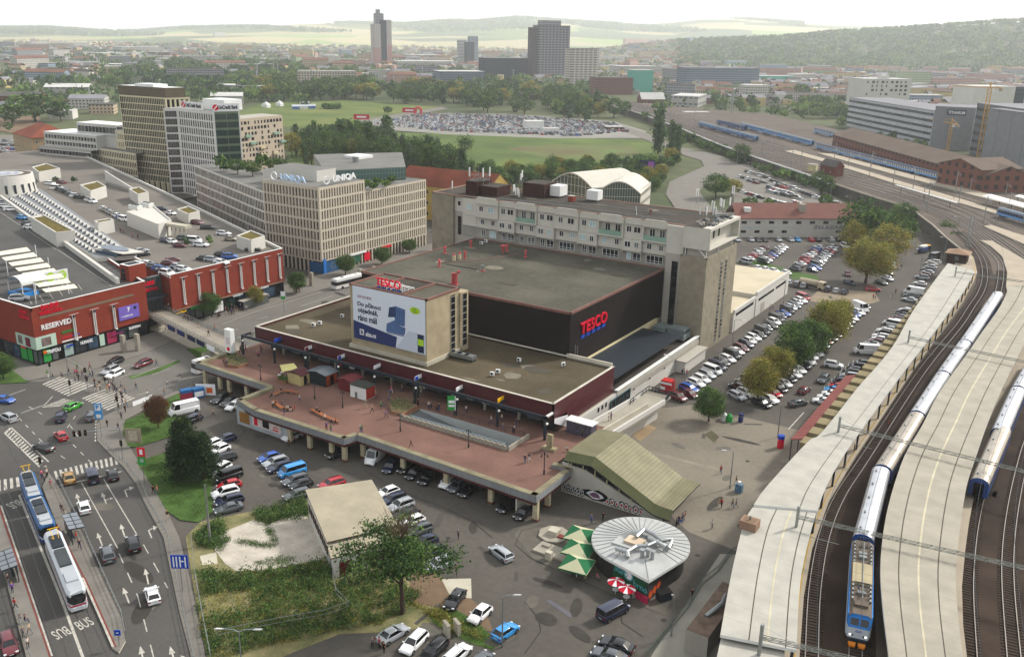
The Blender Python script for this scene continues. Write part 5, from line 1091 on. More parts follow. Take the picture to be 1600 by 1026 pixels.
def bQ(t,p,q):
 p,q=Vc(p),Vc(q);d=(q-p).normalized();n=Vc((d.y,-d.x));K1('panel',t,'P',[p,q,q-n*.2,p-n*.2],BZ+.2,BZ+3.4,af);B=MB();L_=(q-p).length;s=p+d*L_*.2+n*.02;aA(B,'UniCredit Bank',(s.x,s.y,BZ+1),(d.x,d.y,0),(0,0,1),L_*.75,1.7,aV,.03,.05);c=p+d*L_*.1+n*.03;B.Q([(c.x+d.x*1.3*mC(t_),c.y+d.y*1.3*mC(t_),BZ+1.8+1.3*mS(t_))for t_ in np.linspace(0,2*math.pi,18,endpoint=False)],bw);a=c-d*1.2+n*.01;b=c+d*1.2+n*.01;B.Q([(a.x,a.y,BZ+.7),(a.x+d.x*.6,a.y+d.y*.6,BZ+.7),(b.x,b.y,BZ+2.8),(b.x-d.x*.6,b.y-d.y*.6,BZ+2.8)],af);B.B('lettering',t)
bQ(sgn,Vc(eu)+(Vc(c6)-Vc(eu))*.15,Vc(eu)+(Vc(c6)-Vc(eu))*.72);sgn2=ac(hu,'white roof sign with red slash mark above the green glass corner','sign',(b7[0],b7[1],BZ));bQ(sgn2,c6,b7)
B=MB();c=Vc(c6)+Vc((-8,12));B.X(c.x-7,c.y-5,BZ,c.x+7,c.y+5,BZ+4.5,aa);B.X(c.x-14,c.y-2,BZ,c.x-7.01,c.y+5,BZ+3,au);aT(B,gD,'white plant cabin between the two bank signs',g7,(c.x,c.y,BZ))
ct=ac('cream_office_tower','slender cream office tower with brown crown and narrow upright windows','tower',(-380,280,0))
CR=M('cream_stone','#c4bb9e',.85,var=.07,scale=.2);W=MB();ak=[]
t1=at(259,153,44.5)[:2];t0=at(186,148,44.5)[:2];t2=at(295,152,44.5)[:2]
ap(W,ak,t0,t1,4.5,44.5,26,13,1.0,2.65,CR,.3,.5,0,.5,.15,wtype='slim');ap(W,ak,t1,t2,4.5,36,7,9,1.2,2.8,CR,.5,.5,0,.5,.3,wtype='slim')
v1,v2,v0=Vc(t1),Vc(t2),Vc(t0);bI=v0+(v2-v1)
for i in range(6):
 p=v1+(v2-v1)*(i/5);q=(v2-v1).normalized();W.P([p-q*.4,p+q*.4,p+q*.4+Vc((-q.y,q.x))*.8,p-q*.4+Vc((-q.y,q.x))*.8],36.003,44.5,CR)
W.P([v1,v2,v2+Vc((-.8,.3)),v1+Vc((-.8,.3))],43.7,44.504,CR)
W.Q([(v2.x,v2.y,4.5),(bI.x,bI.y,4.5),(bI.x,bI.y,44.5),(v2.x,v2.y,44.5)],CR);W.Q([(bI.x,bI.y,4.5),(v0.x,v0.y,4.5),(v0.x,v0.y,44.5),(bI.x,bI.y,44.5)],CR);W.B('wall',ct);aj(ct,ak,CR,[a5,bq,bq])
B=MB();q=(v2-v1).normalized()*3;B.P([v0,v1+Vc((-3,1)),v2+Vc((-3,1)),bI],36,44.4,di,bM);B.B('recessed_core',ct)
K1('crown',ct,'P',sc([v0,v1,v1+(v2-v1)*.86,v0+(v2-v1)*.86],1.003),44.51,49,M('bronze_crown','#5c5344',.6,var=.15),aa)
B=MB();m_=(v0+v2)/2;B.X(m_.x-8,m_.y-4,49,m_.x+6,m_.y+4,50.1,aa);B.T([(m_.x,m_.y,50.1),(m_.x,m_.y,54.5)],.1,ai);B.B('roof_unit',ct)
for k in range(9):
 p=v0+(v1-v0)*(k/8.3);K1('ground_pillar',ct,'P',[p,p+Vc((2,-.6)),p+Vc((2.3,.8)),p+Vc((.3,1.2))],0,4.49,CR)
K1('ground_floor',ct,'P',sc([v0,v1,v2,bI],.9),0,4.48,a5)
cl=ac('cream_office_annex','lower cream office annex with matching windows left of the slender tower',f6,(-420,300,0));W=MB();ak=[]
ap(W,ak,at(141,229,18)[:2],at(212,240,18)[:2],3.5,18,26,4,1.0,2.5,CR,.4,.4,0,.5,.15,wtype='slim')
a_,b_=Vc(at(141,229,18)[:2]),Vc(at(212,240,18)[:2]);nb=Vc((-(b_-a_).y,(b_-a_).x)).normalized()*22
W.Q([(a_.x,a_.y,18),(b_.x,b_.y,18),(b_.x+nb.x,b_.y+nb.y,18),(a_.x+nb.x,a_.y+nb.y,18)],RD)
a2=a_+nb*.25;b2=b_+nb*.25;ap(W,ak,a2,b2,18,27,22,2,1.0,2.5,CR,.4,.4,0,1.2,.4);W.Q([(a2.x,a2.y,27),(b2.x,b2.y,27),(b2.x+nb.x,b2.y+nb.y,27),(a2.x+nb.x,a2.y+nb.y,27)],RD);W.Q([(a_.x,a_.y,0),(a_.x,a_.y,18),(a_.x+nb.x,a_.y+nb.y,18),(a_.x+nb.x,a_.y+nb.y,0)],CR,flip=False)
W.P([a_+nb*.1,b_+nb*.1,b_+nb*.2,a_+nb*.2],0,3.49,a5);W.B('wall',cl);aj(cl,ak,CR,[a5,bq])
wf=ac('white_flats','white and grey flats with grid balconies at the far left',gk,(-470,310,0));W=MB();ak=[]
d9=M('flats_white','#b5b3ae',.85,var=.06);FLG=M('flats_grey','#8b8780',.85,var=.2,scale=.2)
a_,b_=Vc(at(60,228,17)[:2]),Vc(at(142,236,17)[:2]);nb=Vc((-(b_-a_).y,(b_-a_).x)).normalized()
ap(W,ak,a_,b_,0,17,16,5,2.6,2.0,FLG,.5,.5,0,.6,.9,band=d9);a2,b2=a_+nb*4,b_+nb*4;ap(W,ak,a2,b2,17,24,17,2,1.9,1.9,d9,.5,.5,0,.7,.5)
W.Q([(a_.x,a_.y,17),(b_.x,b_.y,17),(b2.x,b2.y,17),(a2.x,a2.y,17)],au);c2=a2+nb*18;d2=b2+nb*18;W.Q([(a2.x,a2.y,24),(b2.x,b2.y,24),(d2.x,d2.y,24),(c2.x,c2.y,24)],aa);W.Q([(a_.x,a_.y,0),(a_.x,a_.y,17),(c2.x,c2.y,17),(c2.x,c2.y,0)],FLG);W.Q([(a2.x,a2.y,17),(a2.x,a2.y,24),(c2.x,c2.y,24),(c2.x,c2.y,17)],d9);W.Q([(b2.x,b2.y,17),(d2.x,d2.y,17),(d2.x,d2.y,24),(b2.x,b2.y,24)],d9);W.B('wall',wf);aj(wf,ak,d9,[a5,bq,bV])
u_=(b2-a2);p=a2+u_*.5+nb*5;q=a2+u_*1.25+nb*5;W=MB();ak=[];ap(W,ak,p,q,24,29,11,1,2.4,2.8,d9,.5,.5,.5,.8,.4);W.P([p,q,q+nb*12,p+nb*12],28.99,29.3,aa);W.Q([(p.x,p.y,24),(p.x,p.y,29),((p+nb*12).x,(p+nb*12).y,29),((p+nb*12).x,(p+nb*12).y,24)],d9)
t_=ac('white_penthouse_block','white upper block with large square windows behind the grid balconies',gk,(p.x,p.y,0));W.P([p+nb*.5,q+nb*.5,q+nb*12,p+nb*12],0,23.99,d9);W.B('wall',t_);aj(t_,ak,ae,[bq,bV])
def cO(name,label,P,ze,zr,aE,roof,cat='house',cols=6,rows=3,ww=1.1,wh=1.7,glass=None,group=None,hip=0.,wind=True,limit=95,flat=False):
 P=[Vc(p[:2])for p in P];c=sum(P,Vc((0,0)))/4;t=ac(name,label,cat,(c.x,c.y,0),0,group);W=MB();ak=[]
 if wind:
  L0_=(P[1]-P[0]).length;L1_=(P[2]-P[1]).length;ap(W,ak,P[0],P[1],0,ze,cols,rows,ww,wh,aE,.6,.6,.3,.5,.25);ap(W,ak,P[1],P[2],0,ze,max(1,round(cols*L1_/L0_)),rows,ww,wh,aE,.6,.6,.3,.5,.25);ap(W,[],P[2],P[3],0,ze,1,1,.01,.01,aE);ap(W,[],P[3],P[0],0,ze,1,1,.01,.01,aE)
 else:W.P(P,0,ze,aE)
 R=MB()
 if flat:R.P(P,ze,ze+zr,aE,roof)
 else:
  L0_=(P[1]-P[0]).length;L1_=(P[2]-P[1]).length;o=.5
  if L0_>=L1_:m1,m2=(P[0]+P[3])/2,(P[1]+P[2])/2;A,B_,C2,D2=P
  else:m1,m2=(P[0]+P[1])/2,(P[3]+P[2])/2;A,B_,C2,D2=P[3],P[0],P[1],P[2];m1,m2=m2,m1;m1,m2=(P[2]+P[3])/2,(P[0]+P[1])/2
  h1,h2=m1+(m2-m1)*hip,m2+(m1-m2)*hip;cc=c
  def ex(p):v=(p-cc);return p+v.normalized()*o*1.2
  A,B_,C2,D2=map(ex,(A,B_,C2,D2));z=ze-.1;R.S([(A.x,A.y,z),(B_.x,B_.y,z),(h2.x,h2.y,zr),(h1.x,h1.y,zr)],.2,roof);R.S([(h1.x,h1.y,zr),(h2.x,h2.y,zr),(C2.x,C2.y,z),(D2.x,D2.y,z)],.2,roof)
  if hip:R.S([(B_.x,B_.y,z),(C2.x,C2.y,z),(h2.x,h2.y,zr)],.2,roof);R.S([(D2.x,D2.y,z),(A.x,A.y,z),(h1.x,h1.y,zr)],.2,roof)
  else:
   W.Q([(P[1].x,P[1].y,ze),(P[2].x,P[2].y,ze),(m2.x,m2.y,zr-.2)]if L0_>=L1_ else[(P[0].x,P[0].y,ze),(P[1].x,P[1].y,ze),(m2.x,m2.y,zr-.2)],aE)
 W.B('wall',t);R.B('roof',t)
 if wind:aj(t,ak,aM,glass or[a5,bq,bV],limit)
 return t
fe=M('red_tile_roof','#75402f',.9,var=.2,scale=.2,fine=3.);TILED=M('dark_tile_roof','#5c4238',.9,var=.2,scale=.2,fine=3.);YEL=M('yellow_plaster','#b59a55',.9,var=.1);OLDB=M('old_brown_plaster','#a08c6e',.9,var=.15)
p=at(27,258,0);q=at(62,275,0);cO('old_town_house','old brown plastered house with red hipped roof beside the white flats',[at(27,258),at(55,268),Vc(at(55,268)[:2])+Vc((8,22)),Vc(at(27,258)[:2])+Vc((8,22))],18,24,OLDB,fe,'house',6,4,hip=.3)
cO('yellow_house','long yellow house with red tiled roof and skylights behind the beige office',[(-252,300),(-208,304),(-204,318),(-250,316)],14.5,21,YEL,fe,'house',10,3)
cO('yellow_annex','small yellow annex beneath the red roofed house',[(-214,292),(-203,293),(-203,303),(-214,303)],9,.5,YEL,RD,'house',3,2,flat=True)
fl=ac('beige_flats','beige flats with scattered square windows and green balconies right of the bank',gk,(-380,375,0));W=MB();ak=[]
BEI=M('beige_render','#a79a88',.85,var=.06);a_,b_=Vc(at(374,245,8)[:2]),Vc(at(446,244,8)[:2]);a_,b_=Vc(at(374,192,28)[:2]),Vc(at(441,180,30)[:2]);nb=Vc((-(b_-a_).y,(b_-a_).x)).normalized()
rr_=random.Random(5);ap(W,ak,a_,b_,0,30,13,10,1.6,1.7,BEI,.5,.5,0,1,.3,pattern=lambda c,r:rr_.choice([0,1.1,1.6,1.6,2.0,0,1.1]))
W.Q([(a_.x,a_.y,30),(b_.x,b_.y,30),((b_+nb*16).x,(b_+nb*16).y,30),((a_+nb*16).x,(a_+nb*16).y,30)],au);W.Q([(b_.x,b_.y,0),((b_+nb*16).x,(b_+nb*16).y,0),((b_+nb*16).x,(b_+nb*16).y,30),(b_.x,b_.y,30)],au);W.B('wall',fl);aj(fl,ak,ae,[a5,bq])
d=(b_-a_).normalized();n_=Vc((d.y,-d.x))
for u,z in((.1,20),(.2,16),(.42,13),(.42,9),(.75,20),(.9,15),(.72,9)):
 B=MB();p=a_+(b_-a_)*u;B.P([p,p+d*4,p+d*4+n_*1.2,p+n_*1.2],z,z+1.2,e1 if z>14 else bv);B.B('balcony',fl)
cw=ac('arched_roof_office','white office with two arched roofs and fan shaped glazing behind the flats',f6,(-180,360,0))
AW=M('arched_white','#b6b2a6',.7,var=.06);FG=av('fan_glass','#3a4640','#a5a597',[1.5,3.4],.22,[(1,1,0),'z'],.2,spec=.5)
B=MB();G=MB()
def cP(p,q,depth,ze,zc,name):
 p,q=Vc(p),Vc(q);d=(q-p);N=14;top=[(p+d*(i/N),ze+(zc-ze)*mS(math.pi*i/N))for i in range(N+1)]
 for(v,z),(v2,z2)in zip(top,top[1:]):
  w,w2=v+depth,v2+depth;B.S([(v.x,v.y,z),(v2.x,v2.y,z2),(w2.x,w2.y,z2),(w.x,w.y,z)],.5,AW)
 k=d.normalized()*.0+Vc((depth.x,depth.y)).normalized()*.6;G.Q([(p.x+k.x,p.y+k.y,0),(q.x+k.x,q.y+k.y,0)]+[(v.x+k.x,v.y+k.y,z-.3)for v,z in top[::-1]],FG)
cP((-204,350),(-180,343),Vc((10,28)),14,19,'l');B.B('arched_roof',cw);B=MB();cP((-179,345),(-163,355),Vc((-8,28)),12,17,'r');B.B('arched_roof',cw);G.B('fan_glazing',cw)
W=MB();ak=[];ap(W,ak,(-180,345.5),(-164,355.5),0,12,8,3,1.7,1.7,AW,.4,.4,0,.6,.3);ap(W,ak,(-164,355.5),(-171,383),0,13,10,3,1.9,1.7,AW,.4,.4,0,.6,.3);W.B('wall',cw);aj(cw,ak,AW,[bq,GLG])
zz=ac('ironmonger_building','long white two storey building with red brown roof and faded lettering',fS,(-100,365,0))
db,c7=Vc(at(1148,371)[:2]),Vc(at(1342,371)[:2]);nb=Vc((-(c7-db).y,(c7-db).x)).normalized();W=MB();ak=[];ZW=M('dirty_white_plaster','#aeaaa2',.9,var=.1,scale=.2)
ap(W,ak,db,c7,0,7.8,9,2,2.2,1.15,ZW,.5,.5,.2,.2,.2,skip=lambda c,r:c in(4,5,6)and r==0,sillz=.62);
a2,b2=db+nb*14,c7+nb*14;W.Q([(c7.x,c7.y,0),(b2.x,b2.y,0),(b2.x,b2.y,7.8),(c7.x,c7.y,7.8)],ZW);W.B('wall',zz);aj(zz,ak,ae,[a5,bq])
B=MB();m1,m2=db+nb*8,c7+nb*8;e=nb*-.4;RBR=M('red_brown_roof','#6b4840',.85,var=.12,scale=.2)
B.S([(db.x+e.x,db.y+e.y,7.7),(c7.x+e.x,c7.y+e.y,7.7),(m2.x,m2.y,12.6),(m1.x,m1.y,12.6)],.2,RBR);B.S([(m1.x,m1.y,12.6),(m2.x,m2.y,12.6),(b2.x,b2.y,7.7),(a2.x,a2.y,7.7)],.2,RBR);B.B('roof',zz)
d=(c7-db).normalized();n_=Vc((d.y,-d.x));Lz=(c7-db).length;B=MB()
p=db+d*Lz*.62+n_*.02;aA(B,'ŽELEZÁŘSTVÍ',(p.x,p.y,3.5),(d.x,d.y,0),(0,0,1),Lz*.36,1.6,M('faded_grey_paint','#5d666c',.8,var=.1),.02,.02)
p=db+d*Lz*.05+n_*.02;aA(B,'elektrické a ruční nářadí',(p.x,p.y,3.7),(d.x,d.y,0),(0,0,1),Lz*.42,1.0,M('faded_blue_paint','#8aa0ac',.8,var=.1),.0,.02);B.B('lettering',zz)
for u in(.08,.52):
 B=MB();p=db+d*Lz*u+nb*3;B.P([p,p+d*2.6,p+d*2.6+nb*2,p+nb*2],9.4,11.4 if u<.1 else 12.8,aa if u<.1 else aB);B.B('dormer'if u<.1 else'firewall',zz)
lh=ac('low_pale_hall','low hall with pale flat roof and white wall along the car park','hall',(-80,255,0))
MB().X(-98,228.2,0,-75.4,246,5.4,ag,M('pale_sheet_roof',g6,.85,var=.12,scale=.15)).X(-104,246.003,0,-75.2,277,6.6,ag,M('pale_sheet_roof',0)).B('wall',lh)
MB().X(-75.7,228.3,5.403,-75.2,245.9,6.3,ag).X(-75.5,246,6.603,-75.0,277,7.4,ag).X(-98,240,5.4,-84,245.9,7.2,ag,M('pale_sheet_roof',0)).B('parapet',lh)
for y0,y1 in((230,244),(248,262),(264,274)):
 K1('window_strip',lh,'X',-75.39 if y0<240 else-75.19,y0,4.3,-75.3 if y0<240 else-75.1,y1,5.0,a5)
K1('door',lh,'X',-75.2,251,0,-75.12,254,3,au)
fbr=ac(he,'pedestrian footbridge with lattice railings between gallery and plaza',he,(-180,138,4.4))
A1,A2,B1,B2=Vc((-202,139)),Vc((-202,144)),Vc((-160.3,130)),Vc((-160.3,136.5))
K1('deck',fbr,'P',[A1,B1,B2,A2],3.9,4.45,aB,M('bridge_paving','#857e72',.9,var=.1))
for a,b in((A1,B1),(A2,B2)):
 B=MB();N=30
 for z in(4.6,5.0,5.6):B.M((a.x,a.y,z),(b.x,b.y,z),.1,.1,ai)
 for k in range(N):
  p,q=a+(b-a)*(k/N),a+(b-a)*((k+1)/N);B.M((p.x,p.y,4.3),(p.x,p.y,5.6),.09,.09,ai);B.M((p.x,p.y,4.5),(q.x,q.y,5.6),.06,.06,ai)
 B.M((a.x,a.y,4.0),(b.x,b.y,4.0),.25,.7,au);B.B('railing',fbr)
B=MB()
for k,c in((.3,cW),(.42,cW),(.55,dE),(.66,dE),(.78,af)):p,q=A1+(B1-A1)*k,A1+(B1-A1)*(k+.09);d=(q-p).normalized();n_=Vc((d.y,-d.x))*.2;B.P([p+n_,q+n_,q+n_*1.5,p+n_*1.5],3.3,4.5,c)
B.B('advert_board',fbr)
for k in(.06,.72):
 p=A1+(B1-A1)*k+(A2-A1)*.5;MB().C(p.x,p.y,0,3.9,.7,aB,12).X(p.x-1.8,p.y-1.8,0,p.x+1.8,p.y+1.8,.9,aK).B('pier',fbr)
RZ=5.0
ev=M('dark_stone_wall','#4f4a45',.95,var=.3,scale=.3,fine=2.)
dk0=[(-22,40),(-27,88),(-31,112),(-34.2,128),(-35,150)];dk=dk0+[(-35,312)]
cZ=[(1503,392),(1478,372),(1457,352),(1430,332),(1400,319),(1370,310),(1330,297),(1290,284),(1250,270),(1170,243),(1120,225),(1060,200),(1000,178),(960,167),(900,156),(840,149),(780,146)]
top=[(780,139),(850,141),(940,150),(1000,160),(1100,170),(1200,178),(1320,205),(1500,255),(1700,300),(1800,340)]
P=dk+[at(x,y,RZ)[:2]for x,y in cZ]+[at(x,y,RZ)[:2]for x,y in top]+[(60,250),(60,40)]
aQ('railway_embankment',P,-1,RZ-.02,ev,dN,False)
bn=lambda aL,z:[Na(at(x,y,z)[:2]+(RZ,))for x,y in aL]
T1u=[(1515.7,380),(1496,361),(1476,344),(1448,331),(1400,313),(1330,291),(1250,264),(1170,239),(1100,213),(1030,187),(970,165),(900,152),(840,145)]
T1=[(1266,1090),(1268,1026),(1273,922),(1288,837),(1313,775),(1353,714),(1441,580),(1498,510),(1517,481),(1533,456),(1539,431),(1534,405)]+T1u
T2=bn([(1341,1080),(1343,1000),(1344.6,954),(1345.5,900),(1348,848),(1352,828),(1362,785),(1379.5,728),(1399.7,700),(1434,643),(1475,580),(1509,531),(1539,489),(1558,455)],9.2)
T2=T2[1:]+bn([(1564,430),(1558.8,405),(1530,378),(1508,357),(1485,339),(1450,325),(1400,309),(1330,287),(1250,260),(1170,235),(1100,209),(1030,184),(970,163),(900,151),(840,144.5)],RZ)
T3=bn([(1520,1090),(1515.6,1026),(1511,922),(1515,859),(1522,811),(1533.6,763.5)],RZ)+bn([(1543,735),(1557,695),(1571,650),(1600,590),(1640,520),(1660,470)],9.2)
T4=bn([(1590,1090),(1583.7,1026),(1575,922),(1575,859),(1582.5,795),(1595.6,732),(1612,680),(1650,600)],RZ)
cg=M('dark_ballast','#2c221c',.95,var=.45,scale=.15,fine=4.,col2='#40342b')
def bf(name,Pp,w,z,m):
 Pp=ao(Pp,3);a,b=az(Pp,-w/2),az(Pp,w/2);B=MB()
 for i in range(len(a)-1):B.Q([(a[i][0],a[i][1],z),(b[i][0],b[i][1],z),(b[i+1][0],b[i+1][1],z),(a[i+1][0],a[i+1][1],z)],m)
 o=B.B(name);me=o.data
 if me.polygons[0].normal.z<0:me.flip_normals()
 bL(o,kind=fX);return o
cQ=bn(T1[:14],RZ)
bf(gc,cQ,4.6,RZ+.02,cg);bf(gc,T2[:14],4.6,RZ+.03,cg);bf(gc,T3,5.5,RZ+.02,cg);bf(gc,T4,5.2,RZ+.03,cg)
bf(gc,[p+Na([2.6,0,0])for p in cQ[:9]],3.6,RZ+.01,cg);bf(gc,[p+Na([2.4,0,0])for p in T3[:6]],3.6,RZ+.012,M('brown_ballast','#4b3f35',.95,var=.3,scale=.2,fine=3.))
ff=M('sleeper_wood','#3a3029',.9,var=.3,scale=.8)
def dt(Pp,maxd=330):
 Pp=ao(Pp,6);B=MB();ew=0
 for a,b in zip(Pp,Pp[1:]):
  L_=np.linalg.norm(b-a);
  if L_<.01:continue
  d=(b-a)/L_
  while ew<L_:
   c=a+d*ew;
   if math.hypot(c[0],c[1])<maxd:n_=Na([-d[1],d[0],0]);B.M(tuple(c-n_*1.3+[0,0,.06]),tuple(c+n_*1.3+[0,0,.06]),.26,.1,ff)
   ew+=.65
  ew-=L_
 o=B.B('sleepers');bL(o,kind=fX)
def bA(Pp,sl=True,w=.1,h=.18):
 Pp=[Na(p,float)for p in Pp];Q=ao(Pp,5)
 for s in(-1,1):
  B=MB();R=az(Q,s*.75)
  for a,b in zip(R,R[1:]):B.M((a[0],a[1],RZ+.2),(b[0],b[1],RZ+.2),w,h,e8)
  bL(B.B('railway_rail'),kind=fX)
 if sl:dt(Pp)
bA(bn(T1,RZ));bA(T2);bA(T3);bA(T4)
Lc=[(840,145),(900,152),(970,165),(1030,187),(1100,213),(1170,239),(1250,264),(1330,291),(1400,313),(1476,344),(1520,368),(1600,440),(1660,520)]
Uc=[(840,141),(900,145),(970,156),(1030,172),(1100,191),(1170,212),(1250,236),(1330,258),(1400,276),(1476,297),(1520,309),(1600,331),(1660,350)]
for t in(.12,.24,.36,.5,.62,.76,.88,1.0):bA([Na(at(a[0],a[1]+(b[1]-a[1])*t,RZ))for a,b in zip(Lc,Uc)],False,.16,.2)
bA([Na(at(x,y,RZ))for x,y in[(1140,190),(1200,207),(1275,229),(1400,262),(1500,292),(1600,322)]],False,.16,.2);bA([Na(at(x,y,RZ))for x,y in[(1090,195),(1184,222),(1300,248)]],False,.16,.2)
ey=M('platform_pale','#9a8f7e',.9,var=.12,scale=.2,fine=2.)
def dV(aL,z=.55):aQ(gg,[at(x,y,RZ+z)[:2]for x,y in aL],RZ,RZ+z,aB,ey,False)
dV([(1226,236),(1300,256),(1400,287),(1500,317),(1565,336),(1565,330),(1500,310),(1400,281),(1300,251),(1240,234)]);dV([(1277,239),(1400,273),(1500,299),(1600,326),(1700,352),(1700,345),(1600,317),(1500,291),(1400,266),(1300,240)])
dV([(1537,353),(1600,381),(1660,410),(1660,395),(1600,368),(1548,351)]);dV([(1531,375),(1550,376),(1600,405),(1660,450),(1660,520),(1590,520),(1572,447),(1574,425),(1566,400),(1548,384)])
P1e=[(1246,1070),(1250,1015),(1256,930),(1269,855),(1295,782),(1337,712),(1425,580),(1482,503),(1505,470),(1521,440),(1527,425),(1521,402),(1508,390)]
aQ(gg,dk0[::-1]+[at(x,y,RZ+.5)[:2]for x,y in P1e]+[(-35,318)],RZ-.5,RZ+.5,aB,ey,False)
B=MB()
Q=[Na(at(x,y,RZ+.52))for x,y in P1e[:-1]];Q=ao(Q,3);A_,B_=az(Q,-.55),az(Q,-.75)
for i in range(len(A_)-1):B.M(tuple(A_[i]),tuple(A_[i+1]),.14,.03,M('yellow_line','#a8872c',.8))
a6(B,'platform_marking')
ez=av('pale_membrane_roof','#9f9c92','#8d897f',3.1,.05,'y',.7,var=.14);CANY=av('cream_membrane_roof','#938d7f','#847d6f',2.6,.05,'y',.7,var=.14);SEAM=M('gutter_dark','#4c443c',.8)
def strip(B,L_,R_,t0,t1,z,m,dz=0.):
 for i in range(len(L_)-1):
  a0,a1=L_[i],L_[i+1];b0,b1=R_[i],R_[i+1];q=lambda a,b,t:(a[0]+(b[0]-a[0])*t,a[1]+(b[1]-a[1])*t,z);P=[q(a0,b0,t0),q(a0,b0,t1),q(a1,b1,t1),q(a1,b1,t0)];A=sum(P[k][0]*P[(k+1)%4][1]-P[(k+1)%4][0]*P[k][1]for k in range(4));B.Q(P if A>0 else P[::-1],m)
def bB(name,label,Lp,Rp,z,m,fg,fh,t=.35,posts=True,postx=.8):
 th=ac(name,label,gO,(Lp[0][0],Lp[0][1],RZ));Lp=ao([Na(p)for p in Lp],4);Rp=ao([Na(p)for p in Rp],4);B=MB();strip(B,Lp,Rp,0,1,z,m);B2=MB()
 for i in range(len(Lp)-1):
  for S in(Lp,Rp):a,b=S[i],S[i+1];B.Q([(a[0],a[1],z-t),(b[0],b[1],z-t),(b[0],b[1],z),(a[0],a[1],z)],aa);
 for k in(0,-1):a,b=Lp[k],Rp[k];B.Q([(a[0],a[1],z-t),(b[0],b[1],z-t),(b[0],b[1],z),(a[0],a[1],z)],aa)
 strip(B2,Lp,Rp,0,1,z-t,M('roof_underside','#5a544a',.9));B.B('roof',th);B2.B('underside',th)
 for s in fg:
  B=MB();strip(B,Lp,Rp,s-.008,s+.008,z+.01,SEAM);B.B('gutter',th)
 for s in fh:
  B=MB();strip(B,Lp,Rp,s-.014,s+.014,z+.02,M('ridge_cream','#b0a890',.8));B.B('ridge',th)
 if posts:
  ew=0
  for i in range(0,len(Lp)-1):
   a=Lp[i]*(1-postx)+Rp[i]*postx;b=Lp[i+1]*(1-postx)+Rp[i+1]*postx;L_=np.linalg.norm(b-a);k=ew
   while k<L_:p=a+(b-a)*(k/max(L_,.01));K1('post',th,'M',(p[0],p[1],RZ+.4),(p[0],p[1],z-t),.3,.3,ae);k+=8.5
   ew=k-L_
 return th
Lr=[at(1125.4,990.6,9)[:2],at(1143,895,9)[:2],at(1162,817.5,9)[:2],at(1176,792,9)[:2]];Rr=[at(1244.5,1014.5,9)[:2],at(1250,915,9)[:2],at(1261,852,9)[:2],at(1275,800,9)[:2]]
bB(f2,'near end of the white station roof with brown chimney box and dark gutters',Lr,Rr,9.0,ez,(.38,.86),(.62,),.4,True,.95)
Lr=[at(x,y,9.3)[:2]for x,y in((1178,787.5),(1200,757),(1262,690),(1280,679),(1310.6,642.7),(1339,606.5),(1394,542),(1430,480),(1481,411))]
Rr=[at(1277,797,9.3)[:2],at(1291,757,9.3)[:2],at(1320,706,9.3)[:2],at(1370,636,9.3)[:2],at(1415,575,9.3)[:2],at(1447,534,9.3)[:2],at(1475,497,9.3)[:2],at(1505,455,9.3)[:2],at(1523,423,9.3)[:2]]
bB(f2,'long broad white station roof running beside the car park',Lr,Rr,9.3,ez,(.72,),(),.5,True,.97)
c=at(1171,822,9.2);B=MB();B.X(c[0]-1.2,c[1]-1,9.0,c[0]+1.2,c[1]+1,10.3,M('brown_chimney_box','#8a6f5c',.9));B.X(c[0]-.9,c[1]-.7,10.3,c[0]+.9,c[1]+.7,10.32,dM);B.T([(c[0],c[1],10.3),(c[0],c[1],10.9)],.15,ai);aT(B,'roof_box','brown square box on the edge of the near station roof','roof box',(c[0],c[1],9))
L2=[(1393,1090),(1389,1026),(1379.5,948),(1375.7,890),(1379.5,837),(1387.5,792),(1400,748),(1416,706),(1441,664),(1468,612),(1509,555),(1534,519),(1563,478),(1577,447)]
R2=[(1515,1090),(1505,1026),(1496,950),(1494,890),(1499,835),(1505,790),(1513,748),(1527,706),(1545,655),(1566,605),(1592,552),(1615,510),(1650,465),(1668,440)]
bB(f2,'curving cream station roof with pale ridge between the two trains',[at(x,y,9.4)[:2]for x,y in L2],[at(x,y,9.4)[:2]for x,y in R2],9.4,CANY,(.24,.76),(.5,),.4,True,.9)
aQ(gg,[at(x,y,RZ+.5)[:2]for x,y in[(x+6,y+3)for x,y in L2]]+[at(x,y,RZ+.5)[:2]for x,y in[(x+9,y+26)for x,y in R2][::-1]],RZ-.5,RZ+.5,M('platform_brown_edge','#5f4d3c',.9),ey,False)
bB(gr,'small white canopy on the far platform behind the blue railcar',[at(1534,306,9)[:2],at(1600,324,9)[:2],at(1640,335,9)[:2]],[at(1548,303,9)[:2],at(1600,317,9)[:2],at(1650,330,9)[:2]],9,aa,(),(),.3)
bB(gr,'small white canopy at the right edge near the brick depot end',[at(1585,306,9)[:2],at(1640,320,9)[:2]],[at(1593,304,9)[:2],at(1648,317,9)[:2]],9,aa,(),(),.3)
B=MB();a,b=at(1400,289,8.5),at(1496,317,8.5);B.M(a,b,1.2,.3,aa);
for t in(.1,.5,.9):B.M((a[0]+(b[0]-a[0])*t,a[1]+(b[1]-a[1])*t,RZ),(a[0]+(b[0]-a[0])*t,a[1]+(b[1]-a[1])*t,8.4),.2,.2,ae)
aT(B,'narrow_platform_roof','very narrow bright white roof strip above the far platform',gO,a)
B=MB();RB_=av('red_corrugated','#7a4640','#552c28',1.6,.25,'y',.8)
a,b,c,d=(-38.4,155,0),(-38.4,195,0),(-36.1,195,0),(-36.1,155,0)
B.S([(a[0],a[1],6.2),(d[0],d[1],6.9),(c[0],c[1],6.9),(b[0],b[1],6.2)],.2,RB_)
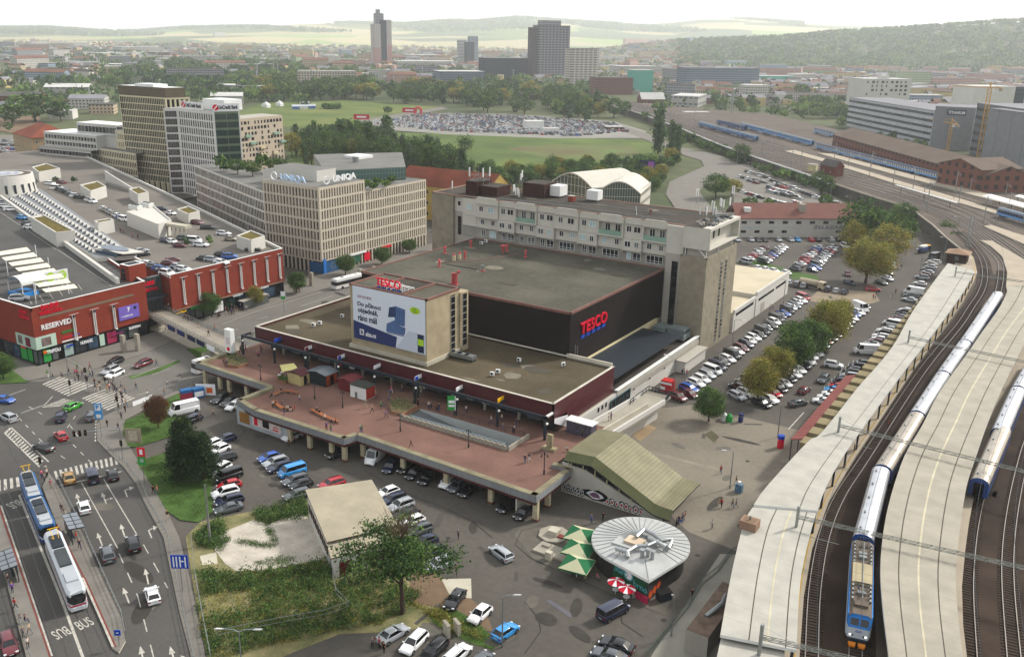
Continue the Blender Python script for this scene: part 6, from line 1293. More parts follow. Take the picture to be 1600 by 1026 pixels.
for t in np.linspace(0,1,9):B.M((a[0]+(b[0]-a[0])*t+.2,a[1]+(b[1]-a[1])*t,0),(a[0]+(b[0]-a[0])*t+.2,a[1]+(b[1]-a[1])*t,6.1),.15,.15,ae)
aT(B,'carport_roof','long reddish corrugated carport roof against the station wall','carport',(a[0],a[1],0))
for k,y in enumerate(np.arange(152,312,5.2)):
 B=MB();B.X(-36.0,y,RZ-1.2,-33.4,y+3.2,RZ+2.4,M('sandstone_block','#7d7256',.95,var=.25));B.X(-35.8,y+.3,0,-35.02,y+2.2,RZ-1.21,M('sandstone_block',0));aT(B,'stone_buttress','mossy sandstone buttress in the row along the station wall','buttress',(-36,y,0),'stone buttresses of the station wall')
h=at(1494,412,RZ);B=MB();hx,hy=h[0],h[1]+2
dW=ac('signal_hut','small dark brown hut with rusty hipped roof at the end of the white station roof','hut',(hx,hy,RZ))
B.X(hx-3,hy-3,RZ,hx+3,hy+3,RZ+3.6,M('hut_brown','#33231f',.9));B.B('wall',dW);B=MB();z=RZ+3.6;q=[(hx-3.8,hy-3.8,z),(hx+3.8,hy-3.8,z),(hx+3.8,hy+3.8,z),(hx-3.8,hy+3.8,z)]
for i in range(4):B.Q([q[i],q[(i+1)%4],(hx,hy,z+1.3)],M('rusty_hut_roof','#8a715c',.9,var=.2))
B.Q(q[::-1],ae);B.B('roof',dW);K1('window',dW,'X',hx-.6,hy-3.05,RZ+1.2,hx+.6,hy-3,RZ+2.6,bV)
cO('brick_signal_house','small red brick house with grey gable roof between the tracks',[at(1280,272,RZ),at(1303,277,RZ),Vc(at(1303,277,RZ)[:2])+Vc((3,7)),Vc(at(1280,272,RZ)[:2])+Vc((3,7))],10.5,13.5,M('dark_red_brick','#5c2f28',.9,var=.2),M('grey_slate','#4b4846',.9),'house',2,2,1,1.3)
c=at(1269,268,RZ);B=MB();B.X(c[0]-2.3,c[1]-2,RZ,c[0]+2.3,c[1]+2,RZ+4,M('cream_hut','#b3aa84',.85));B.X(c[0]-2.5,c[1]-2.2,RZ+4,c[0]+2.5,c[1]+2.2,RZ+4.2,au);aT(B,'relay_hut','cream box shaped relay hut beside the small brick house','hut',(c[0],c[1],RZ))
def bC(p0,p1,cD,lb,z=10.4):
 t=ac('catenary_gantry',lb,'gantry',at(cD[0],cD[1],RZ+.5));a,b=Vc(at(*p0,z)),Vc(at(*p1,z));d=(b-a).normalized();B=MB();bs=at(cD[0],cD[1],RZ+.5);B.M((a.x,a.y,RZ+.4),(a.x,a.y,z+1.9),.45,.35,ai);B.B('mast',t);B=MB();L_=(b-a).length;n_=max(6,int(L_/1.6))
 for dz in(0,.42):
  for o in(-.16,.16):q=Vc((-d.y,d.x,0))*o;B.M(a+q+Vc((0,0,dz)),b+q+Vc((0,0,dz)),.06,.06,M('gantry_grey','#6f726a',.6,.3))
 for k in range(n_):
  p,q=a+d*(L_*k/n_),a+d*(L_*(k+1)/n_)
  for o in(-.16,.16):w=Vc((-d.y,d.x,0))*o;B.M(p+w,q+w+Vc((0,0,.42)),.04,.04,ai)
  B.M(p+Vc((-d.y,d.x,0))*.22,q-Vc((-d.y,d.x,0))*.22,.05,.05,ai)
 B.B('lattice_beam',t);MB().M((a.x,a.y,z-2.4),(a.x+d.x*6,a.y+d.y*6,z-2.6),.06,.06,ai).M((a.x,a.y,z+1.6),(a.x+d.x*4,a.y+d.y*4,z+.5),.04,.04,ai).B('bracket',t);K1('mast',t,'M',(b.x,b.y,RZ+.4),(b.x,b.y,z+1.9),.45,.35,ai)
bC((1246,809),(1720,916),(1236,853),'lattice gantry across the tracks just above the locomotive roof');bC((1311,666),(1720,768),(1302.7,702),'lattice gantry second nearest crossing both trains')
bC((1420,528),(1720,592),(1414,558),'lattice gantry third from the near end of the trains');bC((1493,426),(1640,447),(1489,450),'farthest lattice gantry beside the small signal hut');bC((1189,997),(1500,1072),(1183,1040),'nearest lattice gantry at the bottom edge')
B=MB()
for Tt in(bn(T1[:13],RZ),T2[:15],T3,T4):
 Q=ao(Tt,3)
 for a,b in zip(Q,Q[1:]):B.M((a[0],a[1],10.35),(b[0],b[1],10.35),.045,.045,ae)
 o=B.B('overhead_wire',None,(Q[0][0],Q[0][1],10.3));bL(o,'thin dark overhead contact wire above one of the near tracks','wire','overhead wires');B=MB()
def fi(px,py,ty,lb='slim grey catenary mast among the far tracks',w=.3,z=RZ,arm=3.,name='catenary_mast',cat='mast',grp='catenary masts of the far tracks',m=None):
 p=at(px,py,z);h=aF((px,py),ty,z);m=m or ai;B=MB();B.M((p[0],p[1],z),(p[0],p[1],h),w,w,m)
 if arm:B.M((p[0],p[1],h-1.5),(p[0]+arm*.7,p[1]-arm*.7,h-1.3),.1,.1,m);B.M((p[0],p[1],h-.3),(p[0]+arm*.7,p[1]-arm*.7,h-1.2),.08,.08,m)
 return aT(B,name,lb,cat,(p[0],p[1],z),grp)
for px,py,ty in[(1236,262,233),(1250,268,234),(1303,252,223),(1358,278,240),(1361,262,236),(1425,303,268),(1447,332,284),(1490,312,268),(1497,322,290),(1535,357,306),(1537,345,310),(1570,310,286),(1184,228,205),(1155,216,192),(1120,206,186),(1190,240,218),(1210,225,205),(1147,225,205),(1085,190,172),(1060,185,166),(1040,190,170),(1010,178,160),(1325,262,240),(1395,290,266),(1462,290,270),(1515,300,278),(1575,330,300),(1597,352,330),(1443,308,290),(1555,350,322)]:fi(px,py,ty)
B=MB();p=at(1512,385,RZ);
for k in range(12):z=RZ+k*.9;B.M((p[0]-.6,p[1],z),(p[0]+.6,p[1],z+.9),.12,.12,ai);B.M((p[0]+.6,p[1],z),(p[0]-.6,p[1],z+.9),.12,.12,ai)
B.M((p[0]-.6,p[1],RZ),(p[0]-.6,p[1],16),.2,.2,ai);B.M((p[0]+.6,p[1],RZ),(p[0]+.6,p[1],16),.2,.2,ai);aT(B,'lattice_mast','thick grey lattice mast behind the signal hut','mast',(p[0],p[1],RZ))
fi(1142,185,141,'tall pale floodlight mast beside the railway yard',1.6,0,0,'floodlight_mast','floodlight',None);
B=MB();Q=[at(x,y,RZ)for x,y in cZ[7:14]]
for a,b in zip(Q,Q[1:]):B.M((a[0],a[1],RZ+.35),(b[0],b[1],RZ+.35),.5,.7,aa)
aT(B,gX,'long whitish parapet along the railway embankment edge','wall',Q[0])
B=MB();Q=[at(x,y,RZ)for x,y in cZ[0:8]]
for a,b in zip(Q,Q[1:]):B.M((a[0],a[1],RZ+.2),(b[0],b[1],RZ+.2),.6,.5,aB)
aT(B,gX,'grey parapet on the dark stone railway wall','wall',Q[0])
B=MB();Q=[at(x,y)for x,y in[(1008,1030),(1075,950),(1098,912),(1122,893),(1140,868),(1152,862)]]
for a,b in zip(Q,Q[1:]):
 for z in(.15,1.1):B.M((a[0],a[1],z),(b[0],b[1],z),.06,.08,M('fence_green','#4a5850',.6))
 L_=mD(a,b);n_=int(L_/.35)
 for k in range(n_):t=k/n_;B.M((a[0]+(b[0]-a[0])*t,a[1]+(b[1]-a[1])*t,0),(a[0]+(b[0]-a[0])*t,a[1]+(b[1]-a[1])*t,1.15),.04,.04,M('fence_green',0))
aT(B,'metal_fence','grey green bar fence between the square and the station path','fence',Q[0])
B=MB();c=at(1110,1026,3)
B.P([at(1127,1000,7)[:2],at(1225,1018,7)[:2],at(1222,1080,7)[:2],at(1110,1080,7)[:2]],0,8.2,M('station_annex_wall','#8f9294',.7),ez);aT(B,'station_annex','pale grey metal clad annex below the near station roof end',fS,(c[0],c[1],0))
c=at(1117,955,3);B=MB();B.X(c[0]-1.6,c[1]-6,0,c[0]+1.4,c[1]+7,3.2,au,M('rusty_open_roof','#6a5a4e',.9,var=.4,scale=.8));B.T([(c[0]-.5,c[1]-2,3.2),(c[0]+.6,c[1]+1,3.9),(c[0],c[1]+4,3.3)],.35,ai,8);aT(B,'service_lean_to','narrow brown roofed lean-to with pipes beside the near station roof','lean-to',(c[0],c[1],0))
def bt(Pp):
 Q=ao(Pp,8);s=[0]
 for a,b in zip(Q,Q[1:]):s.append(s[-1]+float(np.linalg.norm((b-a)[:2])))
 return Q,s
def du(Q,s,v):
 v=max(0,min(s[-1]-.01,v));i=np.searchsorted(s,v)-1;i=max(0,min(i,len(Q)-2));t=(v-s[i])/max(1e-6,s[i+1]-s[i]);return Q[i]+(Q[i+1]-Q[i])*t
def dw(Q,s,p):d=[math.hypot(q[0]-p[0],q[1]-p[1])for q in Q];return s[int(np.argmin(d))]
fj=M('wagon_silver_roof','#c2c3c6',.28,metal=.75,var=.12,scale=.6,fine=5.);TB=M('wagon_blue','#1d3f78',.35,var=.1,spec=.5);eA=M('wagon_light_blue','#5f8cbb',.4,var=.1);TGR=M('wagon_grey','#a9adb0',.4,var=.1);fk=M('wagon_tan_roof','#a59d90',.35,metal=.6,var=.15,scale=.6)
def cG(L_,parent,low,high,roofm,zb=.2,W=2.85,H=4.05,nwin=11,doors=True):
 B=MB();hl=L_/2;w=W/2;B.X(-hl,-w,zb+.75,hl,w,zb+1.75,low);B.X(-hl,-w+.001,zb+1.752,hl,w-.001,zb+3.0,high);B.B('body',parent,(0,0,0));B=MB();N=8;pr=[(w*mC(math.pi*k/N),zb+3.0+.95*mS(math.pi*k/N))for k in range(N+1)]
 for(y0,z0),(y1,z1)in zip(pr,pr[1:]):B.Q([(-hl,y0,z0),(hl,y0,z0),(hl,y1,z1),(-hl,y1,z1)],roofm)
 B.Q([(hl,y,z)for y,z in pr],high);B.Q([(-hl,y,z)for y,z in pr][::-1],high);o=B.B('roof',parent,(0,0,0),True)
 for sy in(-1,1):
  B=MB()
  for k in range(nwin):
   x=-hl+1.6+(L_-3.2)*(k+.5)/nwin;B.X(x-.62,sy*w,zb+1.95,x+.62,sy*(w+.02),zb+2.85,a5)
  B.B('window_row',parent,(0,0,0))
 for sx in(-1,1):
  K2('bogie',parent,'X',sx*hl*.72-1.5,-1.1,zb,sx*hl*.72+1.5,1.1,zb+.74,ae);K2('gangway',parent,'X',sx*hl,-.7,zb+.8,sx*(hl+.35),.7,zb+3.1,aV)
 B=MB()
 for k in range(5):x=-hl+2+(L_-4)*k/4;B.X(x-.2,.5,zb+3.8,x+.2,.8,zb+4.05,ai)
 B.B('roof_vent',parent,(0,0,0))
def coach(Q,s,sc_,L_,lb,grp,low=TB,high=TB,roofm=fj,name='passenger_coach',**kw):
 a,b=du(Q,s,sc_-L_/2*.72),du(Q,s,sc_+L_/2*.72);c=(a+b)/2;ang=mA(b[1]-a[1],b[0]-a[0]);t=ac(name,lb,'train coach',(c[0],c[1],RZ+.2),ang,grp);cG(L_-.8,t,low,high,roofm,**kw);return t
Q2,s2=bt(T2);g=lambda x,y:dw(Q2,s2,at(x,y,9.2))
fm=[g(1349,838),g(1379.5,728),g(1434,645),g(1475,581),g(1509,531),g(1558,456)]
nm=['nearest',hw,'third',hz,'farthest']
for i in range(5):
 a,b=fm[i],fm[i+1];coach(Q2,s2,(a+b)/2,b-a,f'{nm[i]} silver roofed dark blue coach behind the locomotive','coaches of the train on the near track',roofm=fk if i==1 else fj)
Q3,s3=bt(T3);a=dw(Q3,s3,at(1543,740,9.2))
coach(Q3,s3,a+13,26.4,'nearest dark blue coach with tan grey roof on the right track',fQ,roofm=fk);coach(Q3,s3,a+39.6,26.4,'second silver roofed coach on the right track',fQ);coach(Q3,s3,a+66,26.4,'third coach of the right train at the picture edge',fQ)
a,b=at(1344.6,965,9.),at(1348.5,846,9.);c=((a[0]+b[0])/2,(a[1]+b[1])/2);ang=mA(a[1]-b[1],a[0]-b[0]);LL=mD(a[:2],b[:2])
lo=ac('electric_locomotive','electric locomotive with blue and white front and brown roof full of equipment','locomotive',(c[0],c[1],RZ+.2),ang)
fo=M('loco_blue','#2d72b8',.35,var=.05);dX=M('loco_white','#b5bcc2',.4,var=.06);fp=M('loco_brown_roof','#5b5146',.6,var=.3,scale=.8,fine=5.);LCR=M('loco_cream_roof','#9a8f72',.6,var=.12)
hl=LL/2;B=MB();B.X(-hl,-1.45,.9,hl-.9,1.45,2.3,dX);B.X(-hl,-1.449,2.302,hl-.9,1.449,3.6,fo)
B.Q([(hl-.9,-1.45,.9),(hl,-1.2,.9),(hl,-1.2,2.3),(hl-.9,-1.45,2.3)],dX);B.Q([(hl,1.2,.9),(hl-.9,1.45,.9),(hl-.9,1.45,2.3),(hl,1.2,2.3)],dX);B.Q([(hl,-1.2,.9),(hl,1.2,.9),(hl,1.2,2.3),(hl,-1.2,2.3)],dX)
B.Q([(hl-.9,-1.45,2.3),(hl,-1.2,2.3),(hl-.5,-1.15,3.6),(hl-.9,-1.45,3.6)],fo);B.Q([(hl,1.2,2.3),(hl-.9,1.45,2.3),(hl-.9,1.45,3.6),(hl-.5,1.15,3.6)],fo);B.Q([(hl,-1.2,2.3),(hl,1.2,2.3),(hl-.5,1.15,3.6),(hl-.5,-1.15,3.6)],fo);B.B('body',lo,(0,0,0))
B=MB();B.S([(-hl,-1.44,3.6),(hl-.5,-1.3,3.6),(hl-.5,-.9,3.95),(-hl,-.9,3.95)],.02,fp);B.S([(-hl,1.44,3.6),(-hl,.9,3.95),(hl-.5,.9,3.95),(hl-.5,1.3,3.6)],.02,fp);B.X(-hl,-.9,3.6,hl-.52,.9,3.94,fp)
B.Q([(hl-.5,-1.15,3.6),(hl-.5,1.15,3.6),(hl-.5,.9,3.95),(hl-.5,-.9,3.95)],fo);B.B('roof',lo,(0,0,0))
MB().X(-2.6,-1.2,3.95,.0,1.2,4.35,LCR).X(.05,-1.2,3.95,2.2,1.2,4.35,LCR).B('roof_hatch',lo,(0,0,0))
B=MB()
for x in np.arange(-8,7,1.0):
 if-3<x<2.4:continue
 for y in(-1.05,1.05):B.C(x,y,3.9,4.3,.12,fp,6);B.X(x-.25,y-.1,4.3,x+.25,y+.1,4.38,ai)
for x in(-5.5,-4.6,4.3):B.X(x-.3,-.5,3.95,x+.3,.5,4.3,ai)
B.X(6.2,-.8,3.95,7.3,.8,4.25,fp);B.M((-8,.1,4.5),(6,.1,4.5),.08,.08,ai);B.B('roof_equipment',lo,(0,0,0))
for x,up in((-5.6,1),(4.2,0)):
 B=MB();z=4.4
 for y in(-.6,.6):B.M((x-1,y,z),(x+1,y*.5,z+.5+up*.8),.08,.08,ae);B.M((x+1,y*.5,z+.5+up*.8),(x-.6,y,z+.7+up*1.0),.08,.08,ae)
 B.M((x-.6,-.9,z+.75+up),(x-.6,.9,z+.75+up),.12,.08,ae);B.M((x-1,-.6,z),(x-1,.6,z),.1,.1,ae);B.B('pantograph',lo,(0,0,0))
for y in(-.56,.56):
 B=MB();f_=lambda yy,z:(hl-.5*(z-2.3)/1.3+.02-.0,yy,z);B.Q([f_(y-.48,2.6),f_(y+.48,2.6),f_(y+.46,3.4),f_(y-.46,3.4)],a5);B.B('windscreen',lo,(0,0,0));MB().T([(hl,y*1.6,1.3),(hl+.05,y*1.6,1.3)],.14,M('headlight_lens','#f2efe2',.2,var=0,emit=1.2),10).T([(hl,y*1.15,1.3),(hl+.04,y*1.15,1.3)],.12,aV,10).B('headlight',lo,(0,0,0));K2('snow_plough',lo,'S',[(hl+.35,y-.45,.55),(hl+.75,y-.35,.3),(hl+.75,y+.35,.3),(hl+.35,y+.45,.55)],.25,M('snow_plough_orange','#c8761e',.5))
B=MB();aA(B,'ČD',(hl+.02,-.35,1.75),(0,1,0),(0,0,1),.7,.3,bd,.03,.02);B.B('lettering',lo,(0,0,0))
for x in(-5,5):K2('bogie',lo,'X',x-1.9,-1.1,.0,x+1.9,1.1,.89,aV)
K2('buffer_beam',lo,'X',hl,-1.1,.5,hl+.3,1.1,.89,ae)
def aC(p0,p1,n,lbs,grp,low,high,roofm,z=9.):
 A_,B_=Na(at(*p0,z)[:2]+(RZ,)),Na(at(*p1,z)[:2]+(RZ,));Q=[A_,A_*.5+B_*.5,B_];q,s=bt(Q);L_=s[-1]/n
 for i in range(n):coach(q,s,L_*(i+.5),L_,lbs.format(['first',hw,'third',hz,'fifth','sixth','seventh','eighth','ninth'][i]),grp,low,high,roofm)
RFB=M('coach_roof_grey','#6d7884',.5,var=.15);RFD=M('coach_roof_dark','#3e4a5e',.5,var=.1)
aC((1482,274),(1277,223),5,'{} coach from the right of the long pale blue train at the depot','coaches of the long train by the depot',eA,TGR,RFD)
aC((1271,220),(1160,192),5,'{} coach from the right of the pale blue train behind the yard masts','coaches of the middle yard train',eA,eA,RFB)
aC((1184,213),(1094,190),4,'{} coach from the right of the front yard train','coaches of the front yard train',TB,eA,RFB)
aC((1166,197),(1122,187),2,'{} coach from the right of the short dark blue rear yard train','coaches of the rear yard train',TB,TB,RFD)
aC((1304,207),(1274,200),1,'{} lone pale blue coach left of the depot roof',None,eA,TGR,RFD)
aC((1562,324),(1620,340),1,'{} bright blue railcar entering at the right edge',None,eA,TB,RFB)
for i,(x0,x1,y0,y1)in enumerate([(840,876,148,152),(876,917,152,158)]):aC((x0,y0-4),(x1,y1-4),1,'{} blue coach partly hidden by trees under the tall towers'if i else'{} reddish nosed train under the tall towers',None,TB if i else bw,eA,RFB)
ci={}
for k,c in dict(white='#dcdcdb',silver='#a3a7aa',grey='#54585c',black='#0e1013',blue='#1c4fa0',red='#a01420',green='#2f8a1e',darkred='#5c1420',darkblue='#161f38',gold='#9c7a3e',lightblue='#2b86c4',yellow='#c4a814',darkgreen='#12331f',beige='#8f8672').items():
 ci[k]=M('car_paint_'+k,c,.3,.25 if k in(fI,'grey','gold')else 0.,.03,coord='obj',spec=.5,coat=.6)
CGL=M('car_glass','#0b0e11',.08,var=0,spec=.7);bZ=M('tyre','#101010',.8,var=0);RIM=M('rim','#7d8083',.35,metal=.7,var=0);eB=M('car_headlamp','#c9cdd0',.15,var=0);TAIL=M('car_taillamp','#7a0c10',.25,var=0);ea=M('number_plate','#b9b9b4',.5,var=0)
fq={fD:(4.1,1.76,1.47,.95,.25,-1.35,-1.85,.93,.95,.86,.76),fE:(4.7,1.82,1.47,1.15,.4,-1.95,-2.22,.93,.97,.86,.76),fH:(4.7,1.82,1.44,1.05,.25,-1.05,-1.75,.92,1.0,.86,.72),fF:(4.5,1.86,1.68,1.15,.45,-1.75,-2.1,1.05,1.08,1.0,.78),fO:(5.0,1.93,1.95,1.75,1.15,-2.35,-2.45,1.12,1.15,1.05,.86),'van':(6.1,2.05,2.6,2.35,1.85,-2.98,-3.02,1.35,1.4,1.25,.9)}
eM={}
def bR(kind):
 if kind in eM:return eM[kind]
 L,W,H,xc,xw,xr,xt,zb,zd,zh,gw=fq[kind];h=L/2;w=W/2;eN=kind=='van';P=ci['white'];B=MB();st=[(h,.8,.36,.58),(h-.1,.92,.24,.7),(h-.45,.985,.2,zh-.06),(xc+.3,1.,.2,zh+.04),(xc,1.,.2,zb),(0,1.005,.2,zb+.01),(xt,1.,.2,zd),(-h+.14,.97,.24,zd-.05),(-h,.9,.34,zd-.22)]
 if xt<-h+.2:st=st[:6]+[(-h+.14,.985,.2,zd),(-h,.94,.3,zd-.08)]
 aJ=[]
 for x,k,z0,z1 in st:
  ww=w*k;fs=[(ww*.93,z0),(ww,z0+.14),(ww*1.0,(z0+z1)/2),(ww*.975,z1-.08),(ww*.9,z1)];ring=[(x,y,z)for y,z in fs]+[(x,0,z1+.035)]+[(x,-y,z)for y,z in fs[::-1]];i=len(B.v);B.v+=ring;aJ.append(i)
 n=11;mi=B.mi(P)
 for a,b in zip(aJ,aJ[1:]):
  for q in range(n-1):B.f.append([a+q,a+q+1,b+q+1,b+q]);B.m.append(mi)
  B.f.append([a+n-1,a,b,b+n-1]);B.m.append(B.mi(bZ))
 B.f.append([aJ[0]+q for q in range(n)][::-1]);B.m.append(mi);B.f.append([aJ[-1]+q for q in range(n)]);B.m.append(mi);g=w*gw;gb=w*.93;zt=H-.05;R=[(xw+.02,g*.93,zt-.02),(xw-.25,g,zt+.015),((xw+xr)/2,g,zt+.03),(xr+.25,g,zt+.01),(xr,g*.95,zt-.03)];i=len(B.v)
 for x,y,z in R:B.v+=[(x,y,z-.03),(x,y*.86,z+.03),(x,0,z+.05),(x,-y*.86,z+.03),(x,-y,z-.03)]
 for a in range(len(R)-1):
  for q in range(4):B.f.append([i+a*5+q,i+a*5+q+1,i+a*5+5+q+1,i+a*5+5+q]);B.m.append(mi)
 Wd=MB();G=CGL;bl=[(xc+.02,gb),(xt+.0,gb)];tp=[(xw,g*.96),(xr,g*.96)];z0g=zb-.02;eO=zt-.01;zr=zd-.02;A=(xc,gb*.96,z0g);A2=(xc,-gb*.96,z0g);Bt=(xw,g*.93,eO);B2=(xw,-g*.93,eO);D=(xr,g*.93,eO);D2=(xr,-g*.93,eO);E=(xt,gb*.96,zr);E2=(xt,-gb*.96,zr);Wd.Q([A2,A,Bt,B2],G);Wd.Q([E,E2,D2,D],G if not eN else P)
 for s,(a,b,c,d)in((1,(A,Bt,D,E)),(-1,(A2,B2,D2,E2))):
  aL=[a,b,c,d]if s>0 else[a,b,c,d][::-1]
  if eN:
   m0=(xw-.9,a[1]*1.0,z0g);m1=(xw-.9,b[1]*1.0,eO);Wd.Q([a,b,m1,m0][::(1 if s<0 else-1)],G);B.Q([m0,m1,c,d][::(1 if s<0 else-1)],P)
  else:Wd.Q(aL[::-1],G)
 if eN:B.Q([E,E2,D2,D],P)
 for s in(1,-1):
  f=lambda p:(p[0],p[1]*s if True else 0,p[2])
  for a,b,t in((A,Bt,.07),(E,D,.1)):B.M((a[0],a[1]*s,a[2]),(b[0],b[1]*s,b[2]),t,t,P)
  for u in((.42,.75)if not eN else(.3,)):
   q0=(A[0]+(E[0]-A[0])*u,A[1]*s*1.005,z0g);q1=(Bt[0]+(D[0]-Bt[0])*u,Bt[1]*s*1.01,eO);B.M(q0,q1,.07,.05,bZ if not eN else P)
  B.X(xc-.15,s*w*.96,zb+.02,xc-.02,s*(w+.16),zb+.16,P)
 if kind in(fE,fF):
  for s in(-1,1):B.M((xw-.2,s*g*.9,zt+.07),(xr+.2,s*g*.9,zt+.07),.05,.04,bZ)
 wx=(h-.82,-h+.8);wr=.33 if kind not in(fF,'van',fO)else .36
 for x in wx:
  for s in(-1,1):
   t=np.linspace(0,math.pi,9);aL=[(x+(wr+.06)*mC(a),s*(w+.006),wr+(wr+.06)*mS(a)*.98)for a in t]+[(x-wr-.06,s*(w+.006),.2),(x+wr+.06,s*(w+.006),.2)];B.Q(aL[::(-1 if s>0 else 1)],bZ)
 B.X(h-.03,-.26,.42,h+.012,.26,.53,ea);B.X(h-.02,-.5,.3,h+.006,.5,.4,bZ);B.X(-h-.012,-.26,.55,-h+.03,.26,.66,ea);dY=B.mesh('body');dY.polygons.foreach_set(go,[True]*len(dY.polygons));dY.set_sharp_from_angle(angle=mR(38));Wh=MB();Wh.T([(0,-.11,0),(0,.11,0)],wr,bZ,14);Wh.T([(0,-.118,0),(0,.118,0)],wr*.62,RIM,10);Wm=Wh.mesh('wheel');Hd=MB();Hd.P([(0,-.22),(.2,-.16),(.17,.1),(0,.2)],-.06,.07,eB);Hm=Hd.mesh('headlight');Tl=MB();Tl.X(-.03,-.17,-.1,.03,.17,.12,TAIL);Tm=Tl.mesh(hf);wheels=[(x,s*(w-.09),wr)for x in wx for s in(-1,1)];heads=[(h-.2,s*w*.72,zh-.2)for s in(-1,1)];tails=[(-h+.02,s*w*.78,zd-.24 if not eN else 1.0)for s in(-1,1)];r=dict(body=dY,windows=Wd.mesh(gl),wheel=Wm,headlight=Hm,tail=Tm,wheels=wheels,heads=heads,tails=tails);eM[kind]=r;return r
def dx(kind,full=True):
 k=(kind,'joined',full)
 if k in eM:return eM[k]
 p=bR(kind);B=MB()
 def add(me,off=(0,0,0),flip=False):
  i=len(B.v);B.v+=[(v.co.x+off[0],v.co.y+off[1],v.co.z+off[2])for v in me.vertices]
  for pl in me.polygons:B.f.append([i+q for q in pl.vertices]);B.m.append(B.mi(me.materials[pl.material_index]))
 B.mi(ci['white']);add(p['body'])
 for o in p['heads']:add(p['headlight'],o)
 for o in p['tails']:add(p['tail'],o)
 if full:
  add(p[gl])
  for o in p[hA]:add(p['wheel'],o)
 me=B.mesh('car_body');me.polygons.foreach_set(go,[True]*len(me.polygons));me.set_sharp_from_angle(angle=mR(38));eM[k]=me;return me
c8=[]
def car(px,py,v,kind=fD,colr='white',place='',group=None,z=0.,cnt=None,loc=None):
 p=at(px,py,z+.75)if loc is None else loc;q=at(px+v[0]*.2,py+v[1]*.2,z+.75)if loc is None else(loc[0]+v[0],loc[1]+v[1]);c8.append((p[0],p[1],z,mA(q[1]-p[1],q[0]-p[0]),kind,colr,place,group))
CW=['white']*31+[fI]*18+['grey']*15+['black']*18+['blue']*4+['red']*6+[fP]*3+[fJ]*5+['beige']*2+[gx]*1
KW=[fD]*32+[fE]*26+[fH]*16+[fF]*20+[fO]*5
ft=random.Random(21)
def dc(p0,p1,n,v,place,group,z=0.,miss=.03,fix={}):
 for i in range(n):
  if ft.random()<miss:continue
  t=i/max(1,n-1);a=Na(at(*p0,z+.75));b=Na(at(*p1,z+.75));c=a+(b-a)*t;x,y=df(c);q=at(x+v[0]*.2,y+v[1]*.2,z+.75);k,cl_=fix.get(i,(ft.choice(KW),ft.choice(CW)));ang=mA(q[1]-c[1],q[0]-c[0])+ft.uniform(-.04,.04);s=ft.uniform(-.35,.35);c8.append((c[0]+s*mC(ang),c[1]+s*mS(ang),z,ang,k,cl_,place,group))
UP=(-3,-10)
for a in[(95,679,(-8,-9),fD,'red','crossing the junction behind a dark saloon'),(68,697,(-11,-4),fH,'black','beside the striped island in the junction'),(95,650,(4,-10),fF,fJ,'in the middle of the junction'),(114,633,(12,-6),fD,'green','turning in the junction towards the bus street'),(143,648,(5,-10),fE,'grey','near the parking sign of the junction'),(8,623,(12,2),fD,'blue','at the left edge of the junction'),(13,651,(-11,-5),fF,fI,'leaving the junction at the left edge'),(107,744,UP,fH,'gold',fU),(144,743,UP,fO,fJ,fU),(176,740,UP,fD,'black',fU),(131,790,UP,fD,'white','driving beside the tram shelter'),(168,864,UP,fF,'grey','in the middle lane of the tram street'),(208,848,UP,fF,'black','in the right lane of the tram street'),(238,927,UP,fD,'white','nearest in the lanes of the tram street'),(13,1004,(3,10),fE,fP,'on the road left of the tram stop'),(179,564,(-13,6),fE,'black',fN),(172,577,(-13,6),fE,fI,fN),(179,583,(-13,6),fE,'white',fN),(223,567,(-13,5),fE,fP,fN),(573,457,(-10,5),fD,'black','behind the white coach in the bus street')]:car(*a)
PN='parked between the pine and the plaza'
for px,py,v,k,c in[(289,658,(-12,4),fE,'black'),(300,653,(-12,4),fD,fJ),(352,684,(-12,4),fD,fJ),(331,692,(-12,5),fD,'white'),(343,700,(-12,5),fD,'white'),(349,714,(-12,3),fE,'black'),(344,732,(-11,6),fF,'white'),(356,742,(-12,4),fO,'black'),(358,756,(-12,3),fD,'red'),(352,768,(-12,3),fF,'white'),(358,780,(-12,3),fE,fJ),(357,792,(-12,3),fH,'grey')]:car(px,py,v,k,c,PN,'cars parked by the pine')
car(287,640,(-13,3),'van','white','parked beside the reddish bush')
for px,py,k,c in[(344,621,fE,'black'),(358,626,fH,'black'),(366,632,fE,'white')]:car(px,py,(-10,6),k,c,'parked under the plaza edge pillars','cars by the plaza pillars')
for px,py,k,c in[(420,713,fD,'blue'),(430,720,fE,fI),(437,728,fE,fJ),(456,735,fO,f3),(461,748,fE,'grey'),(470,755,fD,'black'),(464,771,fE,'grey'),(518,754,fE,'red')]:car(px,py,(-12,3.6),k,c,'parked between the plaza and the pale shed','cars parked above the shed')
for px,py,k,c in[(606,767,fD,'white'),(614,778,fE,fJ),(627,788,fF,fI),(634,801,fH,'black'),(645,812,fD,'white'),(654,826,fE,'grey'),(664,843,fD,fJ),(673,860,fE,'black'),(686,880,fF,fI)]:car(px,py,(-11,4),k,c,'parked beside the shed and the big tree','cars parked behind the big tree')
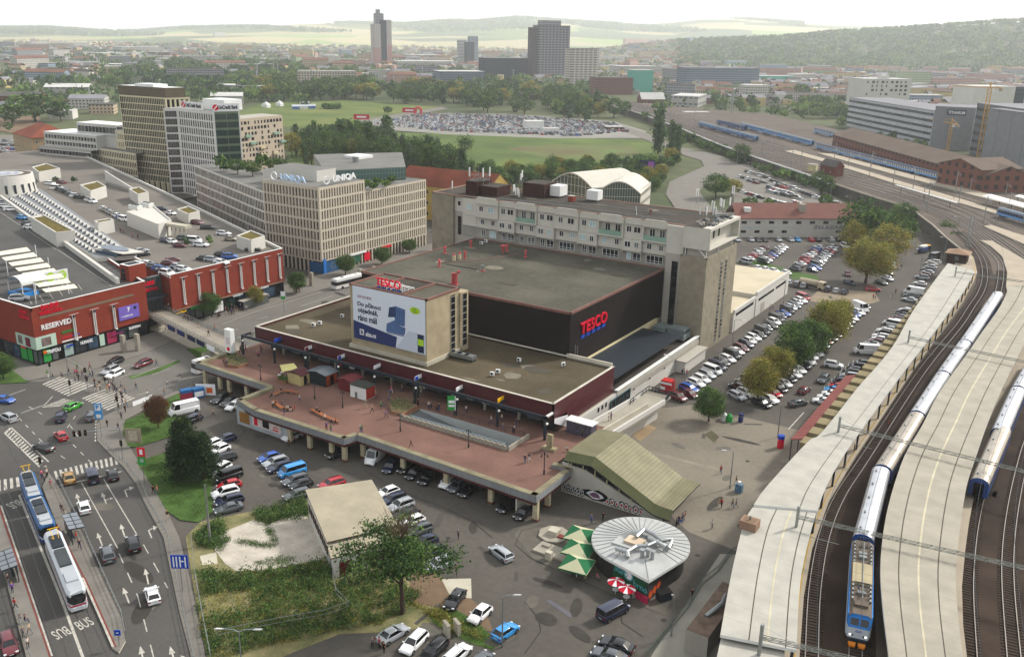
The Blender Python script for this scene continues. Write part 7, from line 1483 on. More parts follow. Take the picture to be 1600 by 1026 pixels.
for a in[(711,934,(-8,11),fH,'black','parked right of the big tree trunk'),(750,957,(-10,9),fD,'white','with dark glass roof right of the grass strip'),(790,984,(10,-7),fD,f3,'beside the lamp post at the bottom'),(783,862,(-8,-6),fE,fI,'driving across the open asphalt'),(614,988,(10,-6),fH,fI,'parked left in the bottom row'),(647,1001,(-9,9),fE,'white','second in the bottom row'),(678,1014,(-9,9),fE,'black','third in the bottom row'),(714,1020,(9,-8),fE,'white','fourth in the bottom row'),(752,1030,(9,-9),fD,'grey','rightmost in the bottom row'),(958,953,(11,-6),fO,fJ,'parked in front of the round pub'),(964,1005,(-12,-4),fH,'black','parked at the bottom right of the pub'),(952,1022,(-12,-4),fH,'grey','at the bottom edge below the pub')]:car(*a)
UG='in the shade under the plaza deck'
for px,py,k,c,v in[(456,680,fD,'white',(-11,4)),(527,706,fH,'black',(-11,4)),(588,712,'van','white',(-9,8)),(610,727,fE,fJ,(-7,9)),(632,728,fD,'black',(-7,9)),(647,738,fD,'black',(-8,7)),(668,745,fH,'black',(-8,7)),(714,758,fD,'grey',(-8,6)),(732,764,fE,'black',(-8,6)),(793,788,fH,'black',(-8,6)),(818,800,fD,'black',(-8,6)),(700,752,fD,'white',(-8,6))]:car(px,py,v,k,c,UG,'cars under the plaza')
G1='cars in the row along the side wing';P1_='in the row along the wing and tower'
car(1059,619,(12,5),fF,fP,'first at the near end of the wing row',G1);car(1078,614,(12,5),fD,fP,'behind the red off-roader of the wing row',G1);car(1077,605,(12,4),fE,'blue','third at the near end of the wing row',G1)
dc((1088,597),(1256,464),27,(30,12),P1_,G1,fix={0:(fE,'white'),1:(fE,'white'),2:(fE,fI),7:(fO,'black'),8:(fH,'white'),9:(fE,fP),14:(fO,'black'),26:(fO,'red')})
dc((1153,604),(1268,505),15,(-30,-12),'in the row left of the car park trees','cars in the row left of the trees')
car(1152,617,(30,14),fE,fI,'at the near tip of the tree island');car(1166,612,(30,14),fE,'white','behind the silver car at the tree island')
dc((1192,629),(1350,477),26,(30,13),'in the row right of the car park trees','cars in the row right of the trees',fix={0:(fE,'black'),1:(fE,'white'),2:(fD,'red'),3:(fE,'black'),6:(fE,'white'),7:(fE,'white'),9:(fO,'white'),24:('van','white'),14:(fD,'red')})
dc((1286,625),(1346,567),12,(-30,-4),fM,fK,fix={0:(fH,'white'),1:(fD,'white'),2:(fD,'white'),3:(fD,f3),4:(fD,'red'),10:(fF,fJ)})
car(1354,548,(-30,-2),'van','white',fM,fK)
dc((1362,541),(1416,484),16,(-30,-6),fM,fK);dc((1421,467),(1459,408),14,(-30,-5),fM,fK,fix={2:('van','white')})
car(1459,402,(-20,6),'van','black','at the far end of the station wall row')
for a in[(1303,569,(30,5),fF,'white','driving into the aisle by the station'),(1287,591,(-6,6),fF,'grey',fR),(1257,608,(12,-8),fD,fP,fR),(1247,628,(12,-3),fH,'grey',fR)]:car(*a)
GA='cars in the upper car park columns'
for i,(p0,p1,n,v)in enumerate([((1165,408),(1194,386),6,(-25,-7)),((1193,408),(1225,385),8,(25,7)),((1242,419),(1279,385),10,(-25,-7)),((1270,421),(1302,385),11,(25,7))]):dc(p0,p1,n,v,f'in the {["first", "second", "third", "fourth"][i]} column of the upper car park',GA,fix={0:(fO,gx)}if i==1 else{})
TR='in the row before the white ironmonger building'
for zx,k,c in[(115,fD,fI),(230,fD,fI),(285,fH,'black'),(340,fH,'black'),(455,fD,fI),(555,fH,fI),(612,fD,f3),(725,fD,'red'),(780,fH,'black'),(890,fD,fI),(950,fD,'black'),(1000,fD,fP)]:car(1130+zx/5.26,360+72/5.26,(10,6),k,c,TR,'cars before the ironmonger building')
for px,py,v,k,c in[(1185,418,(10,6),fD,'white'),(1197,420,(10,4),fD,'white'),(1210,422,(10,3),fD,'white'),(1229,425,(10,4),fD,'white'),(1233,440,(8,-9),fD,fI),(1245,443,(8,-9),fF,'grey'),(1256,445,(8,-9),fF,fI),(1294,451,(8,-9),fF,fJ),(1307,453,(8,-9),fD,fI),(1320,455,(8,-9),fD,fJ)]:car(px,py,v,k,c,'beside the tanker in the upper car park','cars by the tanker')
for a in[(1328,441,(20,6),fE,fJ,'under the autumn tree of the upper car park'),(1364,451,(20,1),fE,'red','crossing below the autumn tree'),(1325,427,(5,12),fD,fP,'half hidden behind the autumn tree'),(1377,440,(20,8),fH,gx,'right of the autumn tree trunk'),(1387,434,(20,8),fE,fI,fT),(1387,426,(20,5),fF,'black',fT),(1393,416,(20,6),fD,fP,fT),(1392,409,(20,6),fD,fI,fT),(1321,384,(20,8),fO,'white','at the far corner of the upper car park')]:car(*a)
GR='cars on the gallery roof';z_=13.22;PR_='on the gallery roof car park'
for zx,zy,k,c,v in[(880,575,fD,'black',(14,-2)),(912,640,fF,'white',(14,2)),(955,652,fE,'grey',(14,2)),(990,665,fE,'blue',(14,1)),(1010,680,fH,fJ,(14,1)),(1030,693,fF,'white',(14,2)),(1130,667,fE,'white',(14,2)),(1095,652,fD,fI,(14,2)),(1040,630,fD,fP,(14,0)),(1060,612,fD,fP,(14,-2)),(865,555,fH,fI,(14,-2)),(1262,600,fH,'black',(14,0)),(1310,608,fE,fI,(14,1)),(1415,592,fF,'blue',(14,0)),(1372,578,fE,'black',(14,0)),(1365,625,fH,'white',(14,2)),(1425,482,fD,'beige',(14,1)),(1380,448,fE,'white',(14,1)),(1280,412,fE,'black',(14,0)),(1215,382,fE,fP,(14,2)),(1055,324,fD,'white',(12,2)),(988,297,fH,fJ,(14,0)),(1020,490,fD,fJ,(14,3)),(1060,498,fD,'white',(14,3)),(1110,521,fD,fP,(14,1)),(1195,492,fO,'white',(14,1)),(1240,517,fE,'white',(14,1)),(1135,478,fE,'grey',(14,0)),(1560,545,fH,'black',(14,0)),(380,133,fE,fP,(14,2)),(310,140,fE,'white',(14,2))]:car(zx/3.945,250+zy/3.945,v,k,c,PR_,GR,z_)
dc((162,325),(195,342),7,(14,3),PR_,GR,z_);dc((89,293),(124,307),7,(14,1),PR_,GR,z_);dc((140,311),(150,317),3,(14,3),PR_,GR,z_)
for px,py,k,c in[(17,326,fE,'white'),(8,321,fE,'white'),(2,315,fD,fI),(35,339,fE,f3),(43,349,fD,'black'),(46,354,fD,'white'),(30,465,fF,fI)]:car(px,py,(14,2 if px>31 else-1),k,c,'on the dark roof deck of the gallery','cars on the dark roof deck',z_)
BL='in the car park behind the ironmonger building';BG='cars behind the ironmonger building'
for p0,p1,n in[((1169,268),(1200,277),8),((1203,280),(1280,309),17),((1158,298),(1189,308),8),((1157,276),(1193,284),7),((1203,299),(1249,309),11),((1203,293),(1240,303),9),((1205,312),(1232,322),7),((1241,315),(1256,320),4),((1210,287),(1225,292),3),((1172,282),(1182,285),2)]:dc(p0,p1,n,(12,2.5),BL,BG)
car(1261,321,(12,1),fD,hB,BL);car(1306,318,(12,1),fO,'white',BL);car(1314,322,(12,1),fE,fP,BL)
for y in(219,225,231,237):dc((0,y),(44,y+3),8,(10,2),'on the street car park left of the white flats','cars left of the white flats')
c8.sort(key=lambda c:dist((c[0],c[1],c[2])))
DW={fP:'dark red',fJ:'dark blue',gx:'dark green',f3:g1,f3:g1}
def a9(o,colr):
 o.material_slots[0].link=hC;o.material_slots[0].material=ci[colr]
NV=0
for i,(x,y,z,a,k,c,place,grp)in enumerate(c8[:300]):
 d=dist((x,y,z));nm={'van':'delivery_van',fO:fO}.get(k,'parked_car');lb=f"{DW.get(c, c)} {'delivery van' if k == 'van' else k+' car' if k in ('hatchback', 'estate', 'saloon') else k} {place}".strip();cat='van'if k in('van',fO)else'car';lb=' '.join(lb.split()[:16]);p=bR(k)
 if d>330:
  o=bK(nm,dx(k),None,(x,y,z),a);a9(o,c);bL(o,lb,cat,grp or'cars');continue
 t=ac(nm,lb,cat,(x,y,z),a,grp or'cars')
 if d<200:
  o=bK('body',p['body'],t);a9(o,c);bK(gl,p[gl],t)
  for q in p[hA]:bK('wheel',p['wheel'],t,q)
  for q in p['heads']:bK('headlight',p['headlight'],t,q)
  for q in p['tails']:bK(hf,p['tail'],t,q)
 else:
  o=bK('body',dx(k,False),t);a9(o,c);bK(gl,p[gl],t)
  for q in p[hA]:bK('wheel',p['wheel'],t,q)
def bD(eC,name):
 B=MB()
 for(x,y,z,a,k,c)in eC:
  L_,W_,H_,xc,xw,xr,xt,zb,zd,zh,gw=fq[k];ca,sa=mC(a),mS(a);w=W_/2;m=ci[c];T=lambda p:(x+p[0]*ca-p[1]*sa,y+p[0]*sa+p[1]*ca,z+p[2])
  def eD(b,t,z0,z1,m,mt=None):
   b=[(b[0],-b[2],z0),(b[1],-b[2],z0),(b[1],b[2],z0),(b[0],b[2],z0)];t=[(t[0],-t[2],z1),(t[1],-t[2],z1),(t[1],t[2],z1),(t[0],t[2],z1)]
   for i in range(4):j=(i+1)%4;B.Q([T(b[i]),T(b[j]),T(t[j]),T(t[i])],m)
   B.Q([T(q)for q in t],mt or m)
  eD((-L_/2,L_/2,w),(-L_/2+.1,L_/2-.15,w*.96),.15,zb,m);eD((xt,xc,w*.92),(xr,xw,w*.76),zb,H_-.08,CGL,m);eD((xr,xw,w*.76),(xr+.1,xw-.1,w*.7),H_-.08,H_,m)
 o=B.B(name,None,(eC[0][0],eC[0][1],eC[0][2]));bL(o,kind='stuff');return o
if len(c8)>300:bL(bD([c[:6]for c in c8[300:]],'distant_parked_cars'),'rows of small parked cars in the farther car parks','cars')
eC=[];r_=random.Random(9);qa=[at(*p)[:2]for p in[(575,193),(655,178),(800,181),(960,193),(985,206),(900,213),(790,209),(690,205)]]
def bE(x,y,P):
 c=False;n=len(P);j=n-1
 for i in range(n):
  if(P[i][1]>y)!=(P[j][1]>y)and x<(P[j][0]-P[i][0])*(y-P[i][1])/(P[j][1]-P[i][1])+P[i][0]:c=not c
  j=i
 return c
xs_=[p[0]for p in qa];ys_=[p[1]for p in qa];u_=Vc((qa[3][0]-qa[0][0],qa[3][1]-qa[0][1])).normalized();v_=Vc((-u_.y,u_.x));o_=Vc(qa[0])
for i in range(-60,160):
 for j in range(-40,60):
  p=o_+u_*(i*2.7)+v_*(j*7.0+(.9 if j%2 else 0))
  if bE(p.x,p.y,qa)and r_.random()<.86:eC.append((p.x,p.y,.05,mA(v_.y,v_.x)+(math.pi if r_.random()<.5 else 0),r_.choice(KW),r_.choice(CW)))
bL(bD(eC,'used_car_field'),'dense field of parked cars for sale beside the green meadow','cars')
def fv(name,label,dZ,L_,eb,two=False):
 Q=[Na(at(x,y,3.2)[:2]+(0,))for x,y in dZ];q,s=bt(Q);fx=[(0,L_)]if not two else[(0,L_*.5-.3),(L_*.5+.3,L_)];t=ac(name,label,'tram',tuple(du(q,s,s[-1]/2)[:2])+(0,));cD=Vc(t.location)
 for si,(a0,a1)in enumerate(fx):
  N=7;aL=[du(q,s,s[-1]*(a0+(a1-a0)*k/N)/L_)for k in range(N+1)];c0=aL[0];c1=aL[-1];d=(c1-c0);d/=np.linalg.norm(d);n_=Na([-d[1],d[0],0]);Ls=float(np.linalg.norm(c1-c0))
  def T(u,v,z):p=c0+d*u+n_*v;return(p[0],p[1],z)
  w=1.22;dy=.9 if si==0 else .0;dA=.9 if si==len(fx)-1 else .0;st=[(0,.78 if dy else 1,0 if not dy else .35),(dy or .05,1,0),(Ls-(dA or .05),1,0),(Ls,.78 if dA else 1,.35 if dA else 0)]
  for nm,z0,z1,m,k in(('skirt',.35,1.0,eb[0],1.),('stripe',1.0,1.25,eb[1],1.002),('lower_body',1.25,1.5,eb[0],1.),('window_band',1.5,2.6,a5,.985),('upper_body',2.6,2.95,eb[2],1.)):
   B=MB();P=[T(u,-w*f*k,0)[:2]for u,f,b in st]+[T(u,w*f*k,0)[:2]for u,f,b in st[::-1]];B.P(P,z0,z1,m);B.B(nm,t)
  B=MB();P0=[T(u,-w*f,2.951)for u,f,b in st]+[T(u,w*f,2.951)for u,f,b in st[::-1]];P1=[T(u+(.3 if i==0 else-.3 if i==3 else 0),-w*f*.72,3.3)for i,(u,f,b)in enumerate(st)]+[T(u+(.3 if i==3-0 and False else 0),w*f*.72,3.3)for i,(u,f,b)in enumerate(st[::-1])]
  for i in range(8):j=(i+1)%8;B.Q([P0[i],P0[j],P1[j],P1[i]],eb[2])
  B.Q(P1,eb[3]);B.B('roof',t)
  for u0,u1,hh,m in((Ls*.12,Ls*.32,.25,ae),(Ls*.36,Ls*.62,.28,M('tram_roof_box','#3d4144',.6)),(Ls*.72,Ls*.86,.2,eb[3])):
   B=MB();P=[T(u0,-.75,0)[:2],T(u1,-.75,0)[:2],T(u1,.75,0)[:2],T(u0,.75,0)[:2]];B.P(P,3.3,3.3+hh,m);B.B('roof_box',t)
  if si==0:
   B=MB();
   for v in(-.5,.5):B.M(T(Ls*.16,v,3.6),T(Ls*.26,v*.6,4.3),.07,.07,a7);B.M(T(Ls*.26,v*.6,4.3),T(Ls*.15,v,4.9),.06,.06,a7)
   B.M(T(Ls*.15,-.8,4.95),T(Ls*.15,.8,4.95),.12,.08,a7);B.B('pantograph',t)
  for k in np.arange(1.6,Ls-1,1.35):
   B=MB();
   for v in(-1,1):B.P([T(k,v*w*.97,0)[:2],T(k+.14,v*w*.97,0)[:2],T(k+.14,v*w*1.003,0)[:2],T(k,v*w*1.003,0)[:2]],1.5,2.6,eb[2])
   B.B('window_pillar',t)
 e=du(q,s,s[-1]);B=MB();dd=T(Ls,0,0);B.P([T(Ls-.05,-.8,0)[:2],T(Ls+.03,-.7,0)[:2],T(Ls+.03,.7,0)[:2],T(Ls-.05,.8,0)[:2]],1.35,2.85,a5);B.B('windscreen',t)
 for v in(-.55,.55):K1('headlight',t,'P',[T(Ls,v-.15,0)[:2],T(Ls+.05,v-.15,0)[:2],T(Ls+.05,v+.15,0)[:2],T(Ls,v+.15,0)[:2]],.7,.9,eB)
 return t
TW=M('tram_white','#b8bcc0',.35,var=.05);TRD=M('tram_red','#a01e2a',.35,var=.05);TRO=M('tram_roof_silver','#9a9ea2',.5,var=.1);TBU=M('tram_blue','#31557f',.35,var=.08);TDB=M('tram_dark_blue','#20386a',.35,var=.08)
fv('tram','white tram with red stripe and silver roof standing at the stop',[(80,828),(96,860),(112,898),(120,924)],15,(TW,TRD,TW,TRO));fv('tram','longer blue and white tram standing behind the white one',[(40,736),(50,764),(62,795),(74,820)],20,(TDB,TW,TBU,TRO),True)
def bus(name,label,cat,p0,p1,W_,H_,body,win,cB,z=0.):
 a,b=Na(at(*p0,z)),Na(at(*p1,z));c=(a+b)/2;L_=float(np.linalg.norm(b-a));ang=mA(b[1]-a[1],b[0]-a[0]);t=ac(name,label,cat,tuple(c[:2])+(z,),ang);h=L_/2;w=W_/2;MB().X(-h,-w,.35,h-.15,w,1.3,body).X(-h,-w+.01,1.302,h-.2,w-.01,1.45,cB).X(-h,-w,2.5,h-.45,w,H_-.1,body).Q([(h-.15,-w,.35),(h,-w*.9,.4),(h,-w*.9,1.3),(h-.15,-w,1.3)],body).X(h-.15,-w*.92,.35,h,w*.92,1.2,body).X(-h,-w+.004,1.452,-h+.3,w-.004,2.498,body).B('body',t,(0,0,0));K2('window_band',t,'P',[(-h+.3,-w+.03),(h-.2,-w+.03),(h-.05,-w*.7),(h-.05,w*.7),(h-.2,w-.03),(-h+.3,w-.03)],1.452,2.498,win);MB().X(-h+.1,-w+.15,H_-.1,h-.6,w-.15,H_,body).X(-h+2,-.6,H_,-h+3.4,.6,H_+.2,aa).X(h-4,-.4,H_,h-3.2,.4,H_+.1,ae).B('roof',t,(0,0,0))
 for x in(-h+2.2,h-2.6):
  for s in(-1,1):K2('wheel',t,'T',[(x,s*(w-.25),.48),(x,s*(w+.01),.48)],.48,bZ,14)
 for s in(-1,1):K2('headlight',t,'X',h-.02,s*w*.6-.15,.6,h+.03,s*w*.6+.15,.8,eB)
 return t
bus('coach_bus','white coach bus with dark window band on the bus street','bus',(569,441),(521,453),2.5,3.3,aa,a5,M('beige_stripe','#a08c7c',.5))
bus('lorry','white lorry cab coming out from under the plaza edge','lorry',(330,577),(303,585),2.4,3.2,aa,a5,au)
tk=ac('tanker_lorry','cream tanker lorry parked in the upper car park','lorry',at(1268,450,0),mR(0));a,b=at(1254,447),at(1283,453);tk.rotation_euler.z=mA(b[1]-a[1],b[0]-a[0]);TC=M('tanker_cream','#a89c86',.5)
K2('tank',tk,'T',[(-4,0,1.9),(2,0,1.9)],.95,TC,14);K2('cab',tk,'X',2.3,-1.1,.6,4.2,1.1,2.7,TC);K2('windscreen',tk,'X',4.15,-.95,1.6,4.25,.95,2.4,CGL);K2('chassis',tk,'X',-4,-.9,.6,4,.9,.95,ae)
for x in(-3,-1.8,3.2):
 for s in(-1,1):K2('wheel',tk,'T',[(x,s*.9,.48),(x,s*1.12,.48)],.48,bZ,12)
tw_=ac('tow_truck','tow truck with yellow roof carrying a blue and white van at the far row end','lorry',at(1444,394,0),mR(75));K2('bed',tw_,'X',-3.5,-1.1,.7,1.2,1.1,1.0,ae);MB().X(1.3,-1.1,.6,3.2,1.1,2.4,ae).X(1.4,-1,2.4,2.8,1,2.6,a7).B('cab',tw_,(0,0,0));MB().X(-3.4,-.95,1.0,1.0,.95,2.2,TB).X(-3.2,-.9,2.2,.6,.9,2.8,aa).B('load',tw_,(0,0,0))
for x in(-2.4,2.4):
 for s in(-1,1):K2('wheel',tw_,'T',[(x,s*.9,.42),(x,s*1.12,.42)],.42,bZ,12)
def aH(name,c,t=.25):return M(name,c,.8,var=.3,scale=.5,fine=2.,spec=.15,transl=t)
LG=[aH('leaf_dark_green','#31492a'),aH('leaf_green','#476030'),aH('leaf_light_green','#647b3b')]
LO=[aH('leaf_olive','#666a32'),aH('leaf_yellow_green','#8f8c42'),aH('leaf_ochre','#8a763a')]
LR=[aH('leaf_rust','#4f3526'),aH('leaf_brown','#5e4630'),aH('leaf_red_brown','#6b3f2a')]
LC=[aH('needle_dark','#223122'),aH('needle_green','#2e412a'),aH('needle_light','#3a4a28')]
LP=[aH('leaf_poplar','#415637'),aH('leaf_poplar_mid','#536848'),aH('leaf_poplar_light','#5a6a48')]
d0=M('bark','#3e352b',.95,var=.3,scale=2.,fine=9.,coord='obj')
def aR(name,C,S,mats,mi,rg,flat=.0,up=None):
 n=len(C);a=rg.normal(size=(n,3));a[:,2]*=(1-flat);a/=np.linalg.norm(a,axis=1)[:,None];b=rg.normal(size=(n,3));b-=(a*b).sum(1)[:,None]*a;b/=np.linalg.norm(b,axis=1)[:,None]
 if up is not None:a=a*(1-up)+Na([0,0,1.])*up;a/=np.linalg.norm(a,axis=1)[:,None]
 s=S[:,None];V=np.stack([C-a*s*.9,C-b*s*.45+a*s*.05,C+a*s*.9,C+b*s*.5+a*s*.1],1).reshape(-1,3);me=bpy.data.meshes.new(name);me.vertices.add(4*n);me.vertices.foreach_set('co',V.astype(np.float32).ravel());me.loops.add(4*n);me.loops.foreach_set('vertex_index',np.arange(4*n,dtype=np.int32));me.polygons.add(n);me.polygons.foreach_set('loop_start',np.arange(0,4*n,4,dtype=np.int32));me.polygons.foreach_set('loop_total',np.full(n,4,dtype=np.int32))
 for m in mats:me.materials.append(m)
 me.polygons.foreach_set(gj,mi.astype(np.int32));me.update(calc_edges=True);return me
def b3(rg,style,nc,nl):
 if style==gz:
  t=rg.random(nc)**.8;z=1.2+8.6*t;r=(1-t)**.8*2.5+.2;th=rg.random(nc)*2*math.pi;rr=r*np.sqrt(rg.random(nc))*1.0+.15*r;c=np.stack([rr*np.cos(th),rr*np.sin(th),z-.25*rr],1);sp=Na([.45,.45,.22])
 elif style==fY:
  t=rg.random(nc);z=1.2+8.6*t;r=1.15*np.sin(np.pi*np.clip(t*.85+.12,0,1))**.6;th=rg.random(nc)*2*math.pi;rr=r*np.sqrt(rg.random(nc));c=np.stack([rr*np.cos(th),rr*np.sin(th),z],1);sp=Na([.35,.35,.55])
 elif style=='open':
  k=rg.normal(size=(nc,3));k/=np.linalg.norm(k,axis=1)[:,None];k[:,2]=k[:,2]*.9;lb=rg.normal(size=(9,3));lb/=np.linalg.norm(lb,axis=1)[:,None];rad=.25+.85*np.max(k@lb.T,axis=1)**7*(.8+.3*rg.random(nc));c=k*rad[:,None]*Na([5.2,5.2,3.9])+Na([0,0,5.8]);c=c[(c[:,2]>2.0)];sp=Na([.55,.55,.28])
 elif style=='bush':
  k=rg.normal(size=(nc,3));k/=np.linalg.norm(k,axis=1)[:,None];c=k*(.4+.6*rg.random(nc)[:,None])*Na([4.5,4.5,4.2])+Na([0,0,4.6]);c=c[c[:,2]>.6];sp=Na([.8,.8,.7])
 else:
  dB=rg.normal(size=(7,3));dB/=np.linalg.norm(dB,axis=1)[:,None];k=rg.normal(size=(nc,3));k/=np.linalg.norm(k,axis=1)[:,None];bump=.78+.3*np.max(k@dB.T,axis=1)**3;c=k*bump[:,None]*(.55+.45*rg.random(nc)[:,None]**.5)*Na([3.7,3.7,3.9])+Na([0,0,5.9]);c[:,2]=np.maximum(c[:,2],2.1+.6*rg.random(len(c)));sp=Na([.55,.55,.42])
 n=len(c);return c,sp
_tp={}
def cH(style,pal,dH,var):
 k=(style,pal,dH,var)
 if k in _tp:return _tp[k]
 rg=np.random.default_rng(sum(map(ord,style+pal))*7+dH*31+var*101);nc,nl,sz=((230,46,.19),(150,18,.3),(70,9,.62))[dH]
 if style=='open':nc,nl,sz=190,60,.16
 if style=='bush'and dH==0:nc,nl,sz=160,30,.28
 c,sp=b3(rg,style,nc,nl);mats=dict(g=LG,o=LO,r=LR,c=LC,p=LP)[pal];n=len(c);C=np.repeat(c,nl,0)+rg.normal(size=(n*nl,3))*sp*(1 if dH<2 else 1.1);S=sz*(.6+.8*rg.random(n*nl));cm=rg.choice(3,n,p=[.35,.42,.23]);mi=np.repeat(cm,nl);f=rg.random(n*nl)<.2;mi[f]=rg.choice(3,f.sum());cr=aR('crown',C,S,mats,mi,rg,0.,None);B=MB();r_=random.Random(var+5)
 if dH<2 or style==fY:
  nb=9 if dH==0 else 5;top=6.5 if style not in(gz,fY)else 9;B.T([(0,0,-.2),(.08,.05,1.8),(-.05,.1,3.6),(.1,0,top)],.24 if style!='open'else .26,d0,8,.07)
  for j in range(nb if style!='bush'else 3):
   eE=c[r_.randrange(n)];z=1.9+j*.35 if style!='open'else 2.2+j*.4;B.T([(0,0,z),(eE[0]*.45,eE[1]*.45,z+(eE[2]-z)*.6),tuple(eE)],.1,d0,5,.025)
  if style=='open':
   for j in range(40):
    eE=c[r_.randrange(n)];b0=c[r_.randrange(n)]*.35+Na([0,0,3.5]);B.T([tuple(b0),tuple(b0*.4+eE*.6+Na([0,0,.3])),tuple(eE)],.05,d0,4,.015)
   for j in range(70):
    x,y=r_.uniform(-1.3,1.8),r_.uniform(-1.5,1.5);B.T([(x*.4,y*.4,8.0),(x,y,9.2),(x*1.4,y*1.4,r_.uniform(9.6,10.6))],.025,M('dead_twig','#5c4a3c',.95),3,.01)
 else:B.T([(0,0,-.2),(0,0,5)],.25,d0,5,.1)
 _tp[k]=(cr,B.mesh('trunk'));return _tp[k]
cR=[]
def ba(px,py,topy=None,wpx=None,style='round',pal='g',label='',group=None,z=0.,h=None,wid=None,loc=None,name=None):
 p=at(px,py,z)if loc is None else loc;d=dist(p)
 if h is None:h=aF((px,py),topy,z)-z
 if wid is None:wid=wpx*d/d4*1.0 if wpx else h*.7
 cR.append([h/d,p,h,wid,style,pal,label,group,name])
WID=dict(round=8.2,conifer=5.6,poplar=2.7,open=10.4,bush=10.)
ba(628,958,800,172,'open','g','big open crowned tree with dead top twigs beside the pale shed');
ba(248,670,616,34,'round','r','small rust brown tree on the lawn beside the white van');ba(292,748,652,58,gz,'c','taller dark pine on the lawn by the parked cars');ba(318,750,676,56,gz,'c','lighter rounded pine half in front of the taller one');ba(275,725,690,26,'bush','c','low dark juniper at the foot of the pines')
ba(6,592,550,36,'round','g','dark tree at the left edge before the gallery corner');ba(1107,658,606,52,'round','g','single round tree standing on the pale square')
for px,py,ty,w,pal in[(1183,630,560,58,'o'),(1210,606,540,52,'o'),(1236,590,505,66,'g'),(1262,566,497,62,'g'),(1288,545,470,66,'o'),(1308,520,468,44,'o')]:ba(px,py,ty,w,'round',pal,'leafy car park tree in the row between the parked cars','trees of the car park island')
for px,py,ty,w,pal,lb in[(1352,442,376,78,'o','olive autumn tree at the end of the upper car park'),(1385,405,352,70,'o','yellowish autumn tree behind the olive one'),(1345,385,312,74,'g','tall green tree hiding the end of the ironmonger building'),(1378,382,330,60,'g','dark green tree beside the curved road'),(1404,386,336,50,'g','rightmost dark tree by the railway wall'),(1330,395,345,40,'o','small olive tree before the ironmonger building')]:ba(px,py,ty,w,'round',pal,lb)
for px,py,ty,w,pal in[(331,496,456,36,'g'),(400,478,448,28,'o'),(464,458,424,30,'g'),(540,430,398,32,'g'),(597,414,386,30,'g'),(640,395,373,24,'g'),(683,392,365,15,'o')]:ba(px,py,ty,w,'round',pal,'round street tree on the pavement of the bus street','street trees of the bus street')
for px,py,ty,w,st,pal,lb in[(1028,240,170,17,fY,'p','tallest narrow poplar by the railway curve'),(1048,245,190,13,fY,'p','slim poplar right of the tallest poplar'),(1058,250,198,10,fY,'p','small slim poplar beside the railway'),(1118,310,272,44,'round','g','broad green tree inside the road curve'),(1143,306,278,34,'round','o','olive tree inside the road curve'),(1158,255,224,32,'round','g','round dark tree at the embankment parapet'),(1283,305,268,38,'round','g','bushy tree against the dark railway wall'),(1172,325,308,24,'bush','g','left bush behind the ironmonger roof'),(1200,325,310,16,'bush','g','second bush behind the ironmonger roof'),(1290,325,303,24,'bush','g','bush at the far car park corner'),(1410,350,318,40,'round','g','dark shrub below the railway wall end'),(1478,372,345,30,'bush','g','bright green bush below the junction tracks'),(1490,385,362,26,'bush','o','reddish bush beside the signal hut'),(1252,130+28,130,30,'round','g','round tree before the row of pale roofs'),(55,190,147,70,'round','g','large dark tree group left of the cream tower'),(20,196,160,40,'round','g','dark tree at the far left'),(95,190,160,30,'round','g','smaller tree right of the large dark one'),(14,205,190,12,'round','g','tiny round tree above the brown house'),(805,178,165,10,'round','g','lone small tree on the meadow'),(606,178,165,14,'round','o','lone olive shrub beside the meadow road'),(518,170,163,30,'bush','g','low hedge clump on the meadow'),(727,236,213,30,'bush','g','lone round bush on the rough meadow'),(148,297,282,10,'round','g','small potted tree on the gallery roof')]:ba(px,py,ty,w,st,pal,lb)
for px,py,ty,w in[(352,268,238,26),(372,272,240,30),(395,275,240,30),(410,262,240,22),(428,270,242,24),(345,262,245,18),(440,268,245,20)]:ba(px,py,None,w,'round','g','small tree of the roof garden behind the office','roof garden trees',z=24.4,h=5.5)
for px,py in[(555,283),(572,290),(590,288),(604,292),(612,285),(583,296),(566,297)]:ba(px,py,None,16,'bush','g','low terrace shrub behind the roof letters','terrace shrubs on the office roof',z=24.4,h=2.6)
for zx,zy in[(1145,510),(1155,530),(1290,505),(1300,520),(345,135),(258,115),(458,135)]:ba(zx/3.945,250+zy/3.945+1,None,9,'bush','g','small planter shrub on the gallery roof','planter shrubs on the gallery roof',z=13.22,h=2.6)
r8=random.Random(77)
def ec(P):return[at(*p)[:2]for p in P]
def aD(P,n,h0,h1,eF,lb,grp,wr=.75):
 W_=ec(P);xs,ys=[p[0]for p in W_],[p[1]for p in W_];k=0;g=0
 while k<n and g<n*60:
  g+=1;x,y=r8.uniform(min(xs),max(xs)),r8.uniform(min(ys),max(ys))
  if not bE(x,y,W_):continue
  st,pal=r8.choice(eF);h=r8.uniform(h0,h1);ba(0,0,loc=(x,y,0),h=h,wid=h*wr*r8.uniform(.8,1.2)*(.36 if st==fY else 1),style=st,pal=pal,label=lb,group=grp);k+=1
RG=[('round','g')]*5+[('round','o')]+[('bush','g')]
aD([(448,247),(500,236),(600,236),(640,255),(700,268),(740,285),(640,278),(560,262),(450,262)],62,12,19,RG+[(fY,'p')]*4,'leafy tree in the belt behind the beige office','trees behind the beige office')
aD([(452,232),(610,218),(612,240),(456,246)],30,14,20,[(fY,'p'),(fY,'g'),('round','g')],'tall slim tree in the belt behind the beige office','tall slim trees behind the beige office')
aD([(640,268),(760,270),(900,264),(1000,254),(1062,256),(1040,275),(1032,300),(1000,300),(880,290),(700,296)],150,5,10,RG+[('bush','g')]*3+[('round','o')],'bushy tree between the meadow and the arched office','trees before the rough meadow',.95)
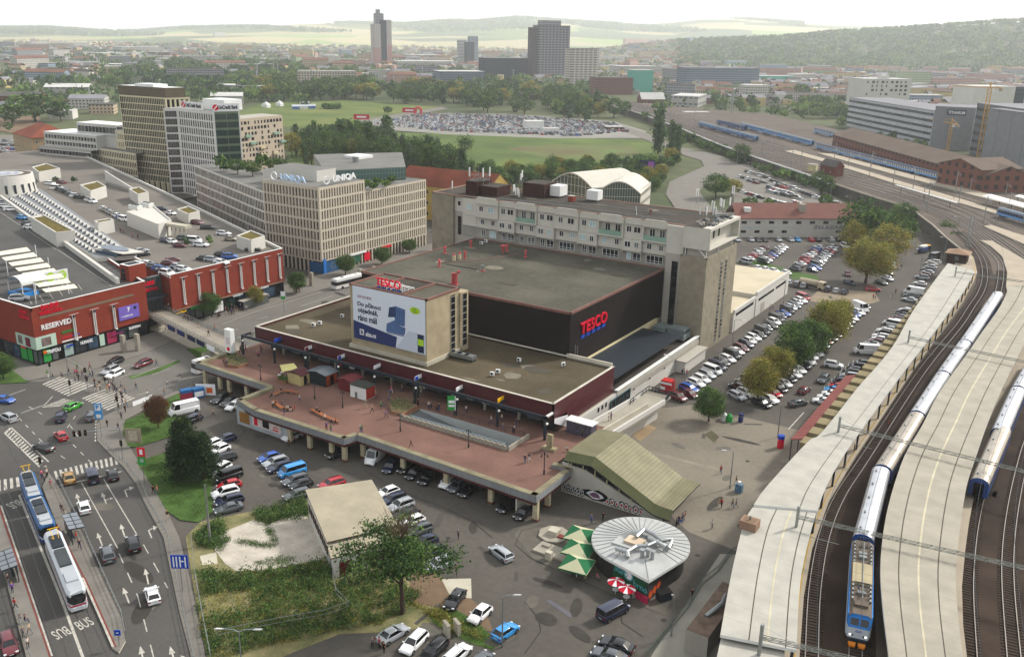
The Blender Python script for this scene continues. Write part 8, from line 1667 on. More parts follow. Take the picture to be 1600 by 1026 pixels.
aD([(370,160),(440,158),(560,158),(700,166),(760,176),(860,185),(945,190),(1000,180),(900,160),(840,152),(700,148),(560,138),(470,142),(380,140)],150,14,22,RG+[(fY,'p')],'dense tree in the long belt beyond the meadow','trees beyond the meadow',1.15)
aD([(170,135),(300,142),(440,152),(480,128),(560,118),(470,105),(300,96),(200,112)],330,12,19,RG,fZ,f7,1.2)
aD([(0,142),(60,136),(130,140),(200,142),(240,118),(120,116),(0,120)],120,9,16,RG,fZ,f7)
aD([(1050,212),(1110,236),(1165,262),(1240,289),(1300,310),(1300,304),(1240,281),(1165,252),(1110,228),(1055,205)],70,3.5,6.5,[('bush','g'),('bush','o')],'shrub on the slope below the railway parapet','shrubs of the railway slope',1.1)
aD([(1000,185),(1060,210),(1110,236),(1075,236),(1030,215)],18,5,10,RG,'tree below the railway curve','trees below the railway curve')
aD([(1110,172),(1200,185),(1290,205),(1330,200),(1320,165),(1250,150),(1120,140)],90,9,15,RG,'tree between the railway yard and the pale roofs','trees beyond the railway yard',.85)
aD([(870,190),(945,193),(950,180),(930,160),(870,165)],26,10,17,RG,'tree under the tall towers','trees under the tall towers',.85)
aD([(1360,222),(1460,248),(1470,240),(1380,214)],14,6,10,RG,'tree between depot and white striped office','trees before the striped office')
aD([(560,118),(760,145),(830,142),(840,128),(700,112),(600,105)],90,9,16,RG,fZ,'trees of the distant middle wood',.85)
aD([(1150,345),(1165,330),(1170,335),(1158,350)],3,3,5,[('bush','g')],'bush at the corner of the white building','bushes at the white building')
cR.sort(key=lambda t:-t[0])
for i,(k,p,h,wid,st,pal,lb,grp,nm_)in enumerate(cR[:296]):
 d=dist(p);dH=0 if d<330 else(1 if d<620 else 2);cr,tr=cH(st,pal,dH,(i*7)%3 if dH else 0 if st=='open'else i%2);nm=dict(round=gH,conifer='pine_tree',poplar='poplar_tree',open=gH,bush='shrub')[st];t=ac(nm,lb,'shrub'if st=='bush'else'tree',(p[0],p[1],p[2]),r8.uniform(0,6.28),grp);s=wid/WID[st];hh={'bush':8.8,'open':10.3,gz:10,fY:10,'round':9.9}[st];t.scale=(s,s,h/hh);bK('crown',cr,t);bK('trunk'if st!='bush'else'stem',tr,t)
def a3(name,lab,T,nq=34,cat='trees',pal=LG):
 T=Na(T);n=len(T);rg=np.random.default_rng(3);k=rg.normal(size=(n,nq,3));k/=np.linalg.norm(k,axis=2)[:,:,None];k[:,:,2]*=.9;c=T[:,None,:3]+k*(.55+.45*rg.random((n,nq,1)))*np.stack([T[:,4]/2,T[:,4]/2,T[:,3]*.42],1)[:,None,:];c[:,:,2]+=(T[:,3]*.56)[:,None];S=np.repeat(T[:,4]*.17,nq)*(.7+.6*rg.random(n*nq));mi=np.repeat(rg.choice(3,n,p=[.4,.4,.2]),nq);f=rg.random(n*nq)<.25;mi[f]=rg.choice(3,f.sum());me=aR(name,c.reshape(-1,3),S,pal,mi,rg);o=bK(name,me);bL(o,lab,cat,kind='stuff');return o
dJ=[(p[0],p[1],p[2],h,wid)for k,p,h,wid,*_ in cR[296:]]
a3('distant_wood','dense dark green woods beyond the meadow and at the left',dJ,95)
L_=[]
g9=random.Random(11)
def bS(c,r):
 d=eQ(c,60);a=mA(d[0],d[1]);return r*mS(a),r*mC(a)
for _ in range(5200):
 c=g9.uniform(1060,1900);r=2650+1750*g9.random()**1.1;x,y=bS(c,r);
 if a8(x,y)<3 and g9.random()<.5:continue
 h=g9.uniform(11,20);L_.append((x,y,a8(x,y)-1,h,h*1.25))
a3(g2,'hazy wooded hill above the suburb on the right',L_,24)
L_=[]
for _ in range(7000):
 c=g9.uniform(-60,1660);r=1000+4200*g9.random()**1.25
 if mS(c*.013+r*.0021)+mS(c*.031-r*.0013)+.6*mS(r*.006+c*.05)<.1 and g9.random()<.72:continue
 x,y=bS(c,r)
 if r<1300 and 480<c<1010:continue
 h=g9.uniform(8,16);L_.append((x,y,a8(x,y)-.5,h,h*g9.uniform(1.0,1.8)))
a3('suburb_trees','scattered trees between the distant houses',L_,22)
L_=[]
for _ in range(5500):
 c=g9.uniform(-60,1250);r=8200+2400*g9.random();x,y=bS(c,r)
 if mS(c*.009+1)+mS(c*.021+r*.002)<-.1:continue
 L_.append((x,y,a8(x,y)-2,26,110))
a3(g3,'blue green woods on the horizon ridges',L_,10)
def cS(name,lab,fy,n,h0,h1,s,pal,z=0.,kind='stuff',seed=1):
 rg=np.random.default_rng(seed);C,S=[],[]
 for P,w in fy:
  W_=ec(P);xs,ys=[p[0]for p in W_],[p[1]for p in W_];m=int(n*w);k=0
  while k<m:
   x,y=rg.uniform(min(xs),max(xs)),rg.uniform(min(ys),max(ys))
   if bE(x,y,W_):
    k+=1;hh=rg.uniform(h0,h1)*(.5+.5*mS(x*.9)*mS(y*.8+1)+.35)
    for j in range(26):C.append((x+rg.normal()*.35,y+rg.normal()*.35,z+abs(rg.normal())*hh*.5));S.append(s*rg.uniform(.6,1.3))
 C=Na(C);S=Na(S);me=aR(name,C,S,pal,rg.choice(3,len(C),p=[.35,.4,.25]),rg,0,.35);o=bK(name,me);bL(o,lab,name.replace('_',' '),kind=kind)
Pa=[(303,835),(345,812),(352,834),(334,856),(312,852)];Pb=[(395,800),(478,782),(484,800),(470,814),(440,812),(420,820),(402,812)];Pc=[(310,888),(360,896),(430,890),(508,876),(520,905),(470,925),(395,922),(345,925),(318,930)];Pd=[(395,925),(520,908),(600,905),(660,925),(640,945),(600,972),(530,985),(455,1000),(330,1030),(314,985),(312,945),(340,965),(390,955)]
cS('undergrowth','tall weeds and bushes covering the fenced lot',[(Pa,.1),(Pb,.14),(Pc,.26),(Pd,.5)],1500,.8,2.0,.17,LG+[])
cS('dry_grass','yellowish dry weeds between the bushes of the lot',[(Pd,.6),(Pc,.2),([(318,930),(345,925),(395,922),(390,955),(340,965)],.05),([(640,940),(700,960),(760,1000),(700,985)],.15)],700,.3,.9,.13,LO,seed=4)
cS('crack_weeds','weeds growing in the cracks of the pale slab',[([(372,842),(430,852),(428,857),(370,848)],.5),([(420,818),(432,850),(427,851),(414,822)],.4),([(395,880),(440,868),(470,872),(430,884)],.4),([(336,856),(352,836),(358,842),(342,866)],.5)],110,.1,.5,.1,LG,.03,seed=9)
cS('rough_grass','short grass tufts on the lawns',[([(196,657),(237,640),(262,641),(278,652),(272,680),(212,698),(200,697),(192,676)],.3),([(213,721),(272,703),(300,700),(330,740),(332,800),(310,815),(282,812),(262,798),(244,768)],.6),([(668,958),(700,945),(745,970),(775,1000),(770,1014),(735,1004),(700,985),(680,975)],.1)],1500,.05,.22,.07,[LG[1],LG[2],LG[1]],z=.13,seed=7)
ah('meadow',[(360,178),(420,160),(540,157),(690,168),(655,178),(560,193),(470,200),(380,195)],.02,M('green_meadow','#46602a',.95,var=.25,scale=.02,fine=.4,col2='#6a6e3a'))
ah('meadow',[(600,207),(700,209),(860,213),(1010,220),(1040,240),(960,252),(800,262),(640,262),(560,262),(450,262),(452,230)],.02,M('rough_meadow','#41562a',.95,var=.3,scale=.02,fine=.4,col2='#5c6a34'))
ah('bare_soil',[(790,232),(860,226),(990,228),(1000,240),(940,250),(850,246)],.05,M('brown_field','#6b5c44',.95,var=.3,scale=.03,fine=.5,col2='#5a6a38'))
ah('car_field_asphalt',[(560,193),(640,177),(800,178),(960,190),(1010,205),(1005,216),(860,216),(700,210),(575,201)],.04,M('lot_asphalt','#7c7a73',.9,var=.15,scale=.03,fine=.4));ah('meadow_road',[(548,190),(690,167),(700,170),(570,194)],.08,bG)
ah('curved_road',[(1060,230),(1120,241),(1158,256),(1142,275),(1100,289),(1093,300),(1110,322),(1160,350),(1160,378),(1100,350),(1055,325),(1040,303),(1046,284),(1075,271),(1100,260),(1096,251),(1070,243),(1000,215),(960,200),(965,194),(1010,208)],.06,bG)
ah('rear_car_park',[(1125,262),(1165,254),(1260,282),(1335,325),(1350,345),(1150,345),(1145,300)],.07,bG)
ah('left_car_park',[(-30,210),(50,212),(50,245),(-30,245)],.05,bG);ah('brown_field',[(0,185),(60,180),(70,200),(30,210),(0,205)],.04,dM)
ah('car_park_grass',[(1150,412),(1165,410),(1230,428),(1240,436),(1282,436),(1275,430),(1240,424),(1180,405)],.012,bj);ah('car_park_gravel',[(1280,452),(1365,455),(1375,470),(1340,480),(1260,470)],.012,M('sandy_gravel','#7d715f',.9))
def b4(P,lb,tall,pal=LG,z=4.41):
 W_=[at(x,y,z)[:2]for x,y in P];c=(sum(p[0]for p in W_)/len(W_),sum(p[1]for p in W_)/len(W_));t=ac('planter',lb,'planter',(c[0],c[1],z));K1('basin',t,'P',W_,z,z+.55,M('brick_planter','#8a6248',.9),dM);rg=np.random.default_rng(int(c[0]*10)%999);n=900;C=[];xs,ys=[p[0]for p in W_],[p[1]for p in W_]
 while len(C)<n:
  x,y=rg.uniform(min(xs),max(xs)),rg.uniform(min(ys),max(ys))
  if bE(x,y,W_):C.append((x-c[0],y-c[1],.55+abs(rg.normal())*tall*.5))
 bK('plants',aR('plants',Na(C),np.full(n,.13),pal,rg.choice(3,n),rg),t)
b4([(608,634),(622,628),(640,634),(653,637),(628,650),(612,646)],'brick edged planter full of green shrubs at the ramp end',1.6);b4([(352,562),(365,556),(382,560),(388,570),(372,575),(356,573)],'flower bed planter beside the white advertising tower',.7);b4([(440,590),(452,594),(446,600),(434,596)],'small planter beside the terrace sunshade',.5)
SKIN=M('skin','#a8785e',.6,var=.05,coord='obj');SHOE=M('shoe','#1a1a1c',.7,var=0)
CLO={k:M('cloth_'+k.replace(' ','_'),c,.9,var=.06,coord='obj')for k,c in dict(black='#121316',white='#c0bdb6',grey='#62646a',navy='#1c2640',red='#9c1c26',blue='#2f5a94',pink='#c2607c',green='#2d7a42',yellow='#c8ae22',beige='#a3957c',brown='#5a4434',violet='#5a3f8c',denim='#34486a').items()}
fA={k:M('hair_'+k,c,.8,var=.1,coord='obj')for k,c in dict(dark='#1a1412',brown='#3c2819',fair='#8a6c42',grey='#7c7872').items()}
def cj(pose):
 V,E,R,Lb=[],[],[],[]
 def add(p,r,lb,par=None):
  V.append(p);R.append(r);Lb.append(lb)
  if par is not None:E.append((par,len(V)-1))
  return len(V)-1
 eG=pose=='sit';walk=pose=='walk';z0=.5 if eG else .95;pel=add((0,0,z0),.125,'leg');be=add((.0,0,z0+.17),.115,'top',pel);ch=add((.01 if not eG else .05,0,z0+.38),.135,'top',be);nk=add((.02 if not eG else .08,0,z0+.55),.055,'skin',ch);hx=V[nk][0];hb=add((hx+.015,0,z0+.62),.07,'skin',nk);hd=add((hx+.02,0,z0+.7),.098,'skin',hb);tp=add((hx+.01,0,z0+.765),.07,'skin',hd);add((hx+.125,0,z0+.685),.017,'skin',hd)
 for s in(-1,1):
  sw=.26*s if walk else 0.;hip=add((0,s*.09,z0-.04),.09,'leg',pel)
  if eG:kn=add((.42,s*.13,.5),.065,'leg',hip);an=add((.42,s*.13,.1),.042,'leg',kn)
  else:kn=add((.03+sw*.75,s*.1,.5),.062,'leg',hip);an=add((-.02+sw*1.3-(.06 if sw<0 else 0),s*.105,.09+(.05 if sw<0 else 0)),.042,'leg',kn)
  a=V[an];add((a[0]+.15,a[1]+s*.015,a[2]-.045),.04,'shoe',an);sh=add((.0+V[ch][0],s*.175,V[ch][2]+.07),.06,'top',ch);ar=-sw*.8
  if eG:el=add((.12,s*.24,z0+.18),.043,'top',sh);wr=add((.33,s*.15,z0+.09),.031,'skin',el);f=(1,0,-.1)
  else:el=add((ar*.5-.02,s*.235,z0+.19),.043,'top',sh);wr=add((ar*1.1+.05,s*.24,z0-.05),.031,'skin',el);f=(.15,0,-1)
  w=V[wr];pm=add((w[0]+f[0]*.06,w[1],w[2]+f[2]*.06),.034,'skin',wr);m=V[pm]
  for k in range(4):
   o=(k-1.5)*.019;p1=add((m[0]+f[0]*.05+(o if not eG else 0),m[1]+(o if eG else 0),m[2]+f[2]*.05),.0095,'skin',pm);q=V[p1];ln=(.035,.045,.04,.03)[k];add((q[0]+f[0]*ln+.008,q[1]-s*.008,q[2]+f[2]*ln),.0085,'skin',p1)
  t1=add((m[0]+.03,m[1]-s*.02,m[2]+f[2]*.015),.0105,'skin',pm);q=V[t1];add((q[0]+f[0]*.03+.01,q[1],q[2]+f[2]*.03),.0095,'skin',t1)
 me=bpy.data.meshes.new('tmp');me.from_pydata(V,E,[]);o=bO.new('tmp',me);c9.objects.link(o);md=o.modifiers.new('s','SKIN');md.use_smooth_shade=True
 for i,r in enumerate(R):sv=me.skin_vertices[0].data[i];sv.radius=(r,r);sv.use_root=i==0
 sb=o.modifiers.new('d','SUBSURF');sb.levels=1;sb.render_levels=1;dg=bpy.context.evaluated_depsgraph_get();c5=bpy.data.meshes.new_from_object(o.evaluated_get(dg));bO.remove(o);bpy.data.meshes.remove(me);c5.name='person_body';c5.materials.clear()
 for m in(CLO['black'],CLO['denim'],SKIN,SHOE):c5.materials.append(m)
 VA=Na(V);LI=dict(top=0,leg=1,skin=2,shoe=3);do=[(Na(V[a]),Na(V[b]),Lb[b])for a,b in E];mi=[]
 for p in c5.polygons:
  c=Na(p.center);eH=(9,'top')
  for a,b,l in do:
   ab=b-a;t=max(0,min(1,(c-a)@ab/max(1e-9,ab@ab)));d=np.linalg.norm(c-a-ab*t)
   if d<eH[0]:eH=(d,l)
  mi.append(LI[eH[1]])
 c5.polygons.foreach_set(gj,mi);hc=(hx-.012,0,z0+.725);H=MB();H.L(hc,.115,fA['dark'],10,.95);keep=[];hm=H.mesh('hair');bm=bmesh.new();bm.from_mesh(hm);bmesh.ops.delete(bm,geom=[v for v in bm.verts if v.co.z<hc[2]-.07 or(v.co.x>hc[0]+.06 and v.co.z<hc[2]+.03)],context='VERTS');bm.to_mesh(hm);bm.free();hm.polygons.foreach_set(go,[True]*len(hm.polygons));return c5,hm
PM={k:cj(k)for k in('stand','walk','sit')}
rp=random.Random(31);TOPS=['black']*6+['white']*5+['grey']*3+['navy']*3+['red','blue','pink','beige','beige','green','brown','violet'];BOT=['black']*5+['denim']*5+['beige','grey','navy','white']
def person(px,py,pose='walk',place='',group=None,z=0.,top=None,bot=None,a=None):
 p=at(px,py,z);top=top or rp.choice(TOPS);bot=bot or rp.choice(BOT);hr=rp.choice(['dark','brown','brown','fair','grey']);t=ac('person',f'person in {top} top, {bot} trousers, {place}','person',(p[0],p[1],z-(.05 if pose=='sit'else 0)),rp.uniform(0,6.28)if a is None else a,group);s=rp.uniform(.95,1.07);t.scale=(s,s,s);b,h=PM[pose];o=bK('body',b,t)
 for i,m in((0,CLO[top]),(1,CLO[bot])):o.material_slots[i].link=hC;o.material_slots[i].material=m
 o=bK('hair',h,t);o.material_slots[0].link=hC;o.material_slots[0].material=fA[hr]
def ck(P,n,place,group,z=0.,pose=('walk','walk','stand')):
 W_=[at(x,y,z)[:2]for x,y in P];xs,ys=[p[0]for p in W_],[p[1]for p in W_];k=0
 while k<n:
  x,y=rp.uniform(min(xs),max(xs)),rp.uniform(min(ys),max(ys))
  if bE(x,y,W_):q=df((x,y,z));person(q[0],q[1],rp.choice(pose),place,group,z);k+=1
ck([(146,597),(165,590),(200,612),(206,632),(185,642),(150,618)],26,'on the crossing of the bus street','people on the crossing');ck([(108,580),(140,572),(148,590),(120,598),(105,592)],13,'at the gallery side of the crossing','people at the gallery corner')
for q in[(75,590),(83,593),(97,590),(213,609),(231,621),(262,604),(281,594),(257,617),(168,667),(196,644),(190,655),(185,672),(245,572),(260,520)]:person(*q,'walk','near the zebra crossings','people near the crossings')
for x,y,s in[(66,747,0),(70,752,0),(74,745,0),(80,762,0),(72,738,0),(97,800,0),(101,806,1),(113,834,0),(120,845,1),(125,857,1)]:person(x,y,'stand'if s==0 else'walk','on the tram stop platform','people on the tram platform',.25)
for x,y,s in[(14,914,'stand'),(20,926,'stand'),(24,951,'walk'),(33,971,'sit'),(39,972,'sit'),(37,995,'stand'),(47,990,'walk'),(44,1012,'stand')]:person(x,y,s,'on the left tram platform','people on the left tram platform',.25)
for a in[(240,772,'walk',f4,None,.13,'black','black'),(246,772,'walk',f4,None,.13,'pink','grey'),(262,812,'walk','alone on the pavement by the lawn tip',None,.13,'black','beige'),(283,660,'stand','among the cars below the white van',None,0,'red','black'),(312,659,'walk','between van and plaza pillars',None,0,'black','black'),(333,650,'walk','on the asphalt before the plaza pillars',None,0,'beige','black'),(452,697,'stand',gh,None,0,'black','black'),(461,693,'stand',gh,None,0,'grey','black')]:person(*a)
T2_=lambda x,y:(400+x/3.945,500+y/3.945);T3_=lambda x,y:(800+x/3.945,500+y/3.945)
BX=dict(s='sit',w='walk',t='stand')
for x,y,s in[(105,540,'t'),(125,522,'s'),(160,528,'s'),(176,582,'w'),(196,556,'s'),(212,558,'s'),(240,556,'s'),(270,503,'w'),(156,446,'s'),(222,446,'s'),(100,476,'s'),(375,572,'s'),(393,580,'s'),(427,610,'s'),(470,632,'s'),(490,640,'s')]:person(*T2_(x,y),BX[s],'by the curved wooden benches','people by the benches',4.41)
for x,y,s in[(435,678,'t'),(463,692,'t'),(645,690,'t'),(653,692,'t'),(675,543,'w'),(716,570,'w'),(801,604,'w'),(770,548,'w'),(788,532,'w'),(820,497,'w'),(835,452,'w'),(825,470,'t'),(1065,548,'t'),(1080,545,'t'),(1115,560,'t'),(1128,562,'w'),(1000,533,'t'),(1296,572,'w'),(1521,684,'w'),(1515,624,'t'),(12,218,'w'),(32,197,'w'),(318,400,'t'),(1450,640,'w'),(900,440,'t'),(740,480,'t')]:person(*T2_(x,y),BX[s],'on the brick plaza','people on the plaza',4.41)
person(*T2_(956,782),'walk','alone in the middle of the plaza',None,4.41,'black','black')
for x,y,s in[(80,882,'w'),(105,872,'w'),(15,692,'t'),(25,657,'w'),(5,700,'t'),(435,718,'t'),(595,622,'t'),(610,617,'t'),(333,808,'s')]:person(*T3_(x,y),BX[s],'on the plaza near the stair canopy','people near the canopy',4.41)
for x,y in[(1048,343),(1062,342),(1076,347)]:person(*T3_(x,y),'walk','on the walk before the white wall','three walkers at the white wall')
ck([(351,496),(378,490),(412,476),(414,470),(395,472),(352,484)],34,'waiting at the bus stop','people at the bus stop',.12,('stand','stand','walk'));ck([(320,497),(345,497),(345,490),(322,489)],8,'on the bench under the street tree','people under the street tree',.12,('sit','sit','stand'));ck([(456,460),(474,460),(474,455),(458,455)],4,'on the round bench under the tree','people on the round bench',.12,('sit',));person(420,468,'walk','with a case on the bus street pavement',None,.12,'white','black')
for x,y in[(336,517),(326,525),(294,502),(288,500),(275,490),(264,482),(310,512)]:person(x,y,'walk','on the footbridge','people on the footbridge',4.46)
for x,y,s in[(376,552,'w'),(384,549,'w'),(370,566,'t'),(349,567,'s'),(404,558,'w'),(409,553,'w'),(355,570,'t'),(378,548,'t')]:person(x,y,BX[s],'beside the white advertising tower','people by the advertising tower',4.41)
for x,y in[(1126,740),(1150,757),(1122.8,794),(1127,793),(1144,793),(1149.7,793),(1112,826),(1156,824)]:person(x,y,'walk','crossing the pale square','people on the pale square')
for x,y in[(1057,822),(1060,819),(1066,816),(1070,812),(1063,824)]:person(x,y,'stand','at the foot of the stair canopy','people at the canopy foot')
for x,y in[(1404.8,424),(1408,420),(1399,459),(1390.6,467),(1364,467),(1367,468),(1369,462),(1447,375),(1451,374),(1207,484),(1203,484),(1342,395),(1183,570)]:person(x,y,'walk','walking through the big car park'[8:],'people in the big car park')
for x,y,tp in[(582,1012,'grey'),(593,1012,'red'),(600,1020,'black')]:person(x,y,'stand','talking beside the bottom row of cars',None,0,tp,'black')
person(713,898,'walk','right of the big tree',None,0,'black','black');person(716,842,'walk','behind the big tree on the asphalt',None,0,'grey','black');person(924,818,'stand',gf,None,0,'blue','denim');person(942,814,'stand',gf,None,0,'black','black');person(989,932,'sit','under the red umbrella at the pub',None,0,'white','white');person(1081,935,'walk','by the green bar fence',None,0,'black','black')
for x,y in[(893,895),(899,899),(906,896),(913,902),(917,897),(890,889),(932,905)]:person(x,y,'sit','under the beer sunshades','guests under the beer sunshades')
for zx,zy,c in[(745,450,'black'),(760,455,'black'),(817,482,'red'),(851,488,'black')]:person(zx/3.945,250+zy/3.945,'walk','on the gallery roof','people on the gallery roof',13.22,c,'black')
for x,y in[(1387,668),(1334,706),(1520,395),(1250,905)]:person(x,y,'stand','on the railway platform','people on the railway platform',RZ+.5)
def b5(px,py,h,lb,arms=((1,0),),z=0.,cat=gA,grp=None,r=.09,al=1.8,m=None):
 p=at(px,py,z+h);m=m or ai;t=ac('street_lamp',lb,cat,(p[0],p[1],z),0,grp);K2('pole',t,'T',[(0,0,0),(0,0,h*.5),(0,0,h)],r*1.4,m,8,r*.7)
 for ax,ay in arms:
  K2('arm',t,'T',[(0,0,h-.1),(ax*al*.3,ay*al*.3,h+.25),(ax*al,ay*al,h+.35)],.05,m,6);K2('lamp_head',t,'S',[(ax*al-.15*ay-.05*ax,ay*al-.15*ax,h+.4),(ax*(al+.8)-.15*ay,ay*(al+.8)-.15*ax,h+.42),(ax*(al+.8)+.15*ay,ay*(al+.8)+.15*ax,h+.42),(ax*al+.15*ay,ay*al+.15*ax,h+.4)],.16,aM)
 return t
cq=Vc((de[0],de[1]))
b5(373,986,10,'tall double armed street lamp at the bottom of the overgrown lot',((cq.x,cq.y),(-cq.x,-cq.y)));b5(320,757,10,'thick bare white pole at the tip of the lawn',(),r=.16);b5(786,932,7.5,'slim street lamp beside the bright blue car',((cq.x,cq.y),),al=1.4);b5(1054,932,6,'slim street lamp with black and yellow foot by the bar fence',((-cq.x*.3,-cq.y*.3),),al=.6)
b5(1146,706,7,'slim lamp standing on the pale square',((-cq.x,-cq.y),),al=1.2);b5(1221,632,7,'lamp above the red poster column',((-cq.x,-cq.y),),al=1.2);b5(1056,560,8,'lamp at the white wall of the side wing',((-1,0),),al=2);b5(1148,500,8,'lamp at the stair tower foot',((1,0),),al=2)
for px,py in[(1443,390),(1480,372),(1500,340),(1420,362),(1330,308),(1300,288),(1247,266),(1175,255),(1190,262),(1228,438),(1042,258),(1153,236),(1070,175),(935,165),(972,185)]:b5(px,py,9,'grey street lamp beside the railway side car parks',((-cq.x,-cq.y),),grp='lamps along the railway side',al=1.6)
for zx,zy in[(30,320),(362,385),(535,440),(890,585),(1310,685)]:
 p=at(*T2_(zx,zy+(100 if zx>31 else 50)),4.41);t=ac(hg,'dark plaza lamp post with round lamp heads',gA,(p[0],p[1],4.41),0,'lamp posts on the plaza');MB().T([(0,0,0),(0,0,3.6)],.07,ae,6).C(0,0,0,.8,.14,ae,8).B('pole',t,(0,0,0))
 for s in(-.45,.45):B=MB();B.M((0,0,3.4),(s,0,3.4),.05,.05,ae);B.L((s,0,3.2),.16,ae,8);B.B('lamp_head',t,(0,0,0))
p=at(850,741,4.41);t=ac(hg,'black plaza lamp post with three lanterns near the canopy',gA,p);MB().T([(0,0,0),(0,0,4.2)],.08,ae,6).C(0,0,0,.9,.16,ae,8).B('pole',t,(0,0,0))
for a in(0,2.1,4.2):MB().M((0,0,3.8),(.6*mC(a),.6*mS(a),3.9),.05,.05,ae).C(.6*mC(a),.6*mS(a),3.4,3.8,.13,ae,8).B('lamp_head',t,(0,0,0))
def board(name,lb,cat,px,py,z,w,h,zc,m,d=None,parts=(),pole=True,t_=.08):
 p=at(px,py,z);d=Vc(d or(cq.x,cq.y)).normalized();n=Vc((d.y,-d.x));t=ac(name,lb,cat,p);B=MB()
 if pole:B.T([(n.x*-.1,n.y*-.1,0),(n.x*-.1,n.y*-.1,zc+h/2)],.06,ai,6);B.B('pole',t,(0,0,0));B=MB()
 a,b=-d*w/2,d*w/2;B.P([a,b,b-n*t_,a-n*t_],zc-h/2,zc+h/2,m);B.B('panel',t,(0,0,0))
 for u0,u1,v0,v1,mm in parts:B=MB();a,b=-d*w/2+d*w*u0+n*.02,-d*w/2+d*w*u1+n*.02;B.P([a,b,b-n*.015,a-n*.015],zc-h/2+h*v0,zc-h/2+h*v1,mm);B.B('sign_mark',t,(0,0,0))
 return t,d,n
SB=M('sign_sky_blue','#3a86c0',.5,var=0)
t,d,n=board('parking_sign','tall light blue parking sign beside the junction',gM,158.4,682,.12,1.5,3.2,5.3,SB,parts=((.15,.85,.55,.93,af),(.2,.8,.08,.3,af)));B=MB();q=n*.03;aA(B,'P',(-d.x*.35+q.x,-d.y*.35+q.y,5.7),(d.x,d.y,0),(0,0,1),.6,.9,SB,.05,.01);B.B('lettering',t,(0,0,0))
board('advert_sign','red and green advertising sign on a pole by the lawn','sign',226,757,.12,1.3,3.2,5.4,bw,parts=((.0,1,.0,.48,aW),(.3,.7,.6,.9,af),(.25,.75,.15,.35,af)))
board('lane_sign','blue lane direction sign with white arrows above the pavement',gM,285,922,.12,2.4,2.1,4.6,bd,parts=((.12,.2,.1,.9,af),(.3,.38,.1,.9,af),(.5,.58,.1,.9,af),(.56,.75,.5,.6,af),(.8,.88,.1,.9,af)))
board('keep_right_sign','round blue arrow sign on the tip of the tram platform',gM,186,1009,.25,.8,.8,2.0,bd,parts=((.3,.7,.42,.58,af),))
board('flag_sign','lamp pole with white and green banners on the bus street','sign',444,494,0,1.2,2.2,6.,af,parts=((.0,1,.0,.4,aW),));board('plaza_advert','green upright advertising board at the ramp pit','sign',705.5,649,4.41,1.6,3.0,2.6,aW,parts=((.15,.85,.5,.7,af),(.15,.85,.25,.4,af),(.9,1,0,1,af)))
board('info_board','brown framed information board on the lawn path','sign',210,697,.13,3.0,2.8,2.2,M('info_beige','#8f8470',.7),parts=((.2,.75,.15,.85,M('info_paper','#a8a08c',.7,var=.3,scale=3)),));board('led_billboard','dark billboard with violet flower picture by the road',gL,1010,275,0,9,6,6,dE,parts=((.55,.95,.15,.85,M('violet_flower','#8c4c9a',.6,var=.3)),(.08,.45,.4,.6,dl)))
for x,y,lb in((565,190,'left'),(640,179,'middle')):board('red_banner',f'{lb} red banner board at the car field entrance',ht,x,y,0,14,4.5,4,M('banner_red','#b02434',.6),parts=((.2,.8,.35,.65,af),))
def bh(px,py,z,h,lb,arm=None,heads=1,grp='traffic signals of the junction'):
 p=at(px,py,z);t=ac('traffic_light',lb,'traffic light',p,0,grp);K2('pole',t,'T',[(0,0,0),(0,0,h)],.08,ai,6);hs=[(0,0,min(h,3.2)-.5)]
 if arm:q=at(arm[0],arm[1],z+h);v=Vc((q[0]-p[0],q[1]-p[1]));K2('arm',t,'T',[(0,0,h),(v.x,v.y,h+.2)],.07,ai,6);hs+=[(v.x*u,v.y*u,h-.6)for u in(.98,.86,.74)[:heads]]
 for x,y,zz in hs:
  B=MB();B.X(x-.22,y-.15,zz,x+.22,y+.15,zz+1.05,aV);hh=B.B('signal_head',t,(0,0,0))
  for k,m in enumerate((M('lens_green','#1f5a3a',.4,var=0),M('lens_amber','#8a6a1e',.4,var=0),M('lens_red','#b02a1e',.4,var=0))):B=MB();B.T([(x,y-.151,zz+.2+k*.32),(x,y-.17,zz+.2+k*.32)],.1,m,8);o=B.B('lens',hh,(0,0,0));
 return t
bh(192,717,.12,6,'signal mast with long arm and black heads over the lanes',(114,677),3);bh(111.5,620,.02,9,'tall pale signal pole on the traffic island',(133,578),1);bh(138,613,.02,5,'signal pole between the two zebra crossings');bh(185,645,.12,6.5,'signal pole at the pavement corner with the crowd');bh(66,745,.25,3.5,'signal beside the tram stop head');bh(80,590,.12,4,'signal at the gallery corner pavement')
def cT(px,py,lb,ang,L_=5.5,z=.25):
 p=at(px,py,z);t=ac('tram_shelter',lb,'shelter',p,ang);K2('roof',t,'S',[(-L_/2,-1,2.5),(L_/2,-1,2.5),(L_/2,1.1,2.7),(-L_/2,1.1,2.7)],.12,M('shelter_glass_roof','#6f7479',.25),ae);B=MB()
 for k in range(5):x=-L_/2+k*L_/4;B.M((x,-1,2.52),(x,1.1,2.72),.08,.06,ae)
 B.M((-L_/2,.05,2.62),(L_/2,.05,2.62),.08,.06,ae)
 for x in(-L_/2+.1,L_/2-.1):B.M((x,.9,0),(x,.9,2.55),.12,.12,ae)
 B.B('frame',t,(0,0,0));K2('glass_panel',t,'X',-L_/2+.2,.92,.2,L_/2-.2,.96,2.3,bV);K2('bench',t,'X',-1.5,.3,.42,1.5,.7,.5,ae)
a_,b_=at(100,790),at(128,845);an_=mA(b_[1]-a_[1],b_[0]-a_[0]);cT(118,836,'tram shelter with glass roof beside the traffic lanes',an_+math.pi);cT(14,898,'tram shelter with glass roof at the left platform',an_)
